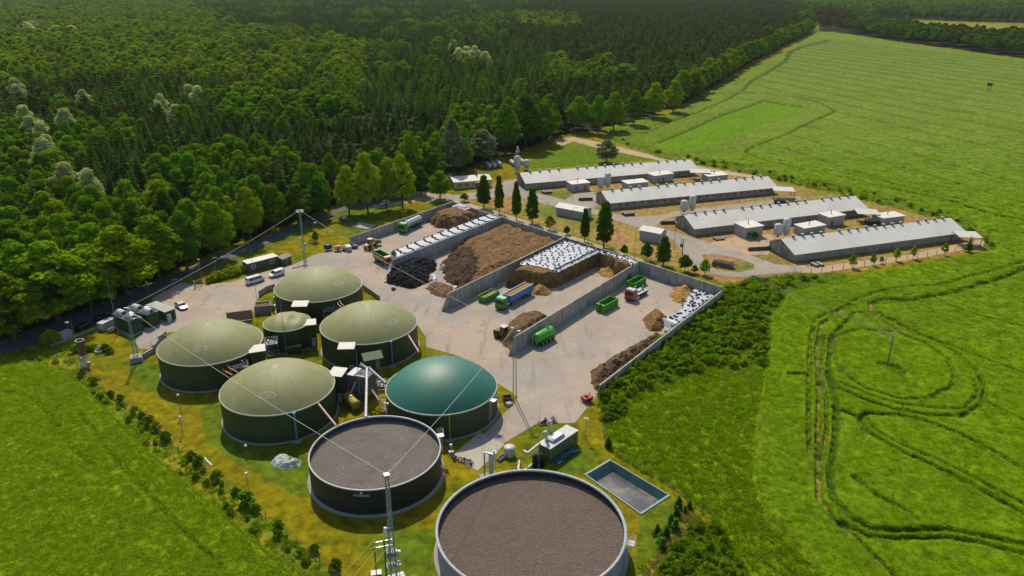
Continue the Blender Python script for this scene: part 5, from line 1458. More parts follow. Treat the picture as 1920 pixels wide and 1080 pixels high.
# ---------------------------------------------------------------- masts and poles
def lattice(base, top_y, w0, w1, label, block=None, h=None, head=None, group="lattice masts joined by lightning wires", m=None, side=3):
    p = P(*base); h = h or hgt(p, top_y)
    r = empty("lattice_mast", label, "mast", (p[0], p[1], 0), .4, group)
    z0 = 0
    if block:
        mb = MB(); mb.hexa([(-block, -block, -.2), (block, -block, -.2), (block, block, -.2), (-block, block, -.2)], [(-block * .9, -block * .9, 1.2), (block * .9, -block * .9, 1.2), (block * .9, block * .9, 1.2), (-block * .9, block * .9, 1.2)])
        mb.build("concrete_block", CONC_L, r); z0 = 1.2
    m = m or mat("mast_steel", (.22, .30, .31), .5, metal=.3)
    C4 = [(math.cos(math.pi / 4 + k * math.pi / 2), math.sin(math.pi / 4 + k * math.pi / 2)) for k in range(4)]
    at = lambda k, z: (C4[k][0] * (w0 + (w1 - w0) * (z - z0) / (h - z0)), C4[k][1] * (w0 + (w1 - w0) * (z - z0) / (h - z0)), z)
    for k in range(4):
        mb = MB(); mb.cyl(at(k, z0), at(k, h), .055, .05, n=5); mb.build("leg", m, r)
    mb = MB(); z = z0; fl = 0
    while z < h - .4:
        z2 = min(z + max(.7, (w0 + (w1 - w0) * (z - z0) / (h - z0)) * 1.6), h)
        for k in range(4):
            j = (k + 1) % 4
            a, b = (at(k, z), at(j, z2)) if fl else (at(j, z), at(k, z2))
            mb.cyl(a, b, .032, n=4, caps=False); mb.cyl(at(k, z2), at(j, z2), .028, n=4, caps=False)
        z = z2; fl = 1 - fl
    mb.build("bracing", m, r)
    return r, h, Vector((p[0], p[1], h))
m2, h2_, T2p = lattice((257, 676), 577, .55, .28, "lattice mast on a concrete block left of the domed tanks", block=1.35)
mb = MB(); mb.box(-.5, -.15, h2_ - .05, .5, .15, h2_ + .05); mb.build("head_plate", GALV, m2)
mb = MB(); mb.tube([(.2, 0, h2_ * .78), (1.0, -.3, h2_ * .8)], .05); mb.cbox(1.1, -.3, h2_ * .79, .5, .35, .12); mb.build("floodlight", LAMPW, m2)
m3, h3_, T3p = lattice((572, 490), 394, .42, .3, "tall floodlight mast beside the yard edge with a cluster of lamps")
fh = MB(); fh.lathe([(.75, h3_), (.8, h3_ + .06), (.75, h3_ + .12)], 16); fh.build("lamp_ring", STEEL_D, m3)
for k in range(6):
    t = k * math.pi / 3
    mb = MB(); mb.cbox(.85 * math.cos(t), .85 * math.sin(t), h3_ - .55, .5, .5, .45); mb.m = 1
    mb.cbox(.85 * math.cos(t), .85 * math.sin(t), h3_ - .62, .42, .42, .05); mb.build("floodlight", [LAMPW, WHITE], m3)
mb = MB(); mb.cbox(.5, 0, h3_ * .30, .5, .4, .8); mb.build("control_box", GALV, m3)
mb = MB(); mb.cyl((.3, 0, 0), (.3, 0, 2.2), .12, n=8); mb.cbox(.3, 0, -.05, 1.4, 1.0, .2); mb.build("foundation", CONC_L, m3)
m1, h1_, T1p = lattice((741, 1112), 890, .62, .28, "near lattice tower in front of the slurry tanks at the bottom edge")
mb = MB(); mb.cbox(0, 0, h1_, .7, .7, .1); mb.cyl((0, 0, h1_), (0, 0, h1_ + 2.8), .03, n=5); mb.build("head_plate", GALV, m1)
mb = MB(); mb.cyl((-.3, -.5, h1_ * .60), (-.9, -.9, h1_ * .60), .05); mb.cyl((-.9, -.9, h1_ * .62), (-1.0, -1.0, h1_ * .57), .2, .26); mb.build("floodlight", LAMPW, m1)
mb = MB(); mb.cbox(.3, 0, h1_ * .13, 2.4, 1.6, .12); mb.tube([(-.9, -.8, h1_ * .13), (-.9, -.8, h1_ * .13 + 1), (1.5, -.8, h1_ * .13 + 1), (1.5, -.8, h1_ * .13)], .04); mb.build("platform", WHITE, m1)
# double pole at the wall end
p4 = P(965, 750); h4 = hgt(p4, 612)
r4 = empty("twin_pole", "pair of tall thin poles beside the small brown crate at the yard corner", "mast", (*p4, 0), 0)
for x in (-.32, .32):
    mb = MB(); mb.cyl((x, 0, 0), (x * .6, 0, h4), .10, .07, n=7); mb.build("pole", mat("pole_steel", (.25, .24, .23), .6, metal=.2), r4)
mb = MB()
for k in range(14): mb.cyl((-.3, 0, 1 + k * h4 / 15), (.3, 0, 1 + k * h4 / 15), .03, n=4)
mb.build("rungs", GALV, r4)
mb = MB(); mb.tube([(0, 0, h4 * .93), (.6, -.4, h4 * .96)], .05); mb.cbox(.8, -.5, h4 * .95, .6, .4, .14); mb.cbox(-.5, 0, h4 * .98, .5, .3, .12); mb.build("floodlight", LAMPW, r4)
T4p = Vector((p4[0], p4[1], h4))
WIRE = mat("pale_wire", (.62, .58, .45), .6)
def wire(a, b, sag, label, r=.03, n=24, name="lightning_wire", m=None, cat="wire", group=None):
    a, b = Vector(a), Vector(b); c = a.lerp(b, .5)
    mb = MB(); pts = []
    for i in range(n + 1):
        t = i / n; q = a.lerp(b, t); q.z -= sag * 4 * t * (1 - t); pts.append(q - c)
    mb.tube(pts, r, 4)
    o = mb.build(name, m or WIRE); o.location = c
    return tag(o, label, cat, group)
wire(T1p, T2p, .9, "pale wire from the near lattice tower to the mast on the concrete block")
wire(T2p, T3p, .8, "pale wire from the mast on the concrete block to the floodlight mast")
wire(T3p, T4p + Vector((0, 0, -.5)), 1.2, "pale wire from the floodlight mast across the yard to the twin poles")
wire(T1p, T4p, .8, "pale wire from the near lattice tower past the teal dome to the twin poles")
def thin_rod(base, top, label, r=.07, m=None, name="lightning_rod", group="thin lightning rods", h=None):
    p = P(*base); h = h or hgt(p, top)
    rt = empty(name, label, "rod", (p[0], p[1], 0), 0, group)
    mb = MB(); mb.cyl((0, 0, 0), (0, 0, h * .55), r, r * .8, n=6); mb.cyl((0, 0, h * .55), (0, 0, h), r * .6, r * .3, n=6); mb.build("rod", m or mat("rod_blue_grey", (.20, .34, .36), .5), rt)
    mb = MB(); mb.cbox(0, 0, -.05, .7, .5, .18); mb.build("footing", CONC_L, rt)
    return rt
thin_rod((222, 625), 509, "tall thin rod beside the picnic table")
thin_rod((143, 646), 599, "thin rod near the lamp post by the low kerb wall")
thin_rod((485, 588), 452, "thin rod rising in front of the parked minibus")
thin_rod((537, 665), 537, "thin rod standing beside the smallest domed tank")
thin_rod((676, 756), 606, "thin rod in front of the domed tank by the gabled shed")
thin_rod((690, 775), 700, "short thin rod beside the tall pale inclined pipe")
thin_rod((1010, 880), 757, "thin rod in front of the green engine cabin by the big slurry tank", .06)
thin_rod((4, 682), 645, "short rod at the far left edge near the lane", .08, WOOD)
def lamp_post(base, top, label, arm=0, group="small lamp posts", m=None, two=False):
    p = P(*base); h = hgt(p, top)
    r = empty("lamp_post", label, "lamp post", (p[0], p[1], 0), random.uniform(-.5, .5), group)
    mb = MB(); mb.cyl((0, 0, 0), (0, 0, h), .07, .05, n=6)
    if arm: mb.tube([(0, 0, h), (arm * .6, 0, h + .3), (arm, 0, h + .25)], .04, 5)
    mb.build("pole", m or mat("pole_steel", (.25, .24, .23), .6, metal=.2), r)
    for s_ in ((-1, 1) if two else (1,)):
        mb = MB(); mb.cyl((arm + s_ * (.25 if two else 0), 0, h + (.2 if arm else -.02)), (arm + s_ * (.25 if two else 0), 0, h + (.38 if arm else .22)), .28, .18, n=10); mb.build("lamp_head", LAMPW, r)
    return r
lamp_post((134, 642), 605, "lamp post with twin heads by the white container", two=True)
lamp_post((281, 562), 530, "lamp post at the shaded lane behind the long green hut")
lamp_post((379, 530), 487, "lamp post beside the green gate")
lamp_post((593, 445), 418, "lamp post with twin heads in the grass behind the floodlight mast", two=True)
lamp_post((340, 776), 741, "lamp post below the leftmost domed tank")
lamp_post((343, 812), 782, "short lamp post on the grass left of the second domed tank")
lamp_post((463, 853), 836, "low lamp at the foot of the second domed tank")
lamp_post((466, 918), 888, "thin post lamp on the mown grass by the white tarpaulin")
lamp_post((1098, 822), 786, "lamp post between the green engine cabin and the fence", two=True)
lamp_post((728, 808), 757, "lamp post beside the left side of the teal domed tank", two=True)
lamp_post((955, 636), 598, "lamp post by the muddy yellow loader", arm=1.0)
for i, (b, t) in enumerate((((1074, 440), 390), ((1189, 487), 426), ((1263, 472), 417))):
    lamp_post(b, t, ("tall slim street lamp by the first gabled shed", "tall slim street lamp left of the second gabled shed", "slim pole between the gabled shed and the third barn")[i], arm=1.2 if i < 2 else 0, m=WOOD if i == 2 else None)
lamp_post((1488, 517), 498, "short post at the right end of the looped road")
# power poles
def power_pole(base, top, label, h=None, arms=1, ins=3, box=False, name="power_pole", w_=1.8, rz=.3):
    p = P(*base); h = h or hgt(p, top)
    r = empty(name, label, "pole", (p[0], p[1], 0), rz)
    mb = MB(); mb.cyl((0, 0, 0), (0, 0, h), .17, .11, n=8); mb.build("pole", mat("grey_wood_pole", (.17, .15, .13), .9), r)
    for k in range(arms):
        z = h - .35 - k * .9
        mb = MB(); mb.cbox(0, 0, z, w_, .12, .12); ar = mb.build("crossarm", GALV, r)
        for i in range(ins):
            x = (-.5 + i / (ins - 1)) * (w_ - .2)
            mb = MB(); mb.cyl((x, 0, z + .12), (x, 0, z + .38), .08, .05, n=8); mb.build("insulator", mat("brown_insulator", (.25, .2, .18), .3), ar)
    if box:
        mb = MB(); mb.cbox(-.5, 0, h * .5, .7, .6, 1.0); mb.build("transformer", STEEL_D, r)
    return r, h, Vector((p[0], p[1], h))
pA, hA, tA = power_pole((1662, 693), 628, "wooden power pole alone in the crop circle")
pB, hB, tB = power_pole((1279, 478), 447, "power pole with a small transformer by the looped road", box=True, arms=2)
pC, hC, tC = power_pole((727, 1108), 1004, "transformer pole with insulators in front of the near lattice tower", arms=2, ins=3, w_=2.6, h=9.0)
pc_ = Vector(P(727, 1108)); tC = Vector((pc_.x, pc_.y, 9.0))
mb = MB(); mb.cbox(.9, 0, 6.0, 1.3, .9, .8)
mb.build("transformer", mat("grey_transformer", (.22, .25, .25), .5), pC)
for k in range(4):
    mb = MB(); mb.cyl((.45 + k * .3, 0, 6.8), (.45 + k * .3, 0, 7.25), .09, .06, n=8); mb.build("insulator", WHITE, pC)
for k in range(5):
    mb = MB(); mb.cyl((.3 + k * .35, -.5, 4.9), (.3 + k * .35, -.5, 5.3), .14, .1, n=8); mb.build("fuse_holder", WHITE, pC)
mb = MB(); mb.cbox(1.0, -.4, 4.75, 2.0, .9, .12); mb.build("platform", WHITE, pC)
r_ = empty("switch_cabinet", "dark green electric cabinet with pale lid at the foot of the transformer pole", "cabinet", (*P(707, 1092), 0), .2)
mb = MB(); mb.cbox(0, 0, 0, 1.3, .8, 1.7); mb.build("cabinet_body", GREENC, r_); mb = MB(); mb.cbox(0, 0, 1.71, 1.5, 1.0, .12); mb.build("lid", WHITE, r_)
mb = MB(); mb.cyl((0, .5, 0), (0, .5, 5.6), .09, n=6); mb.cbox(0, .5, 5.5, .9, .15, .1); mb.build("vent_post", STEEL_D, r_)
lamp_post((750, 1096), 1034, "lamp post with four heads right of the near lattice tower", two=True)
wn = [(-1.2, .2), (0, 0), (1.2, -.2)]
for i, (x, y) in enumerate(wn):
    a = tC + Vector((x, y, -.1)); b = Vector((*P(560 + i * 40, 1190), 6.0))
    wire(a, b + Vector((-8, -22, 0)), .6, ("left", "middle", "right")[i] + " one of three power lines running down from the transformer pole", .03, name="power_line", cat="cable", m=mat("bright_cable", (.45, .50, .12), .6), group="three power lines at the bottom edge")
for i in range(3):
    wire(tA + Vector((i * .8 - .8, 0, 0)), tB + Vector((i * .8 - .8, 0, 0)), 1.6, ("left", "middle", "right")[i] + " cable of the thin power line over the crop circle", .022, name="power_line", cat="cable", m=mat("grey_cable", (.25, .27, .22), .6), group="power line over the crop field")

# ---------------------------------------------------------------- pipes between the tanks
def pipe(pts, r, m, label, name="pipe", flange=True, cat="pipe", group=None, n=10, ends=None):
    pts = [Vector(p) for p in pts]; c = pts[0].copy()
    rt = empty(name, label, cat, c, 0, group)
    mb = MB(); mb.tube([p - c for p in pts], r, n)
    for p in pts[1:-1]: mb.lathe([(0.01, p.z - c.z - r), (r * .8, p.z - c.z - r * .6), (r * 1.02, p.z - c.z), (r * .8, p.z - c.z + r * .6), (.01, p.z - c.z + r)], 8, p.x - c.x, p.y - c.y)
    mb.build("tube", m, rt)
    if flange:
        for a, b in ((pts[0], pts[1]), (pts[-1], pts[-2])):
            d = (b - a).normalized(); mb = MB(); mb.cyl(a - c - d * .05, a - c + d * .12, r * 1.5, n=n); mb.build("flange", ends or m, rt)
    return rt
PINK = mat("faded_red_pipe", (.55, .30, .26), .45)
pipe([PV(597, 757, 5.9), PV(631, 799, 4.9)], .20, PINK, "faded red inclined pipe from the second domed tank to the black slurry tank", ends=REDP)
pipe([PV(766, 629, 5.9), PV(786, 661, 5.3)], .20, PINK, "faded red inclined pipe between the olive dome and the teal dome", ends=REDP)
pipe([PV(416, 680, 5.4), PV(418, 694, 4.6), PV(436, 704, 4.2)], .20, REDP, "bent red pipe beside the leftmost domed tank")
pipe([PV(424, 678, 5.6), PV(428, 689, 5.0), PV(445, 698, 4.6)], .12, YELL, "bent yellow pipe beside the leftmost domed tank")
pipe([PV(631, 562, 5.6), PV(634, 571, 5.0), PV(640, 577, 4.6)], .20, REDP, "bent red pipe beside the farthest domed tank")
pipe([PV(635, 560, 5.8), PV(640, 570, 5.2), PV(644, 573, 5.0)], .12, YELL, "bent yellow pipe beside the farthest domed tank")
WPIPE = mat("pale_pipe", (.60, .56, .56), .45)
pipe([PV(676, 683, 7.6), PV(688, 690, 7.0), PV(686, 783, 4.9)], .26, WPIPE, "long pale pipe sloping from the gabled shed down to the black slurry tank")
pipe([PV(692, 690, 7.0), PV(723, 718, 5.5)], .24, WPIPE, "pale pipe sloping from the gabled shed to the teal domed tank")
pipe([PV(676, 694, 5.8), PV(655, 744, 1.6)], .14, WPIPE, "thin pale pipe from the grey steel box down to the yellow cylinder")
pipe([PV(698, 732, 3.0), PV(728, 778, .5)], .17, WPIPE, "pale pipe low between the grey steel box and the teal tank")
BPIPE = mat("blue_grey_pipe", (.14, .22, .33), .45)
def wallpipe(c, R, px, h, label, r=.2, m=None, top=REDP):
    q = Vector(P(px[0], px[1], h)) - Vector(c); q = q.normalized() * (R + r + .12)
    x, y = c[0] + q.x, c[1] + q.y
    rt = empty("pipe", label, "pipe", (x, y, 0))
    mb = MB(); mb.cyl((0, 0, .1), (0, 0, h - .2), r, n=10); mb.cyl((0, 0, h * .5), (0, 0, h * .5 + .12), r * 1.4, n=10); mb.build("tube", m or BPIPE, rt)
    mb = MB(); mb.cyl((0, 0, h - .2), (0, 0, h + .15), r * 1.35, n=10); mb.build("cap", top, rt)
    mb = MB(); mb.cbox(0, -.3, 0, 1.4, 1.2, .12); mb.build("footing", CONC_L, rt)
wallpipe((-45.4, 131.9), 10.75, (547, 768), 5.9, "blue grey upright pipe on the front of the second domed tank", top=mat("blue_cap", (.03, .25, .5), .4))
wallpipe((-32.8, 161.3), 10.95, (728, 637), 5.9, "blue grey upright pipe on the olive tank behind the gabled shed", top=mat("blue_cap", (.03, .25, .5), .4))
wallpipe((-13.8, 133.4), 10.85, (839, 766), 5.4, "yellow upright pipe on the front of the teal domed tank", r=.12, m=YELL, top=YELL)
def ladder_stage(c, R, px, h, label, name="access_ladder", m=GALV, inward=False):
    q = Vector(P(px[0], px[1], h)) - Vector(c); an = math.atan2(q.y, q.x); d = q.normalized() * (R + .05)
    rt = empty(name, label, "ladder", (c[0] + d.x, c[1] + d.y, 0), an)
    mb = MB()
    for y in (-.25, .25): mb.cyl((.25, y, .1), (.25, y, h + .9), .035, n=5)
    for k in range(int(h / .35)): mb.cyl((.25, -.25, .4 + k * .35), (.25, .25, .4 + k * .35), .022, n=4)
    mb.build("ladder", m, rt)
    mb = MB()
    for k in range(6):
        z = 2.2 + k * (h - 2.4) / 5
        pts = [(.25 + .45 * math.sin(math.pi * i / 6), -.32 * math.cos(math.pi * i / 6), z) for i in range(7)]; mb.tube(pts, .02, 4)
    for i in (1, 3, 5): mb.cyl((.25 + .45 * math.sin(math.pi * i / 6), -.32 * math.cos(math.pi * i / 6), 2.2), (.25 + .45 * math.sin(math.pi * i / 6), -.32 * math.cos(math.pi * i / 6), h + .9), .02, n=4)
    mb.build("safety_cage", m, rt)
    mb = MB(); mb.cbox(.6, .7, h - .15, 1.1, 1.2, .06)
    for x, y in ((.1, 1.3), (1.1, 1.3), (1.1, .2)): mb.cyl((x, y, h - .1), (x, y, h + .95), .025, n=4)
    for z in (.5, .95): mb.tube([(.1, 1.3, h + z), (1.1, 1.3, h + z), (1.1, .2, h + z)], .025, 4)
    mb.build("platform", m, rt)
    return rt
ladder_stage((-13.8, 133.4), 10.85, (904, 747), 5.4, "caged ladder on the right front of the teal domed tank")
ladder_stage((_bx, _by), _bR + .2, (1176, 1022), 4.4, "white ladder platform on the right side of the largest slurry tank", m=WHITE)
ladder_stage((-23.3, 111.9), 11.1, (822, 820), 4.9, "ladder platform with lamp on the right side of the black slurry tank")
def frame_stage(px, h, w_, d, rz, label, z0=0):
    p = P(px[0], px[1]); rt = empty("pipe_platform", label, "platform", (*p, 0), rz, "steel pipe platforms between the tanks")
    mb = MB()
    for x in (-w_ / 2, w_ / 2):
        for y in (-d / 2, d / 2): mb.cyl((x, y, 0), (x, y, h + 1.0), .05, n=5)
    for z in (h * .33, h * .66):
        mb.tube([(-w_ / 2, -d / 2, z), (w_ / 2, -d / 2, z), (w_ / 2, d / 2, z), (-w_ / 2, d / 2, z), (-w_ / 2, -d / 2, z)], .04, 4)
        mb.cyl((-w_ / 2, -d / 2, z), (w_ / 2, -d / 2, z + h * .33), .035, n=4)
    mb.build("frame", GALV, rt)
    mb = MB(); mb.cbox(0, 0, h, w_, d, .07); mb.build("deck", mat("grating", (.20, .21, .23), .6), rt)
    mb = MB()
    for z in (.5, 1.0): mb.tube([(-w_ / 2, -d / 2, h + z), (w_ / 2, -d / 2, h + z), (w_ / 2, d / 2, h + z), (-w_ / 2, d / 2, h + z), (-w_ / 2, -d / 2, h + z)], .03, 4)
    mb.build("railing", GALV, rt)
    mb = MB(); mb.cyl((-w_ / 4, 0, h), (-w_ / 4, 0, h + .8), .16, n=8); mb.cyl((w_ / 4, 0, h), (w_ / 4, 0, h + 1.3), .09, n=8); mb.cyl((-w_ / 4, 0, h + .5), (w_ / 4, 0, h + .5), .1, n=6); mb.build("valves", GALV, rt)
frame_stage((513, 672), 3.9, 2.6, 2.0, .3, "dark steel platform with pipes left of the smallest domed tank")
frame_stage((452, 722), 4.2, 3.8, 1.6, .6, "steel platform behind the red and yellow pipes of the leftmost tank")
frame_stage((622, 606), 3.6, 3.8, 1.8, .45, "steel platform between the farthest tank and its neighbour")
frame_stage((718, 758), 4.4, 1.6, 1.6, .2, "narrow steel stair platform at the left side of the teal domed tank")
# gabled shed on posts and grey steel box
gp = P(700, 712)
r_ = empty("gabled_shed", "small shed with an olive green gable roof on top between the tanks", "shed", (*gp, 0), .42)
mb = MB(); mb.cbox(0, 0, 3.2, 3.6, 2.6, 2.6); mb.build("wall", GREENT, r_)
GRF = mat("olive_roof_sheet", (.19, .24, .12), .6, var=.08)
mb = MB()
for s_ in (-1, 1):
    A = [(-2.1, s_ * 1.75, 5.55), (2.1, s_ * 1.75, 5.55), (2.1, s_ * .002, 6.6), (-2.1, s_ * .002, 6.6)]
    if s_ > 0: A = [A[1], A[0], A[3], A[2]]
    mb.hexa(A, [(x, y, z + .1) for x, y, z in A])
mb.build("roof", GRF, r_)
for x in (-1.6, 1.6):
    for y in (-1.1, 1.1):
        mb = MB(); mb.cbox(x, y, 0, .16, .16, 3.19); mb.build("post", GALV, r_)
mb = MB(); mb.box(.5, -1.36, 3.3, 1.3, -1.31, 5.2); mb.build("door", mat("grey_blue_door", (.20, .25, .27), .6), r_)
bp_ = P(681, 742)
r_ = empty("substrate_hopper", "tall grey steel box with dark streaks beside the gabled shed", "hopper", (*bp_, 0), -.35)
STK = mat("streaked_steel", (.17, .16, .15), .6, stain=(.08, .05, .035), stain_scale=.5, stain_amt=.8, streak=True)
mb = MB(); mb.box(-2.3, -1.6, .9, 2.3, 1.6, 5.2)
for k in range(5): mb.cbox(-2.1 + k * 1.05, -1.65, .95, .1, .1, 4.2); mb.cbox(-2.1 + k * 1.05, 1.65, .95, .1, .1, 4.2)
mb.build("box_shell", STK, r_)
mb = MB(); mb.box(-2.4, -1.7, 5.21, -.9, 1.7, 5.35); mb.box(-.2, -1.7, 5.21, 2.4, -1.4, 5.5); mb.build("cover", WHITE, r_)
mb = MB(); mb.box(-.85, -1.55, 5.21, 2.25, 1.55, 5.26); mb.build("opening", mat("grey_grid", (.09, .10, .13), .7), r_)
for x in (-2, 2):
    for y in (-1.4, 1.4):
        mb = MB(); mb.cbox(x, y, 0, .25, .25, .895); mb.build("leg", STEEL_D, r_)
lying_tank((649, 752), (671, 772), .95, "yellow lying cylinder on the grass between three tanks", m=mat("dull_yellow", (.42, .30, .05), .6, stain=(.2, .15, .05), stain_scale=1), name="yellow_cylinder")
cabin((537, 665), (566, 662), 2.3, 1.6, "low brown topped cover box between the smallest dome and the second tank", name="cover_box", cat="box", wallm=GREENT, roofm=mat("brown_cover", (.26, .21, .12), .8), flue=False, door=False, win=False, over=.05)

# flare stack
fp = P(161, 690)
r_ = empty("gas_flare", "rusty flare stack on pipework at the left edge of the lawn", "flare", (*fp, 0), .2)
mb = MB()
mb.lathe([(.78, 3.3), (.82, 3.5), (.82, 6.6)], 24); mb.lathe([(.70, 6.6), (.70, 3.3)], 24)
mb.build("stack", RUST, r_)
mb = MB(); mb.lathe([(.82, 6.6), (.95, 6.62), (.95, 6.8), (.70, 6.8), (.70, 6.6)], 24, smooth=False); mb.build("stack_rim", CONC_L, r_)
mb = MB()
for x in (-.6, .6):
    for y in (-.6, .6): mb.cyl((x, y, 0), (x, y, 3.5), .07, n=5)
for z in (.8, 1.8, 2.8): mb.tube([(-.6, -.6, z), (.6, -.6, z), (.6, .6, z), (-.6, .6, z), (-.6, -.6, z)], .05, 4)
mb.build("frame", GALV, r_)
mb = MB(); mb.cyl((-.9, -.3, .4), (.9, -.3, .4), .25, n=10); mb.cyl((0, 0, .3), (0, 0, 3.4), .2, n=8); mb.cbox(.9, -.4, .6, .7, .6, 1.0); mb.cyl((.6, -.7, 1.6), (-.6, -.7, 1.9), .14, n=8); mb.cbox(-.7, .3, 1.6, .5, .6, .8); mb.build("burner_pipework", SILV, r_)
r_ = empty("well_cover", "pale concrete well with a lifted lid among low bushes", "well", (*P(186, 661), 0), .2)
mb = MB(); mb.lathe([(.9, 0), (.9, .55), (.55, .55), (.55, .1)], 18, smooth=False); mb.build("well_ring", CONC_L, r_)
mb = MB(); mb.hexa([(-.4, .5, .6), (.4, .5, .6), (.4, .58, .6), (-.4, .58, .6)], [(-.4, .75, 1.3), (.4, .75, 1.3), (.4, .83, 1.3), (-.4, .83, 1.3)]); mb.build("lid", GALV, r_)
# pool with liner
pw_ = [Vector(p) for p in POOL]; pc = sum(pw_, Vector((0, 0))) / 4
LIN = mat("teal_pond_liner", (.11, .21, .17), .55, var=.25, scale=.8, stain=(.03, .06, .05), stain_scale=.6)
def pool():
    r = empty("lined_pond", "rectangular pond with green liner and murky water by the right fence", "pond", (pc.x, pc.y, 0))
    def ring(sc, z): return [((p - pc).x * sc, (p - pc).y * sc, z) for p in pw_]
    mb = MB(); o_, i_ = ring(1.05, .14), ring(.985, .16)
    mb._add(o_ + i_, [(k, (k + 1) % 4, 4 + (k + 1) % 4, 4 + k)[::-1] for k in range(4)])
    mb._add(ring(1.05, -.4) + ring(1.05, .14), [(k, (k + 1) % 4, 4 + (k + 1) % 4, 4 + k) for k in range(4)])
    mb.build("liner_edge", mat("pale_teal_edge", (.20, .30, .25), .6), r)
    b_ = []
    for p in pw_:
        q = (p - pc); l_ = q.length; b_.append((q.x * (1 - 1.9 / l_), q.y * (1 - 1.9 / l_), -2.0))
    mb = MB(); mb._add(ring(.985, .16) + b_, [(k, (k + 1) % 4, 4 + (k + 1) % 4, 4 + k)[::-1] for k in range(4)]); mb._add(b_, [(0, 1, 2, 3)]); lo = mb.build("liner", LIN, r)
    w0 = [((p - pc).x * .90, (p - pc).y * .90, -1.5) for p in pw_]
    wm = mat("murky_water", (.085, .085, .10), .2, var=.15, scale=.3, stain=(.27, .24, .14), stain_scale=.28, stain_amt=.9, spec=.5)
    mb = MB(); mb._add([(x, y, -1.35) for x, y, z in w0], [(0, 1, 2, 3)]); o = mb.build("water", wm, r)
    for f in (0,):
        if o.data.polygons[0].normal.z < 0: o.data.flip_normals()
    return r
pool()
# green engine cabin by the big tank
a_, b_ = Vector(P(1031, 869)), Vector(P(1083, 833)); u_ = b_ - a_
r_ = empty("engine_cabin", "green engine cabin with pale roof and two curved chimneys near the big slurry tank", "cabin", (a_.x, a_.y, 0), math.atan2(u_.y, u_.x))
Lc = u_.length; GC2 = mat("mid_green_cabin", (.10, .15, .06), .6, stain=(.06, .08, .04), stain_scale=.6, streak=True)
mb = MB(); mb.box(0, 0, .1, Lc, 2.7, 2.9)
for k in range(5): mb.cbox(Lc * (k + .5) / 5, -.02, .1, .08, .06, 2.8)
mb.build("cabin_wall", GC2, r_)
mb = MB(); mb.box(-.08, -.08, 2.91, Lc + .08, 2.78, 3.05); rf_ = mb.build("roof", WHITE, r_)
mb = MB(); mb.prism([(Lc * .2, 3.06), (Lc * .62, 3.06), (Lc * .62, 3.4), (Lc * .56, 3.7), (Lc * .26, 3.7), (Lc * .2, 3.4)], .7, 2.0); mb.build("silencer", SILV, rf_)
for x, y, h in ((Lc * .18, 2.1, 5.2), (Lc * .52, 3.3, 5.6)):
    mb = MB(); mb.tube([(x, y, 3.0 if y < 2.7 else 0), (x, y, h - .5), (x - .15, y, h - .15), (x - .5, y, h), (x - .85, y, h - .25), (x - .9, y, h - .5)], .28, 12); mb.build("chimney", SILV, rf_)
mb = MB(); mb.box(-.06, .3, .2, -.01, 1.2, 2.3); dd = mb.build("door", GC2, r_)
mb = MB(); mb.cyl((-.07, .75, 1.7), (-.09, .75, 1.7), .2, n=3); mb.build("warning_sign", mat("sign_pale", (.6, .6, .5), .6), dd)
mb = MB(); mb.tube([(-2.5, 1.8, .4), (-5.5, 1.6, .4), (-5.5, 2.6, .4), (-3.4, 4.2, .4)], .22, 10); mb.build("ground_duct", WPIPE, r_)
mb = MB(); mb.tube([(-.2, 2.2, 3.3), (-3.2, 2.4, 2.7), (-3.2, 3.4, 2.7)], .25, 10); mb.build("white_duct", WPIPE, r_)
mb = MB(); mb.tube([(1.0, 3.2, 2.0), (3.4, 3.4, 2.4), (4.4, 3.3, 2.4)], .14, 8); mb.build("yellow_pipe", YELL, r_)
for x, y in ((-1.6, .6), (-2.5, 1.2)):
    mb = MB(); mb.lathe([(.02, 0), (.62, .05), (.62, 2.2), (.4, 2.6), (.02, 2.7)], 16, x, y); mb.build("filter_tank", BLACK, r_)
r_ = empty("hose_heap", "tangle of blue hoses lying along the green engine cabin", "hoses", (*P(1062, 857), 0), math.atan2(u_.y, u_.x))
for k in range(9):
    mb = MB(); pts = []
    ph = random.uniform(0, 6)
    for i in range(30):
        t = i / 29
        pts.append((-3 + 6 * t, .45 * math.sin(t * 7 + ph) + random.uniform(-.05, .05), .1 + .5 * math.sin(t * math.pi) * random.uniform(.6, 1) * (k % 3) / 2 + .05 * k))
    mb.tube(pts, .07, 6); mb.build("hose", mat("blue_hose", (.02, .13, .30), .5) if k != 4 else mat("white_hose", (.5, .5, .5), .5), r_)
r_ = empty("water_tank", "round white water tank on the grass left of the engine cabin", "tank", (*P(955, 853), 0))
mb = MB(); mb.lathe([(1.0, 0), (1.0, 1.5), (.95, 1.6)], 22); mb.build("shell", mat("pale_plastic", (.55, .50, .43), .6), r_)
mb = MB(); mb.lathe([(1.05, 1.55), (1.05, 1.68), (.5, 1.85), (.02, 1.9)], 22); mb.cbox(.2, 0, 1.86, .1, 1.5, .06); mb.build("lid", WHITE, r_)
r_ = empty("concrete_trough", "small empty concrete trough beside the round white water tank", "trough", (*P(940, 861), 0), .9)
mb = MB(); mb.box(-.9, -.4, 0, .9, -.28, .6); mb.box(-.9, .28, 0, .9, .4, .6); mb.box(-.9, -.28, 0, -.78, .28, .59); mb.box(.78, -.28, 0, .9, .28, .59); mb.box(-.78, -.28, 0, .78, .28, .15); mb.build("trough_shell", CONC_L, r_)
r_ = empty("pump_pallet", "rusty pump parts on a pallet at the yard edge above the engine cabin", "machine", (*P(1027, 793), .1), .35)
mb = MB()
for k in range(6): mb.cbox(-1.6 + k * .62, 0, .12, .5, 1.3, .04)
for y in (-.55, 0, .55): mb.cbox(0, y, 0, 3.6, .12, .115)
mb.build("pallet", WOOD, r_)
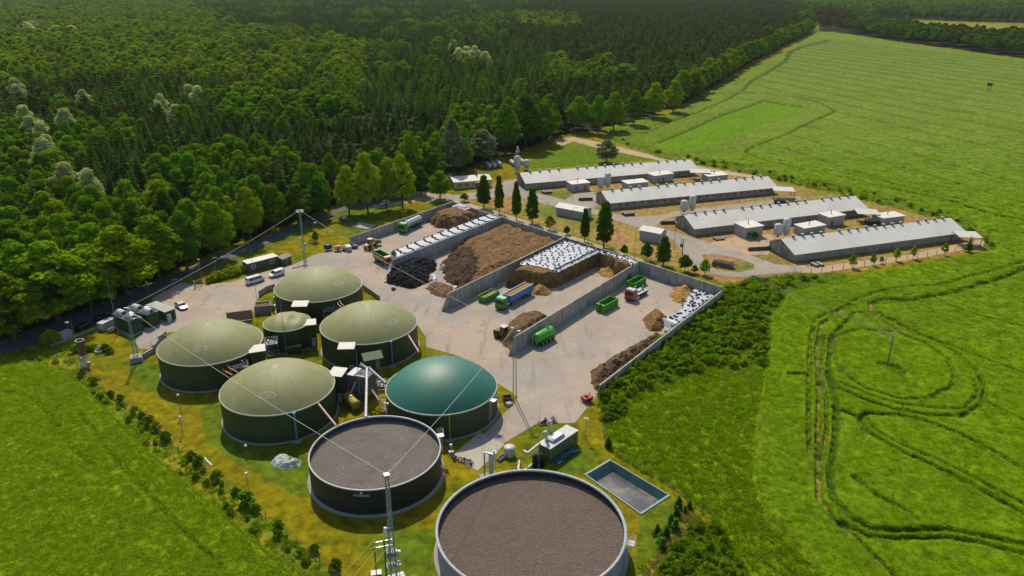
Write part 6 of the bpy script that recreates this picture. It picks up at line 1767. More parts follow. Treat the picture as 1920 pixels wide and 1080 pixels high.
mb = MB(); mb.cyl((-.5, 0, .17), (-.5, 0, .8), .5, .3); mb.cyl((-.5, 0, .8), (-.5, 0, 1.2), .15); mb.cyl((-1.5, -.2, .3), (-.9, .2, .4), .18); mb.build("pump", RUST, r_)
mb = MB()
for k in range(5): mb.cyl((.3 + k * .25, -.5 + .1 * k, .3), (.6 + k * .2, .5, .3 + .12 * k), .13)
mb.build("pipe_stubs", mat("dull_brown_pipe", (.25, .17, .09), .7), r_)
r_ = empty("hose_cart", "black hose couplings heap on the pale loading pad", "machine", (*P(868, 866), .1), -.5)
mb = MB()
for k in range(7):
    a = random.uniform(0, 3); x = -2 + k * .6; mb.tube([(x, -.3, .12), (x + .3 * math.cos(a), .2, .5 + .3 * random.random()), (x + .6, .1, .15)], .09, 6)
mb.build("hoses", BLACK, r_)
mb = MB(); mb.wheel(-1.6, -.4, .3, .3, .15); mb.wheel(1.8, -.3, .3, .3, .15); mb.tube([(-1.6, -.3, .3), (1.8, -.2, .35)], .06); mb.build("cart", RUST, r_)
r_ = empty("wooden_crate", "dark open crate at the yard corner beside the twin poles", "crate", (*P(951, 751), .02), .15)
mb = MB(); mb.box(-.9, -.7, 0, .9, -.62, 1.0); mb.box(-.9, .62, 0, .9, .7, 1.0); mb.box(-.9, -.62, 0, -.82, .62, .99); mb.box(.82, -.62, 0, .9, .62, .99); mb.box(-.82, -.62, 0, .82, .62, .08); mb.build("crate_body", WOOD, r_)
r_ = empty("covered_block", "small grey covered block on the grass below the crate", "box", (*P(954, 760), .02), .6)
mb = MB(); mb.hexa([(-.8, -.5, 0), (.8, -.5, 0), (.8, .5, 0), (-.8, .5, 0)], [(-.6, -.45, .6), (.7, -.4, .5), (.6, .45, .55), (-.65, .4, .7)]); mb.build("block", mat("grey_cover", (.35, .33, .30), .8), r_)
heap("tarpaulin", "crumpled white tarpaulin lying on the mown grass left of the black tank", "tarpaulin", WP([(507, 869), (515, 858), (535, 852), (565, 866), (560, 876), (540, 880), (520, 878)]), .7, .8, mat("white_tarpaulin", (.50, .52, .47), .6, stain=(.10, .14, .08), stain_scale=.6), res=.25, noise=.6, nscale=1.0, z0=.02)
r_ = place2("white_board", "long narrow white plank lying on the grass near the left hedge", "plank", (378, 854), (402, 878), z=.02)
mb = MB(); mb.cbox(0, 0, 0, 3.4, .3, .12); mb.cbox(0, 0, .121, 3.2, .1, .05); mb.build("plank", WHITE, r_)
r_ = empty("concrete_box", "small white sensor box on a post near the loading pad", "box", (*P(846, 850), 0), .2)
mb = MB(); mb.cbox(0, 0, 0, .9, .7, .5); mb.cyl((0, 0, .5), (0, 0, 1.4), .06); mb.cbox(0, 0, 1.4, .5, .4, .5); mb.build("sensor_box", WHITE, r_)
# feed mixer between farthest tank and dark fence
r_ = empty("feed_hopper", "concrete hopper with brown feed between the green fence panel and the small dome", "hopper", (*P(494, 584), 0), .25)
mb = MB(); mb.box(-2.0, -1.6, 0, 2.0, -1.35, 2.2); mb.box(-2.0, 1.35, 0, 2.0, 1.6, 2.2); mb.box(-2, -1.35, 0, -1.75, 1.35, 2.19); mb.box(1.75, -1.35, 0, 2, 1.35, 2.19); mb.build("hopper_wall", CONC_L, r_)
load_bed(2.7, 3.5, .4, -1.75, 1.6, SIL, parent=r_)
mb = MB(); mb.tube([(2.2, 0, .3), (3.2, -.6, 4.0)], .22, 8); mb.cbox(2.6, .8, 0, .8, .8, 1.2); mb.build("screw_conveyor", GALV, r_)
def fence_panel(pa, pb, h, label):
    a, b = Vector(P(*pa)), Vector(P(*pb)); d = b - a
    r = empty("fence_panel", label, "fence", (a.x, a.y, .05), math.atan2(d.y, d.x))
    mb = MB()
    n = int(d.length / .25)
    for k in range(n): mb.cbox(d.length * (k + .5) / n, 0, .1, d.length / n * .92, .04, h - .1)
    mb.build("boards", mat("dark_green_boards", (.025, .045, .035), .7), r)
    for k in range(5):
        mb = MB(); mb.cbox(d.length * k / 4, .08, 0, .1, .1, h + .05); mb.build("post", STEEL_D, r)
fence_panel((427, 605), (474, 599), 2.6, "dark green windbreak fence behind the leftmost domed tank")
# gate by the lane
a_, b_ = Vector(P(367, 540)), Vector(P(456, 503)); d_ = b_ - a_
r_ = empty("mesh_gate", "long green mesh sliding gate with white posts beside the lane", "gate", (a_.x, a_.y, 0), math.atan2(d_.y, d_.x))
mb = MB(); L_ = d_.length
for z in (.25, 1.9): mb.cyl((0, 0, z), (L_, 0, z), .06, n=5)
for k in range(9): mb.cyl((L_ * k / 8, 0, .2), (L_ * k / 8, 0, 1.95), .05, n=5)
for k in range(8): mb.cyl((L_ * k / 8, 0, .25), (L_ * (k + 1) / 8, 0, 1.9), .03, n=4)
mb.build("gate_frame", mat("pale_green_frame", (.25, .38, .33), .5), r_)
for x in (-.3, L_ + .3):
    mb = MB(); mb.cbox(x, 0, 0, .2, .2, 2.3); mb.build("gate_post", WHITE, r_)
# fences
def post_fence(pts, label, sp=3.0, h=1.5, m=None, wires=2, name="wire_fence", r=.05):
    W_ = [Vector(P(*p)) for p in pts]; c = W_[0]
    rt = empty(name, label, "fence", (c.x, c.y, 0))
    m = m or mat("fence_post_green", (.06, .09, .06), .7)
    acc = []
    for a, b in zip(W_[:-1], W_[1:]):
        k = max(1, round((b - a).length / sp))
        acc += [a.lerp(b, i / k) for i in range(k)]
    acc.append(W_[-1])
    me = None
    for p in acc[:98]:
        if me is None:
            mb = MB(); mb.cyl((0, 0, -.2), (0, 0, h), r, n=5); o = mb.build("post", m, rt); me = o.data
        else: o = link("post", me, rt)
        o.location = (p.x - c.x, p.y - c.y, 0)
    mb = MB()
    for k in range(wires):
        z = h * (k + .9) / wires
        mb.tube([(p.x - c.x, p.y - c.y, z) for p in acc], .012, 3)
    mb.build("wires", mat("thin_wire", (.15, .18, .14), .6), rt)
FW = mat("grey_fence_post", (.22, .19, .15), .9)
post_fence([(1122, 748), (1129, 790), (1133, 822), (1150, 850), (1200, 884), (1262, 924), (1345, 985)], "thin wire fence between the lined pond and the wild meadow")
post_fence([(109, 668), (160, 702), (235, 764), (320, 832), (420, 914), (520, 990), (600, 1058), (680, 1130)], "thin wire fence along the hedge between lawn and left field", sp=3.2)
post_fence([(1500, 517), (1560, 508), (1640, 496), (1720, 485), (1790, 472), (1838, 462)], "row of grey wooden fence posts in front of the nearest barn", sp=4.0, h=1.7, m=FW, r=.09)
post_fence([(1205, 488), (1290, 515), (1360, 537), (1440, 528), (1500, 517)], "thin green wire fence outside the back wall of the silo bays", sp=3.0)
post_fence([(600, 446), (657, 432), (720, 404), (790, 378), (850, 368)], "thin green wire fence behind the forest side silo wall", sp=3.2, h=1.8)
post_fence([(700, 392), (760, 376), (812, 371)], "short fence along the dirt parking area under the trees", sp=2.5, h=1.2, m=FW)
# pallets, planks and small things of the farm
def pile_boards(px, rz, L_, W_, n, h, label, m=None, name="plank_stack"):
    p = P(*px); r = empty(name, label, "stack", (*p, .02), rz, "stacks of panels beside the barns")
    for k in range(n):
        mb = MB(); mb.cbox(-W_ / 2 + W_ * (k + .5) / n, 0, h, W_ / n * .6, L_, .2); mb.build("panel", m or CONC_L, r)
    mb = MB(); mb.cbox(0, -L_ * .3, 0, W_, .3, h - .01); mb.cbox(0, L_ * .3, 0, W_, .3, h - .01); mb.build("bearer", WOOD, r)
pile_boards((1178, 403), .3, 3.0, 4.2, 5, .8, "stack of grey concrete beams near the front corner of the second barn")
pile_boards((1348, 449), .3, 2.5, 3.5, 3, .4, "small stack of pale planks near the front corner of the third barn")
pile_boards((1025, 362), .3, 3.0, 3.8, 3, .7, "stack of boards against the side of the farthest barn")
pile_boards((1532, 498), .3, 2.6, 3.6, 2, .5, "flat pallet stack beside the nearest barn")
r_ = empty("wooden_skip", "old wooden skip full of poles on the green island of the looped road", "skip", (*P(1355, 500), 0), -.45)
mb = MB()
for k in range(4):
    mb.box(-3, -1.0, .15 + k * .35, 3, -.9, .45 + k * .35); mb.box(-3, .9, .15 + k * .35, 3, 1.0, .45 + k * .35)
mb.box(-3, -.9, .1, -2.9, .9, 1.5); mb.box(2.9, -.9, .1, 3, .9, 1.5); mb.build("skip_body", WOOD, r_)
for k in range(5):
    mb = MB(); mb.cyl((-2.8 + .3 * k, -.7 + .3 * k, 1.6 + .1 * k), (3.2 + .4 * k, -.8 + .35 * k, 1.0), .09, n=6); mb.build("pole", mat("pale_pole", (.3, .24, .18), .9), r_)
def black_bin(px, rz, label):
    r = empty("black_container", label, "container", (*P(*px), .02), rz)
    mb = MB(); mb.hexa([(-2, -1, 0), (2, -1, 0), (2, 1, 0), (-2, 1, 0)], [(-2.2, -1.2, 1.6), (2.2, -1.2, 1.6), (2.2, 1.2, 1.6), (-2.2, 1.2, 1.6)]); mb.build("bin_body", mat("dark_bin", (.03, .045, .04), .7), r)
    mb = MB(); mb.hexa([(-2.1, -1.1, 1.61), (2.1, -1.1, 1.61), (2.1, 1.1, 1.61), (-2.1, 1.1, 1.61)], [(-1.2, -.3, 2.2), (1.2, -.3, 2.0), (1.2, .4, 2.1), (-1.2, .3, 2.3)]); mb.build("cover", mat("dark_cover", (.04, .06, .05), .8), r)
black_bin((1462, 382), -.1, "black container under the canopy of the second barn")
black_bin((1634, 421), -.1, "black container under the canopy of the third barn")
def pit(px, L_, rz, label):
    r = empty("retaining_edge", label, "wall", (*P(*px), 0), rz, "low dark walls at the barn fronts")
    mb = MB(); mb.cbox(0, 0, 0, L_, .3, 1.1); mb.build("wall", mat("dark_block_wall", (.12, .10, .08), .95), r)
    mb = MB(); mb.cbox(0, 0, 1.101, L_ + .1, .4, .1); mb.build("coping", CONC_L, r)
pit((1098, 376), 5.5, .1, "low dark wall left of the front of the second barn")
pit((1254, 420), 6, .1, "low dark wall left of the front of the third barn")
pit((1425, 469), 8, .15, "low dark wall left of the front of the nearest barn")
r_ = empty("raised_hide", "small hunting hide on legs far out in the big crop field", "hide", (*P(1852, 176), .6), .2)
for x in (-1, 1):
    for y in (-1, 1):
        mb = MB(); mb.cyl((x, y, 0), (x * .8, y * .8, 5), .12, n=5); mb.build("leg", WOOD, r_)
mb = MB(); mb.cbox(0, 0, 5.0, 2.4, 2.4, 2.4); mb.build("cabin", WOOD, r_); mb = MB(); mb.cbox(0, 0, 7.41, 3.0, 3.0, .25); mb.build("roof", CONC_L, r_)
r_ = empty("notice_board", "small white notice board in the grass near the forest lane", "sign", (*P(646, 415), 0), .2)
mb = MB(); mb.cbox(0, 0, .9, 1.6, .08, 1.3); mb.build("board", WHITE, r_)
for x in (-.6, .6):
    mb = MB(); mb.cyl((x, .08, 0), (x, .08, 2.2), .05, n=5); mb.build("post", WOOD, r_)
r_ = empty("garden_bench", "low dark bench under the small tree near the forest lane", "bench", (*P(586, 456), 0), .1)
mb = MB(); mb.cbox(0, 0, .4, 2.2, .7, .1); mb.cbox(0, .4, .8, 2.2, .1, .3); mb.build("seat", WOOD, r_)
mb = MB(); mb.cbox(-.9, 0, 0, .1, .6, .39); mb.cbox(.9, 0, 0, .1, .6, .39); mb.build("leg", WOOD, r_)
sp_ = WP([(658, 426), (676, 417), (706, 423), (690, 431)])
r_ = empty("garden_pond", "small pale rimmed garden pond in the grass behind the wall", "pond", (*sp_[0], 0))
mb = MB(); q = [Vector(p) - Vector(sp_[0]) for p in sp_]
mb._add([(*p, .12) for p in q], [(0, 1, 2, 3)]); o = mb.build("water", mat("pale_pond_water", (.35, .36, .25), .3), r_)
if o.data.polygons[0].normal.z < 0: o.data.flip_normals()
mb = MB(); mb.tube([(*p, .15) for p in q] + [(*q[0], .15)], .16, 5); mb.build("pond_rim", mat("blue_grey_rim", (.2, .28, .33), .6), r_)

# inlet with agitator at the rim of the largest tank
p = P(915, 893)
r_ = empty("filling_station", "white filling station with pipe at the upper left rim of the largest slurry tank", "pump", (p[0], p[1], 0), .35)
mb = MB(); mb.cbox(0, 0, 0, 3.0, 1.6, .25); mb.build("slab", CONC_L, r_)
mb = MB(); mb.cbox(.6, 0, .25, .7, .7, 4.0); mb.cbox(.9, 0, 4.5, 1.4, .8, .12); mb.build("column", WHITE, r_)
mb = MB(); mb.tube([(-.6, 0, .2), (-.6, 0, 5.0), (.6, -1.2, 5.0), (.8, -1.8, 4.0)], .14, 8); mb.cyl((.9, -.6, 4.4), (.9, -.6, 5.4), .16); mb.build("inlet_pipe", GALV, r_)
mb = MB(); mb.tube([(.4, -.5, 4.6), (.4, -.5, 5.6), (1.6, -.5, 5.6), (1.6, -.5, 4.6)], .04, 5); mb.build("guard_rail", WHITE, r_)
# ---------------------------------------------------------------- tyres
def tyre_mesh():
    mb = MB(); n, k = 12, 7
    for i in range(n):
        pass
    prof = [(.24, .02), (.34, .0), (.42, .05), (.44, .13), (.42, .21), (.34, .26), (.24, .24)]
    mb.lathe(prof, 14); mb.lathe([(.24, .24), (.22, .13), (.24, .02)], 14)
    o = mb.build("tyre", mat("old_tyre", (.02, .02, .022), .9, objvar=.4)); me = o.data; bpy.data.objects.remove(o); return me
TY = tyre_mesh()
tyres = []   # (x,y,z,tilt,group,label)
rt_ = random.Random(5)
G1, G2, G3, G4 = "tyres on the plastic of the tall silage block", "tyres on the smaller corner plastic", "tyres on the long striped plastic", "tyres in the black heap"
L1 = "black tyre lying on the large white plastic over the tall silage block"
L2 = "black tyre on the smaller white plastic in the outer bay corner"
L3 = "black tyre on the long white plastic beside the tanker lorry bay"
L4 = "black tyre piled in the big tyre heap at the bay entrance"
def on3(x, y): return 4.56 + .0
def addt(x, y, z, g, l, tilt=.12, w_=.76): tyres.append((x, y, z, tilt, g, l, w_))
pp3 = [Vector(p) for p in pl3]
def edge_row(a, b, sp, zf, g, l, jit=.25):
    d = (b - a).length; k = int(d / sp)
    for i in range(k + 1):
        q = a.lerp(b, i / max(k, 1)); addt(q.x + rt_.uniform(-jit, jit), q.y + rt_.uniform(-jit, jit), zf(q.x, q.y), g, l)
i = 0
xs = [p.x for p in pp3]; ys = [p.y for p in pp3]
g_ = 0
x = min(xs)
while x < max(xs):
    y = min(ys)
    while y < max(ys):
        qx, qy = x + rt_.uniform(-.55, .55), y + rt_.uniform(-.55, .55)
        if in_pl3(qx, qy) and rt_.random() < .9: addt(qx, qy, z_pl3(qx, qy), G1, L1, w_=.72)
        y += 1.75
    x += 1.75
edge_row(pp3[1], pp3[2], .9, z_pl3, G1, L1); edge_row(pp3[0], pp3[1], 1.2, z_pl3, G1, L1)
edge_row(pp3[5] + Vector((-.4, .3)), pp3[4] + Vector((-.4, .3)), .85, z_pl3, G1, L1, .15); edge_row(pp3[7], pp3[5], .95, z_pl3, G1, L1, .15); edge_row(pp3[4], pp3[3], .9, z_pl3, G1, L1, .3)
pp4 = [Vector(p) for p in pl4]
for _ in range(110):
    a = rt_.random(); b = rt_.random()
    q = pp4[0].lerp(pp4[3], a).lerp(pp4[1].lerp(pp4[2], a), b)
    if not in_pl4(q.x, q.y): continue
    addt(q.x, q.y, z_pl4(q.x, q.y) + .02, G2, L2)
edge_row(pp4[0], pp4[1], .8, z_pl4, G2, L2); edge_row(pp4[1].lerp(pp4[0], .08), pp4[2].lerp(pp4[3], .1), 1.1, z_pl4, G2, L2)
# bands across the strip
for j in range(13):
    s_ = .05 + j * .073
    for k in range(13):
        t = .765 + .21 * k / 12
        x, y = BP(0, s_ + rt_.uniform(-.004, .004) - .016 * math.sin(k / 12 * 3.1) + .004 * math.sin(j * 3 + k), t); addt(x, y, z_strip(x, y), G3, L3, w_=.72)
for k in range(95):
    s_ = .015 + .96 * k / 95
    for t in (.728, .75, .975):
        if t == .728 and rt_.random() < .35: continue
        x, y = BP(0, s_ + rt_.uniform(-.004, .004), t + rt_.uniform(-.008, .008)); addt(x, y, z_strip(x, y), G3, L3)
for k in range(26):
    x, y = BP(0, rt_.uniform(.02, .08), rt_.uniform(.78, .95)); addt(x, y, z_strip(x, y), G3, L3)
# heap
hp = WP([(722, 530), (737, 508), (765, 494), (800, 489), (817, 494), (818, 505), (806, 514), (800, 530), (777, 542), (750, 538)])
core, z_hp, in_hp = heap("tyre_heap_core", "dark lower mass of the big tyre heap", "heap", hp, 2.3, 4.5, RUBBER, res=.5, noise=.4)
xs = [p[0] for p in hp]; ys = [p[1] for p in hp]
y = min(ys)
heapt = []
while y < max(ys):
    x = min(xs)
    while x < max(xs):
        qx, qy = x + rt_.uniform(-.3, .3), y + rt_.uniform(-.3, .3)
        if in_hp(qx, qy): heapt.append((qx, qy, z_hp(qx, qy) + rt_.uniform(-.05, .25), 1.1, G4, L4, 1.15))
        x += .66
    y += .66
rt_.shuffle(heapt)
for _ in range(36):
    qx, qy = P(rt_.uniform(735, 812), rt_.uniform(505, 545)); heapt.append((qx, qy, .1, .2, G4, L4, 1.1))
alls = tyres + heapt
# the nearest ones (bay three and four) and the most visible of the heap stay single
near_ = [t for t in tyres if t[4] in (G1, G2)]
rest = [t for t in tyres if t[4] == G3]
rt_.shuffle(near_)
single = near_[:190] + heapt[:70] + rest[:40]
others = near_[190:] + heapt[70:] + rest[40:]
for x, y, z, tl, g, l, w_ in single:
    o = link("tyre", TY); o.location = (x, y, z + .02); o.scale = (w_, w_, w_)
    o.rotation_euler = (rt_.uniform(-tl, tl), rt_.uniform(-tl, tl), rt_.uniform(0, 6)); tag(o, l, "tyre", g)
def scatter(name, pts, rot, scl, idx, protos, label, cat, kind="stuff"):
    """one object; its points carry instances of the given meshes through geometry nodes"""
    pts = np.asarray(pts, np.float32)
    me = bpy.data.meshes.new(name); me.vertices.add(len(pts)); me.vertices.foreach_set("co", pts.ravel())
    a = me.attributes.new("rot", 'FLOAT_VECTOR', 'POINT'); a.data.foreach_set("vector", np.asarray(rot, np.float32).ravel())
    a = me.attributes.new("scl", 'FLOAT_VECTOR', 'POINT'); sv = np.asarray(scl, np.float32)
    if sv.ndim == 1: sv = np.stack([sv] * 3, 1)
    a.data.foreach_set("vector", sv.ravel())
    a = me.attributes.new("idx", 'INT', 'POINT'); a.data.foreach_set("value", np.asarray(idx, np.int32))
    coll = bpy.data.collections.new(name + "_kinds")
    for i, pm in enumerate(protos):
        o = bpy.data.objects.new("%s_kind_%02d" % (name, i), pm); coll.objects.link(o)
    ng = bpy.data.node_groups.new(name + "_scatter", 'GeometryNodeTree')
    ng.interface.new_socket("Geometry", in_out='INPUT', socket_type='NodeSocketGeometry'); ng.interface.new_socket("Geometry", in_out='OUTPUT', socket_type='NodeSocketGeometry')
    N = ng.nodes.new; L = ng.links.new
    gi, go = N("NodeGroupInput"), N("NodeGroupOutput")
    ci = N("GeometryNodeCollectionInfo"); ci.inputs["Collection"].default_value = coll; ci.inputs["Separate Children"].default_value = True; ci.inputs["Reset Children"].default_value = True
    mp = N("GeometryNodeMeshToPoints"); ip = N("GeometryNodeInstanceOnPoints"); ip.inputs["Pick Instance"].default_value = True
    def at(n, ty):
        x = N("GeometryNodeInputNamedAttribute"); x.data_type = ty; x.inputs["Name"].default_value = n; return [s for s in x.outputs if s.enabled and s.name == "Attribute"][0]
    L(gi.outputs[0], mp.inputs[0]); L(mp.outputs[0], ip.inputs["Points"]); L(ci.outputs[0], ip.inputs["Instance"])
    L(at("idx", 'INT'), ip.inputs["Instance Index"]); L(at("rot", 'FLOAT_VECTOR'), ip.inputs["Rotation"]); L(at("scl", 'FLOAT_VECTOR'), ip.inputs["Scale"])
    L(ip.outputs[0], go.inputs[0])
    o = link(name, me); md = o.modifiers.new("scatter", 'NODES'); md.node_group = ng
    return tag(o, label, cat, kind=kind)
if others:
    n = len(others)
    scatter("tyres", [(t[0], t[1], t[2] + .02) for t in others], [(rt_.uniform(-t[3], t[3]), rt_.uniform(-t[3], t[3]), rt_.uniform(0, 6)) for t in others], [t[6] for t in others], [0] * n, [TY],
            "remaining black tyres of the heap and the plastic sheets", "tyres")
print("TYRES", len(single), len(others))
# ---------------------------------------------------------------- leaf materials
def leaf(name, c, var=.25, tr=.35, ov=.22):
    return mat(name, c, 1.0, var=var, scale=.5, trans=tr, objvar=ov, spec=.0)
LF_Y = leaf("leaf_yellow_green", (.215, .30, .006), tr=.28)
LF_M = leaf("leaf_mid_green", (.155, .265, .006), tr=.28)
LF_D = leaf("leaf_deep_green", (.085, .17, .008), tr=.28)
LF_S = leaf("spruce_needles", (.070, .130, .012), tr=.25)
LF_P = leaf("pine_needles", (.12, .135, .022), tr=.25)
LF_W = leaf("pale_blossom", (.50, .54, .20), tr=.4)
LF_G = leaf("grey_green_leaf", (.17, .21, .09), tr=.4)
LF_C = leaf("column_tree_leaf", (.085, .165, .006), tr=.5)
BARK = mat("bark", (.09, .07, .055), .95, var=.3, scale=3)
BARKL = mat("pale_bark", (.22, .19, .16), .95, var=.3, scale=3)

def quads(C, Nn, size, rng, asp=1.3):
    n = len(C)
    Nn = Nn / (np.linalg.norm(Nn, axis=1, keepdims=True) + 1e-9)
    r = rng.normal(size=(n, 3)); U = np.cross(Nn, r); U /= (np.linalg.norm(U, axis=1, keepdims=True) + 1e-9); Wv = np.cross(Nn, U)
    s = (size * rng.uniform(.6, 1.35, n))[:, None]
    bend = Nn * s * .18
    V = np.stack([C - U * s * asp / 2, C - Wv * s / 2 + bend, C + U * s * asp / 2, C + Wv * s / 2 + bend], 1).reshape(-1, 3)
    return V
def leaf_mesh(name, V, m):
    F = np.arange(len(V)).reshape(-1, 4)
    return nmesh(name, V, F, m, smooth=False)
def crown_lumps(seed, R, H0, H1, lumps, leaves, size, m, name="crown", squash=1.0, shape="round", inner=.15, wide=0):
    """lumpy crown between heights H0 and H1"""
    rng = np.random.default_rng(seed)
    cs, rs = [], []
    for k in range(lumps):
        z = (k + .5) / lumps
        if shape == "round": rad = R * (math.sin(math.pi * min(1, z * .92 + .16)) ** .6)
        elif shape == "column": rad = R * (math.sin(math.pi * min(1, z * .80 + .20)) ** .7) * (1 - .3 * z)
        elif shape == "ovoid": rad = R * (math.sin(math.pi * min(1, z * .86 + .14)) ** .65) * (1 - .2 * z)
        elif shape == "umbrella": rad = R * (1 - abs(z - .6) * .8)
        a = k * 2.399963 + rng.uniform(-.4, .4)
        lr = R * rng.uniform(.26, .46) * (.85 if shape != "round" else 1)
        if wide: lr = R * rng.uniform(.17, .36); rad *= rng.uniform(.8, 1.12)
        q = max(0, rad - lr * .8) * math.sqrt(rng.uniform(.55 if wide else .45, 1))
        cs.append((q * math.cos(a), q * math.sin(a), H0 + lr * .5 + (H1 - H0 - lr * 1.3) * z)); rs.append(lr)
    cs = np.array(cs); rs = np.array(rs)
    pr = rs ** 2 / (rs ** 2).sum()
    k = rng.choice(lumps, leaves, p=pr)
    d = rng.normal(size=(leaves, 3)); d /= np.linalg.norm(d, axis=1, keepdims=True)
    d[:, 2] = np.where(d[:, 2] < -.3, -d[:, 2], d[:, 2])
    rr = rs[k] * np.where(rng.random(leaves) < inner, rng.uniform(.2, .8, leaves), rng.uniform(.82, 1.12, leaves))
    C = cs[k] + d * rr[:, None] * np.array([1, 1, .85])
    out = d + rng.normal(size=(leaves, 3)) * .42
    return leaf_mesh(name, quads(C, out, size, rng), m)
def trunk_mesh(seed, H, r, m, name="trunk", limbs=5):
    rng = random.Random(seed)
    mb = MB()
    pts = [(0, 0, -.3)]
    for k in range(1, 5): pts.append((rng.uniform(-.03, .03) * H * k / 5, rng.uniform(-.03, .03) * H * k / 5, H * k / 4 * .8))
    for i in range(4): mb.cyl(pts[i], pts[i + 1], r * (1 - i * .2), r * (.8 - i * .2), n=7, caps=False)
    for k in range(limbs):
        a = rng.uniform(0, 6.28); z = H * rng.uniform(.3, .6); L_ = H * rng.uniform(.15, .28)
        mb.cyl((0, 0, z), (math.cos(a) * L_, math.sin(a) * L_, z + L_ * .8), r * .4, r * .12, n=5, caps=False)
    o = mb.build(name, m); me = o.data; bpy.data.objects.remove(o); return me
def spruce_mesh(seed, H, R, m, levels=17, per=9, name="crown", z0=.12, fill=3, jag=.25, top=.9):
    rng = np.random.default_rng(seed); V = []
    for l in range(levels):
        z = z0 * H + (H * (1 - z0)) * l / levels; t = (l / levels); rad = R * (1 - t) ** top + .18
        pc = max(5, int(per * (1 - .45 * t)))
        for k in range(pc):
            a = 2 * math.pi * k / pc + l * .7 + rng.uniform(-.25, .25); rr_ = rad * rng.uniform(1 - jag, 1 + jag * .6)
            d = np.array([math.cos(a), math.sin(a), 0]); s = np.array([-math.sin(a), math.cos(a), 0])
            zz = z + rng.uniform(-.2, .2); w_ = rr_ * .34 + .12
            b = np.array([0, 0, zz + .28 * rr_]); tip = d * rr_ + np.array([0, 0, zz - .10 * rr_]); mid = d * rr_ * .58 + np.array([0, 0, zz + .14 * rr_])
            V += [b, mid - s * w_ - [0, 0, .18 * w_], tip, mid + s * w_ - [0, 0, .18 * w_]]
            for f in range(fill):
                u = rng.uniform(.35, 1.0); c = d * rr_ * u + s * rng.uniform(-1, 1) * w_ * .7 + np.array([0, 0, zz + .1 * rr_ * (1 - u) + rng.uniform(-.15, .1)])
                q = rr_ * .16 + .12; n1 = rng.normal(size=3); n1 /= np.linalg.norm(n1); n2 = np.cross(n1, [0.3, .2, .9]); n2 /= np.linalg.norm(n2)
                V += [c - n1 * q, c - n2 * q * .5, c + n1 * q, c + n2 * q * .5]
    V += [np.array([0, 0, H * .9]), np.array([.12, 0, H * .93]), np.array([0, 0, H * 1.02]), np.array([-.12, 0, H * .93])]
    return leaf_mesh(name, np.array(V, float), m)
# prototypes, all about 20 m high before scaling
BROAD = {}
for key, m in (("y", LF_Y), ("m", LF_M), ("d", LF_D), ("w", LF_W), ("g", LF_G)):
    BROAD[key] = [crown_lumps(10 + i * 7 + ord(key), 5.2, 3.5, 19.5, 38 + 5 * i, 4600, .52, m, wide=1) for i in range(4)]
BROADL = {}
for key, m in (("y", LF_Y), ("m", LF_M), ("d", LF_D), ("w", LF_W), ("g", LF_G)):
    BROADL[key] = [crown_lumps(50 + i * 7 + ord(key), 5.4, 7.0, 19.5, 26, 900, .95, m, wide=1) for i in range(3)]
SPR = [spruce_mesh(i, 20, 3.4, LF_S) for i in range(4)]
SPRL = [spruce_mesh(20 + i, 20, 3.3, LF_S, levels=9, per=7, fill=1, z0=.3) for i in range(3)]
PIN = [crown_lumps(90 + i, 3.0, 9, 19.5, 12, 900, .75, LF_P, shape="ovoid", inner=.4) for i in range(3)]
PINL = [crown_lumps(95 + i, 3.0, 9, 19.5, 9, 260, 1.2, LF_P, shape="ovoid", inner=.4) for i in range(3)]
TRK = [trunk_mesh(i, 19, .32, BARK) for i in range(3)]
TRKP = [trunk_mesh(7 + i, 21, .22, mat("pine_bark", (.16, .09, .055), .95), limbs=2) for i in range(2)]

def tree(name, label, cat, x, y, crown, trunk, sc, rz, group=None, z=0.0):
    r = empty(name, label, cat, (x, y, z), rz, group); r.scale = sc if isinstance(sc, tuple) else (sc, sc, sc)
    link("crown", crown, r); link("trunk", trunk, r)
    return r

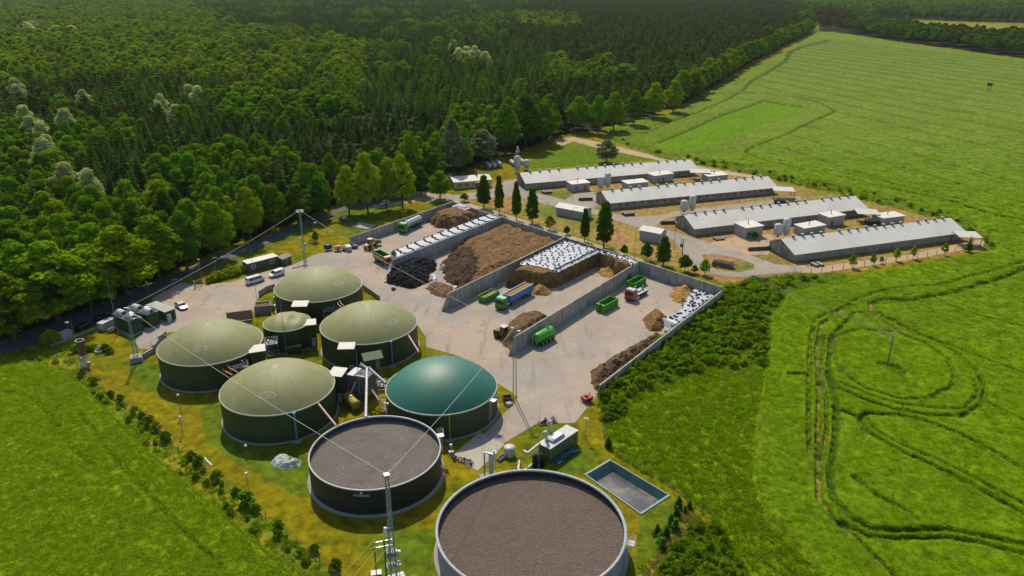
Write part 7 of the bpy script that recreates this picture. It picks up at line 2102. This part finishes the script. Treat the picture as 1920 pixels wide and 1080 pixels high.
# ---------------------------------------------------------------- placed edge trees
tr_ = random.Random(3)
LBL = {"y": "yellow green", "m": "mid green", "d": "deep green", "w": "whitish flowering", "g": "grey green"}
placed = []
def edge_tree(base, top, wpx, key, where, hm=1.0):
    p = P(*base); h = hgt(p, top) * hm
    dist = math.hypot(p[0], p[1], CAMH); W_ = wpx * dist * 1.1 / FOC
    cr = tr_.choice(BROAD[key]); s = h / 19.5; sx = W_ / 10.8
    placed.append((p[0], p[1], W_ * .42))
    return tree("broadleaf_tree", "%s broadleaf %s" % (LBL[key], where), "tree", p[0], p[1], cr, tr_.choice(TRK), (sx, sx, s), tr_.uniform(0, 6), "broadleaf trees of the forest edge")
for a in [((112, 604), 452, 135, "m", "with the biggest crown, above the three shaded dark cars"),
          ((30, 640), 512, 105, "m", "at the far left end of the lane"),
          ((172, 584), 468, 100, "m", "right beside the biggest crown of the left forest edge"),
          ((238, 556), 424, 118, "y", "standing alone forward above the long green hut"),
          ((60, 600), 455, 100, "m", "left behind the biggest crown of the forest edge"),
          ((300, 528), 405, 90, "m", "between the lone yellowish crown and the mesh gate"),
          ((352, 505), 395, 80, "d", "shading the lane above the mesh gate"),
          ((410, 484), 378, 70, "m", "behind the lane above the green site cabin"),
          ((470, 452), 350, 60, "y", "tall and narrow above the green site cabin"),
          ((517, 430), 345, 55, "m", "tall and narrow just left of the floodlight mast"),
          ((560, 420), 345, 55, "d", "behind the head of the floodlight mast"),
          ((600, 408), 330, 50, "d", "right behind the floodlight mast"),
          ((655, 402), 310, 52, "y", "left in the group over the dirt parking area"),
          ((690, 398), 285, 56, "y", "tallest in the group over the dirt parking area"),
          ((725, 392), 300, 44, "y", "in the middle of the group over the dirt parking area"),
          ((755, 390), 288, 50, "y", "right in the group over the dirt parking area"),
          ((825, 374), 320, 48, "m", "with a round crown left of the cream house"),
          ((790, 366), 312, 36, "d", "small behind the round crown left of the cream house"),
          ((812, 348), 286, 46, "d", "behind the left end of the cream house"),
          ((770, 352), 250, 56, "m", "behind the dirt parking area trees"),
          ((850, 332), 222, 52, "g", "pale silvery, behind the cream house roof"),
          ((905, 306), 242, 68, "g", "wide and silvery above the lying white cylinders"),
          ((870, 318), 262, 40, "y", "between the two silvery trees by the cream house"),
          ((948, 290), 195, 60, "m", "left part of the big dark crowns behind the silo tower"),
          ((985, 278), 176, 75, "d", "highest of the big dark crowns behind the silo tower"),
          ((1018, 268), 190, 60, "m", "right part of the big dark crowns behind the silo tower"),
          ((1085, 247), 180, 50, "m", "first along the field right of the farm track end"),
          ((1120, 250), 178, 36, "m", "second along the field from the farm track end"),
          ((1150, 246), 172, 46, "y", "third along the field from the farm track end"),
          ((1188, 236), 168, 40, "m", "fourth along the field from the farm track end"),
          ((1226, 222), 155, 42, "y", "fifth along the field from the farm track end"),
          ((1262, 212), 150, 36, "y", "with a loose crown at the first bend of the field edge"),
          ((1300, 186), 132, 40, "y", "at the gap in the forest edge row"),
          ]:
    edge_tree(*a)
bush = edge_tree((1137, 306), 262, 48, "g", "low and bushy on the meadow behind the farthest barn")
edge_tree((98, 648), 618, 30, "y", "small and round beside the low white container by the lane")
# field edge row
pts = WP([(1300, 190), (1330, 168), (1400, 124), (1470, 86), (1525, 60)])
for a, b in zip(pts[:-1], pts[1:]):
    a, b = Vector(a), Vector(b); n = max(1, int((b - a).length / 9))
    for i in range(n):
        q = a.lerp(b, i / n); n_ = Vector((-(b - a).y, (b - a).x)).normalized() * (3 if i % 2 else 7)
        q += n_ + Vector((tr_.uniform(-2, 2), tr_.uniform(-2, 2)))
        s = tr_.uniform(.8, 1.15)
        placed.append((q.x, q.y, 5))
        tree("broadleaf_tree", "bright broadleaf in the row between dark forest and crop field", "tree", q.x, q.y, tr_.choice(BROAD["y" if tr_.random() < .6 else "m"]), tr_.choice(TRK), (s * 1.45, s * 1.45, s * .92), tr_.uniform(0, 6), "broadleaf row along the field edge")

# ---------------------------------------------------------------- narrow trees and small trees
COLM = [crown_lumps(200 + i, 1.9, 1.2, 9.7, 64, 5200, .30, LF_C, shape="column", inner=.1) for i in range(2)]
OVO = [crown_lumps(210 + i, 1.9, .9, 5.0, 16, 1000, .38, LF_C, shape="round") for i in range(2)]
OVY = [crown_lumps(215 + i, 1.9, .9, 5.0, 14, 650, .36, LF_Y, shape="round") for i in range(2)]
TRS = trunk_mesh(31, 7, .16, BARK, limbs=3)
TRSS = trunk_mesh(32, 4, .09, BARK, limbs=3)
NAR = [((907.5, 391), 329, 29, "broad column shaped tree, first from the left in front of the cream house"), ((936, 401), 330, 20, "slim column shaped tree, second from the left by the silo back wall"),
       ((968, 413), 341, 20, "slim column shaped tree, third from the left by the silo back wall"), ((998, 419), 352, 27, "column shaped tree, fourth from the left by the silo back wall"),
       ((1096, 453), 391, 20, "slimmest column shaped tree, in front of the first gabled shed"), ((1132, 465), 378, 36, "largest column shaped tree, in front of the first gabled shed"),
       ((1243, 499), 443, 30, "column shaped tree in front of the second gabled shed")]
for i, (b, t, wpx, l) in enumerate(NAR):
    p = P(*b); h = hgt(p, t); W_ = wpx * math.hypot(p[0], p[1], CAMH) / FOC
    tree("column_tree", l, "tree", p[0], p[1], COLM[i % 2], TRS, (W_ / 3.5, W_ / 3.5, h / 9.6), i * 1.3, "column shaped trees along the silo back wall")
SM = [((1211.7, 489), 454, 24, "m", "round dark young tree left of the tallest one by the second gabled shed"), ((1283.6, 509), 478, 27, "m", "round young tree right of the column tree near the looped road"),
      ((1302, 513), 497, 13, "m", "smallest young tree between two larger ones at the looped road"), ((1320.5, 515), 486, 23, "y", "loose young tree at the left bend of the looped road"),
      ((1031, 431), 404, 23, "y", "light round young tree behind the back wall of the brown silage bay"), ((1063, 440), 424, 14, "m", "small conical young tree at the corner of two silo bays"),
      ((1170, 478), 459, 15, "m", "small young tree behind the strip of white plastic"), ((871, 378), 362, 18, "m", "small dark young tree behind the high brown heap"),
      ((1597, 502), 477, 16, "y", "leafiest sapling of the row before the nearest barn, first from the left"), ((1636, 497), 475, 12, "y", "thin sapling before the nearest barn, second from the left"),
      ((1652, 494), 480, 9, "y", "smallest sapling before the nearest barn, third from the left"), ((1679, 489), 465, 14, "y", "tall sapling before the nearest barn, fourth from the left"),
      ((1711, 485), 460, 13, "y", "tall sapling before the nearest barn, fifth from the left"), ((1770, 478.5), 455, 13, "y", "sapling before the nearest barn, last before the small spruce"),
      ((592, 454), 433, 13, "m", "small lone tree beside the low bench near the forest lane"), ((1415, 449), 434, 13, "d", "dark small tree against the white cabin of the third barn")]
for i, (b, t, wpx, k, l) in enumerate(SM):
    p = P(*b); h = hgt(p, t); W_ = wpx * math.hypot(p[0], p[1], CAMH) / FOC
    tree("young_tree", l, "tree", p[0], p[1], (OVY if k == "y" else OVO)[i % 2], TRSS, (W_ / 3.7, W_ / 3.7, h / 5.0), i * .9, "young trees on the site")
p = P(1815, 472); h = hgt(p, 440)
tree("spruce_tree", "small dark spruce by the canopy at the right end of the nearest barn", "tree", p[0], p[1], SPR[0], TRK[0], (h / 14, h / 14, h / 20), 0)

# shrubs of the hedges
SHR = [crown_lumps(300 + i, .9, .1, 1.7, 9, 260, .26, m) for i, m in enumerate((LF_D, LF_D, LF_M))]
SHY = crown_lumps(330, .9, .1, 1.7, 9, 260, .26, LF_Y)
SHT = trunk_mesh(33, 1.4, .05, BARK, limbs=4)
HL = [(209, 745), (226, 754), (254, 777), (267, 788), (281, 799), (294, 809), (312, 829), (373, 873), (407, 901), (443, 931), (462, 950), (523, 991), (590, 1037), (630, 1069), (480, 962), (360, 862)]
for i, b in enumerate(HL):
    p = P(*b); s = tr_.uniform(.9, 1.35); big = i in (4, 6, 10)
    tree("shrub", "dark shrub in the row between the lawn and the left crop field", "shrub", p[0], p[1], SHR[i % 3], SHT, s * (1.3 if big else 1), i, "shrubs between lawn and left field")
HR = [(1272, 951), (1268.5, 966), (1257.5, 984), (1231.7, 1003), (1238.6, 1017), (1240, 1031), (1249, 1007), (1266, 995), (1284, 962), (1292, 954), (1140, 838)]
SMC = [spruce_mesh(60 + i, 1.9, .6, LF_S, levels=7, per=7, fill=2, z0=.05) for i in range(2)]
for i, b in enumerate(HR):
    p = P(*b); s = tr_.uniform(.8, 1.3)
    tree("small_conifer", "small dark conifer planted on the lawn below the lined pond", "conifer", p[0], p[1], SMC[i % 2], SHT, s, i, "small conifers below the lined pond")
for i, (b, k) in enumerate((((150, 655), 1.3), ((163, 659), 1.1), ((176, 656), 1.0), ((198, 657), 1.1), ((205, 662), 1.0), ((140, 660), 1.2))):
    p = P(*b); tree("shrub", "low dark shrub in the small bed around the concrete well", "shrub", p[0], p[1], SHR[i % 3], SHT, (k * 1.4, k * 1.2, k * .9), i, "shrubs around the concrete well")
for i, (b, k) in enumerate((((400, 528), 1.3), ((412, 524), 1.5), ((424, 521), 1.3), ((436, 517), 1.6), ((446, 514), 1.3), ((455, 511), 1.2), ((405, 520), 1.2), ((430, 510), 1.3), ((392, 531), 1.0))):
    p = P(*b); tree("shrub", "rounded yellow green shrub between the mesh gate and the green cabin", "shrub", p[0], p[1], SHY, SHT, (k * 1.3, k * 1.3, k), i, "shrubs beside the mesh gate")

# ---------------------------------------------------------------- forest
def Z14(pts): return WP(pts, 14.0)
ZB = [Z14(p) for p in (
    [(-1500, 190), (0, 158), (130, 138), (400, 138), (470, 160), (560, 172), (640, 160), (690, 138), (680, 92), (620, 62), (500, 44), (420, 45), (380, 20), (330, -20), (-1500, -20)],)]
ZM = [Z14(p) for p in (
    [(290, 335), (300, 290), (350, 262), (450, 250), (530, 262), (520, 300), (480, 345), (300, 360)],
    [(390, 160), (560, 165), (660, 175), (640, 200), (560, 215), (400, 215)],
    [(-1500, 300), (20, 235), (90, 245), (180, 330), (200, 420), (-900, 700)],
    [(640, 320), (700, 290), (760, 262), (820, 215), (860, 190), (1030, 180), (1060, 240), (1040, 330), (640, 420)],
    [(160, 330), (300, 335), (360, 420), (220, 440)],
    [(1420, -20), (1500, 8), (1600, 12), (1920, 5), (1920, -20)])]
ZP = [Z14(p) for p in (
    [(440, 270), (560, 262), (760, 250), (770, 330), (640, 390), (540, 350)], [(1000, 165), (1270, 128), (1290, 180), (1150, 205), (1000, 205)],
    [(1000, -20), (1500, -20), (1500, 70), (1380, 120), (1050, 110), (960, 60)], [(230, 10), (340, 10), (330, 45), (240, 40)])]
ZY = [Z14(p) for p in ([(975, 20), (1080, 20), (1090, 46), (985, 46)], [(1030, 100), (1060, 100), (1060, 125), (1030, 125)], [(1120, 100), (1150, 100), (1150, 118), (1115, 118)])]
FLOWER = [(18, 168), (32, 172), (130, 172), (142, 176), (330, 168), (350, 170), (372, 176), (285, 198), (300, 194), (335, 202), (55, 215), (70, 238), (85, 245), (120, 232), (138, 230), (105, 270), (95, 290), (130, 330), (150, 325), (165, 345), (880, 98), (893, 102), (868, 104), (905, 108), (56, 50), (68, 54), (115, 54), (850, 84)]
FLW = Z14(FLOWER)
rng = np.random.default_rng(21)
def forest_points():
    out = []
    r = 150.0
    while r < 4600:
        s = 6.3 if r < 420 else 6.3 * (r / 420) ** .55
        th0, th1 = math.radians(-46), math.radians(44)
        n = int((th1 - th0) * r / s)
        th = th0 + (np.arange(n) + rng.uniform(-.42, .42, n)) * (th1 - th0) / n + rng.uniform(0, s / r)
        rr_ = r + rng.uniform(-.42, .42, n) * s
        out.append(np.stack([rr_ * np.sin(th), rr_ * np.cos(th), np.full(n, s)], 1))
        r += s
    return np.concatenate(out)
FP = forest_points()
X, Y, SS = FP[:, 0], FP[:, 1], FP[:, 2]
inF = poly_in(X, Y, FOREST); inR = poly_in(X, Y, FOREST_R); inB = poly_in(X, Y, FOREST_B)
ok = (inF | inR | inB) & ~poly_in(X, Y, FARFIELD) & ~(poly_in(X, Y, FIELD_R))
# keep the lane and the parking clear
for pl in ([(0, 640), (278, 534), (472, 455), (653, 385), (700, 372), (775, 366), (850, 345), (850, 380), (660, 400), (480, 478), (280, 570), (0, 690)],):
    ok &= ~poly_in(X, Y, WP(pl))
for x, y, rad in placed: ok &= np.hypot(X - x, Y - y) > rad
X, Y, SS = X[ok], Y[ok], SS[ok]
inR = inR[ok]; inB = inB[ok]
R_ = np.hypot(X, Y); n = len(X)
zn = fbm(X, Y, .012, 3); z2 = fbm(X + 400, Y, .03, 3); rnd = rng.random(n)
kind = np.full(n, 's', '<U1')
kind[(z2 > .70)] = 'p'
kind[(zn > .70) & (rnd < .8)] = 'm'
kind[rnd > .97] = 'm'
mP = np.zeros(n, bool); mM = mP.copy(); mB = mP.copy(); mY = mP.copy()
jx = (fbm(X, Y, .03) - .5) * 30; jy = (fbm(X + 77, Y, .03) - .5) * 30
for p in ZP: mP |= poly_in(X + jx, Y + jy, p)
for p in ZM: mM |= poly_in(X + jx, Y + jy, p)
for p in ZB: mB |= poly_in(X + jx * (1 + R_ / 400), Y + jy * (1 + R_ / 400), p)
for p in ZY: mY |= poly_in(X, Y, p)
kind[mP] = np.where(rnd[mP] < .72, 'p', 's')
kind[mM] = np.where(rnd[mM] < .62, 'm', np.where(rnd[mM] < .82, 'd', np.where(rnd[mM] < .87, 'y', 's')))
kind[mB] = np.where(rnd[mB] < .62, 'y', np.where(rnd[mB] < .88, 'm', np.where(rnd[mB] < .94, 's', 'p')))
kind[mB & (z2 > .63)] = 's'
kind[mY & (rnd < .45)] = 'y'
kind[inR & (X / Y > .42)] = np.where(rnd[inR & (X / Y > .42)] < .6, 'd', 'p')
kind[inR & (X / Y <= .42)] = 'p'
edge = seg_dist(X, Y, FOREST, True) < 9
kind[edge & (R_ < 420) & (rnd < .75)] = 'm'
for fx, fy in FLW:
    d = np.hypot(X - fx, Y - fy); i = np.argsort(d)[:1 if math.hypot(fx, fy) < 700 else 4]; kind[i] = 'w'
hs_ = np.where(np.isin(kind, ['s', 'p']), rng.uniform(.68, 1.12, n), rng.uniform(.8, 1.14, n)) * np.where(kind == 'p', .9, 1)
hs_ *= np.where(np.isin(kind, ['y', 'm', 'd']), .84, 1)
hs_[(kind == 'w')] *= .98
# the young plantation in the middle is lower
yng = poly_in(X, Y, Z14([(420, 215), (700, 190), (860, 215), (760, 260), (560, 275), (420, 250)]))
hs_[yng] *= .68
bl = np.isin(kind, ["y", "m", "d"])
wid = hs_ * np.clip(SS / 6.3, 1, 1.9) ** .8 * np.where(bl, rng.uniform(.95, 1.7, n), rng.uniform(1.0, 1.35, n))
keep = ~(bl & (rng.random(n) < .30)) & ~(~bl & (rng.random(n) < .22)) | (R_ > 1500)
X, Y, SS, R_, kind, hs_, wid, n = X[keep], Y[keep], SS[keep], R_[keep], kind[keep], hs_[keep], wid[keep], int(keep.sum())
order = np.argsort(R_)
cnt = {'b': 0, 's': 0, 'p': 0}; lim = {'b': 150, 's': 240, 'p': 160}
used = np.zeros(n, bool)
LBT = {'y': "yellow green broadleaf tree within the closed forest behind the site", 'm': "mid green broadleaf tree within the closed forest behind the site", 'd': "deep green broadleaf tree within the closed forest behind the site",
       'w': "whitish flowering tree standing out among the dark forest", 'g': "grey green broadleaf tree in the forest"}
ft = random.Random(9)
for i in order:
    k = kind[i]; t = 'b' if k in 'ymdwg' else k
    if abs(X[i] / Y[i]) > .68: continue
    if k == 'w' and R_[i] < 1200:
        pass
    elif cnt[t] >= lim[t]: continue
    cnt[t] += 1; used[i] = True
    rz = ft.uniform(0, 6); s = (wid[i], wid[i], hs_[i])
    if t == 'b': tree("broadleaf_tree", LBT[k], "tree", X[i], Y[i], ft.choice(BROAD[k]), ft.choice(TRK), s, rz, {"w": "whitish flowering trees in the forest"}.get(k, "broadleaf trees within the forest"))
    elif k == 's': tree("spruce_tree", "dark pointed spruce within the closed forest behind the site", "tree", X[i], Y[i], ft.choice(SPR), ft.choice(TRK), s, rz, "spruces within the forest")
    else: tree("pine_tree", "brownish green pine within the closed forest behind the site", "tree", X[i], Y[i], ft.choice(PIN), ft.choice(TRKP), s, rz, "pines within the forest")
rest = ~used
protos, base = [], {}
def addp(key, lst):
    base[key] = (len(protos), len(lst)); protos.extend(lst)
for k in "ymdw": addp(k + "n", BROAD[k]); addp(k + "f", BROADL[k])
addp("sn", SPR); addp("sf", SPRL); addp("pn", PIN); addp("pf", PINL)
idx = np.zeros(n, int)
for k in "ymdwsp":
    for fnr in "nf":
        m = (kind == k) & ((R_ < 430) if fnr == "n" else (R_ >= 430))
        b, c = base[k + fnr]; idx[m] = b + rng.integers(0, c, m.sum())
rot = np.stack([rng.normal(0, .03, n), rng.normal(0, .03, n), rng.uniform(0, 6.28, n)], 1)
m = rest
scatter("forest", np.stack([X[m], Y[m], np.zeros(m.sum())], 1), rot[m], np.stack([wid[m], wid[m], hs_[m]], 1), idx[m], protos, "far spruce, pine and broadleaf forest reading as one mass", "forest")
# trunks of the forest rim where one can look under the crowns
m = rest & (R_ < 600) & (seg_dist(X, Y, FOREST, True) < 40)
if m.any():
    scatter("forest_trunks", np.stack([X[m], Y[m], np.zeros(m.sum())], 1), rot[m], np.stack([wid[m], wid[m], hs_[m]], 1), rng.integers(0, 3, m.sum()), TRK, "bare trunks under the forest crowns", "trunks")
print("FOREST", n, cnt)

# ---------------------------------------------------------------- crop, weeds and grass as real tufts
def tuft_mesh(seed, nbl, h, spread, wd, m, lean=.35):
    rng = np.random.default_rng(seed); V = []
    for k in range(nbl):
        a = rng.uniform(0, 6.28); q = spread * math.sqrt(rng.random()); b = np.array([q * math.cos(a), q * math.sin(a), 0])
        hh = h * rng.uniform(.65, 1.1); a2 = rng.uniform(0, 6.28); l = lean * hh * rng.random(); d = np.array([math.cos(a2) * l, math.sin(a2) * l, hh])
        s = np.array([-math.sin(a2), math.cos(a2), 0]) * wd * rng.uniform(.6, 1.3)
        V += [b - s * .5, b + s * .5, b + d * .7 + s, b + d]
    return leaf_mesh("tuft", np.array(V), m)
CR1 = leaf("crop_blade", (.235, .37, .003), tr=.5, ov=.16)
CR2 = leaf("crop_blade_left", (.27, .38, .010), tr=.5, ov=.16)
WD1 = leaf("weed_leaf_green", (.20, .32, .006), tr=.5, ov=.3)
WD2 = leaf("weed_leaf_yellow", (.24, .30, .008), tr=.5, ov=.25)
GR1 = leaf("grass_blade", (.16, .17, .010), tr=.35, ov=.35)
DRY = leaf("dry_grass_blade", (.42, .31, .09), tr=.4, ov=.25)
def scatter_in(name, poly, n, protos, label, cat, smin, smax, dens=None, zmin=None, zoff=-.1, seed=0, rmax=420, rref=120.):
    rg = np.random.default_rng(500 + seed)
    xs = [p[0] for p in poly]; ys = [p[1] for p in poly]
    x0, x1, y0, y1 = max(min(xs), -260), min(max(xs), 330), max(min(ys), 60), min(max(ys), rmax)
    x = rg.uniform(x0, x1, n); y = rg.uniform(y0, y1, n)
    m = poly_in(x, y, poly) & (np.abs(x) < y * .74 + 8) & (rg.random(n) < np.clip((rmax - y) / 120, 0, 1)) & (rg.random(n) < np.minimum(1, (rref / np.hypot(x, y)) ** 1.7))
    x, y = x[m], y[m]
    if dens is not None:
        m = rg.random(len(x)) < dens(x, y); x, y = x[m], y[m]
    z, c, k = terrain_at(x, y)
    if zmin is not None: m = z > zmin; x, y, z = x[m], y[m], z[m]
    N_ = len(x); far = np.clip(np.hypot(x, y) / rref, 1, 2.5)
    sc = rg.uniform(smin, smax, N_)
    scatter(name, np.stack([x, y, z + zoff], 1), np.stack([rg.normal(0, .1, N_), rg.normal(0, .1, N_), rg.uniform(0, 6.28, N_)], 1), np.stack([sc * far, sc * far, sc], 1), rg.integers(0, len(protos), N_), protos, label, cat)
    print(name, N_)
CT = [tuft_mesh(i, 40, .28, .8, .10, CR1, 1.8) for i in range(4)]
CTL = [tuft_mesh(10 + i, 40, .28, .8, .10, CR2, 1.8) for i in range(4)]
scatter_in("crop_plants", FIELD_R, 260000, CT, "green cereal plants of the right field", "crop", .5, .85, zmin=.6, zoff=-.12, seed=1, rmax=400)
scatter_in("crop_plants", FIELD_L, 110000, CTL, "green cereal plants of the left field", "crop", .5, .9, zmin=.45, zoff=-.12, seed=2)
WD0 = leaf("bramble_leaf", (.15, .235, .006), tr=.3, ov=.35)
WB = [crown_lumps(400 + i, .85, 0, 1.25, 8, 90, .30, WD0 if i < 3 else WD2, name="weed", inner=.1) for i in range(4)]
WT = [tuft_mesh(30 + i, 34, .42, .7, .10, (WD1, CR1, WD2)[i], 1.4) for i in range(3)]
_wl = [(FR[4].x, FR[4].y), (BK[4].x, BK[4].y)]
scatter_in("weeds", WEED_R, 14000, WB[:3] + WT[:2] * 2, "tall dark weeds and brambles on the slope by the outer wall", "weeds", .5, 1.6, zoff=-.15, seed=3, dens=lambda x, y: np.clip(1.2 - seg_dist(x, y, _wl) / 24, .05, 1))
scatter_in("meadow_plants", MEAD_R, 11000, WT[:2] * 2 + WT, "rough meadow plants between fence and crop", "meadow", .6, 1.2, zoff=-.15, seed=4)
scatter_in("weeds", WEED_L, 14000, WT * 3 + WB[:1], "weeds and tall grass along the left field", "weeds", .55, 1.15, zoff=-.1, seed=5)
scatter_in("weeds", WEED_N, 9000, WT * 2 + WB[:1], "weeds along the farm side of the crop field", "weeds", .8, 1.4, zoff=-.1, seed=6, rref=250.)
scatter_in("brambles", BUSH_BR, 6000, WT * 3 + WB[:2], "bushy green growth at the lower right corner", "brambles", .5, 1.1, zoff=-.2, seed=7)
scatter_in("dry_grass", ROUGH_BR, 2600, [tuft_mesh(40 + i, 26, .55, .5, .08, DRY, .9) for i in range(2)] + WT[1:2], "dry straw coloured grass on the cleared strip", "grass", .6, 1.3, zoff=-.05, seed=8)

# ---------------------------------------------------------------- air
def haze(dens):
    m = bpy.data.materials.new("air"); m.use_nodes = True; t = m.node_tree
    t.nodes.remove(t.nodes["Principled BSDF"])
    v = t.nodes.new("ShaderNodeVolumePrincipled"); v.inputs["Color"].default_value = (.80, .87, .95, 1); v.inputs["Density"].default_value = dens
    v.inputs["Anisotropy"].default_value = .2
    t.links.new(v.outputs[0], t.nodes["Material Output"].inputs["Volume"])
    mb = MB(); mb.box(-9600, -9600, -4, 9600, 9600, 95)
    o = mb.build("haze", m); tag(o, kind="stuff")
haze(.000022)
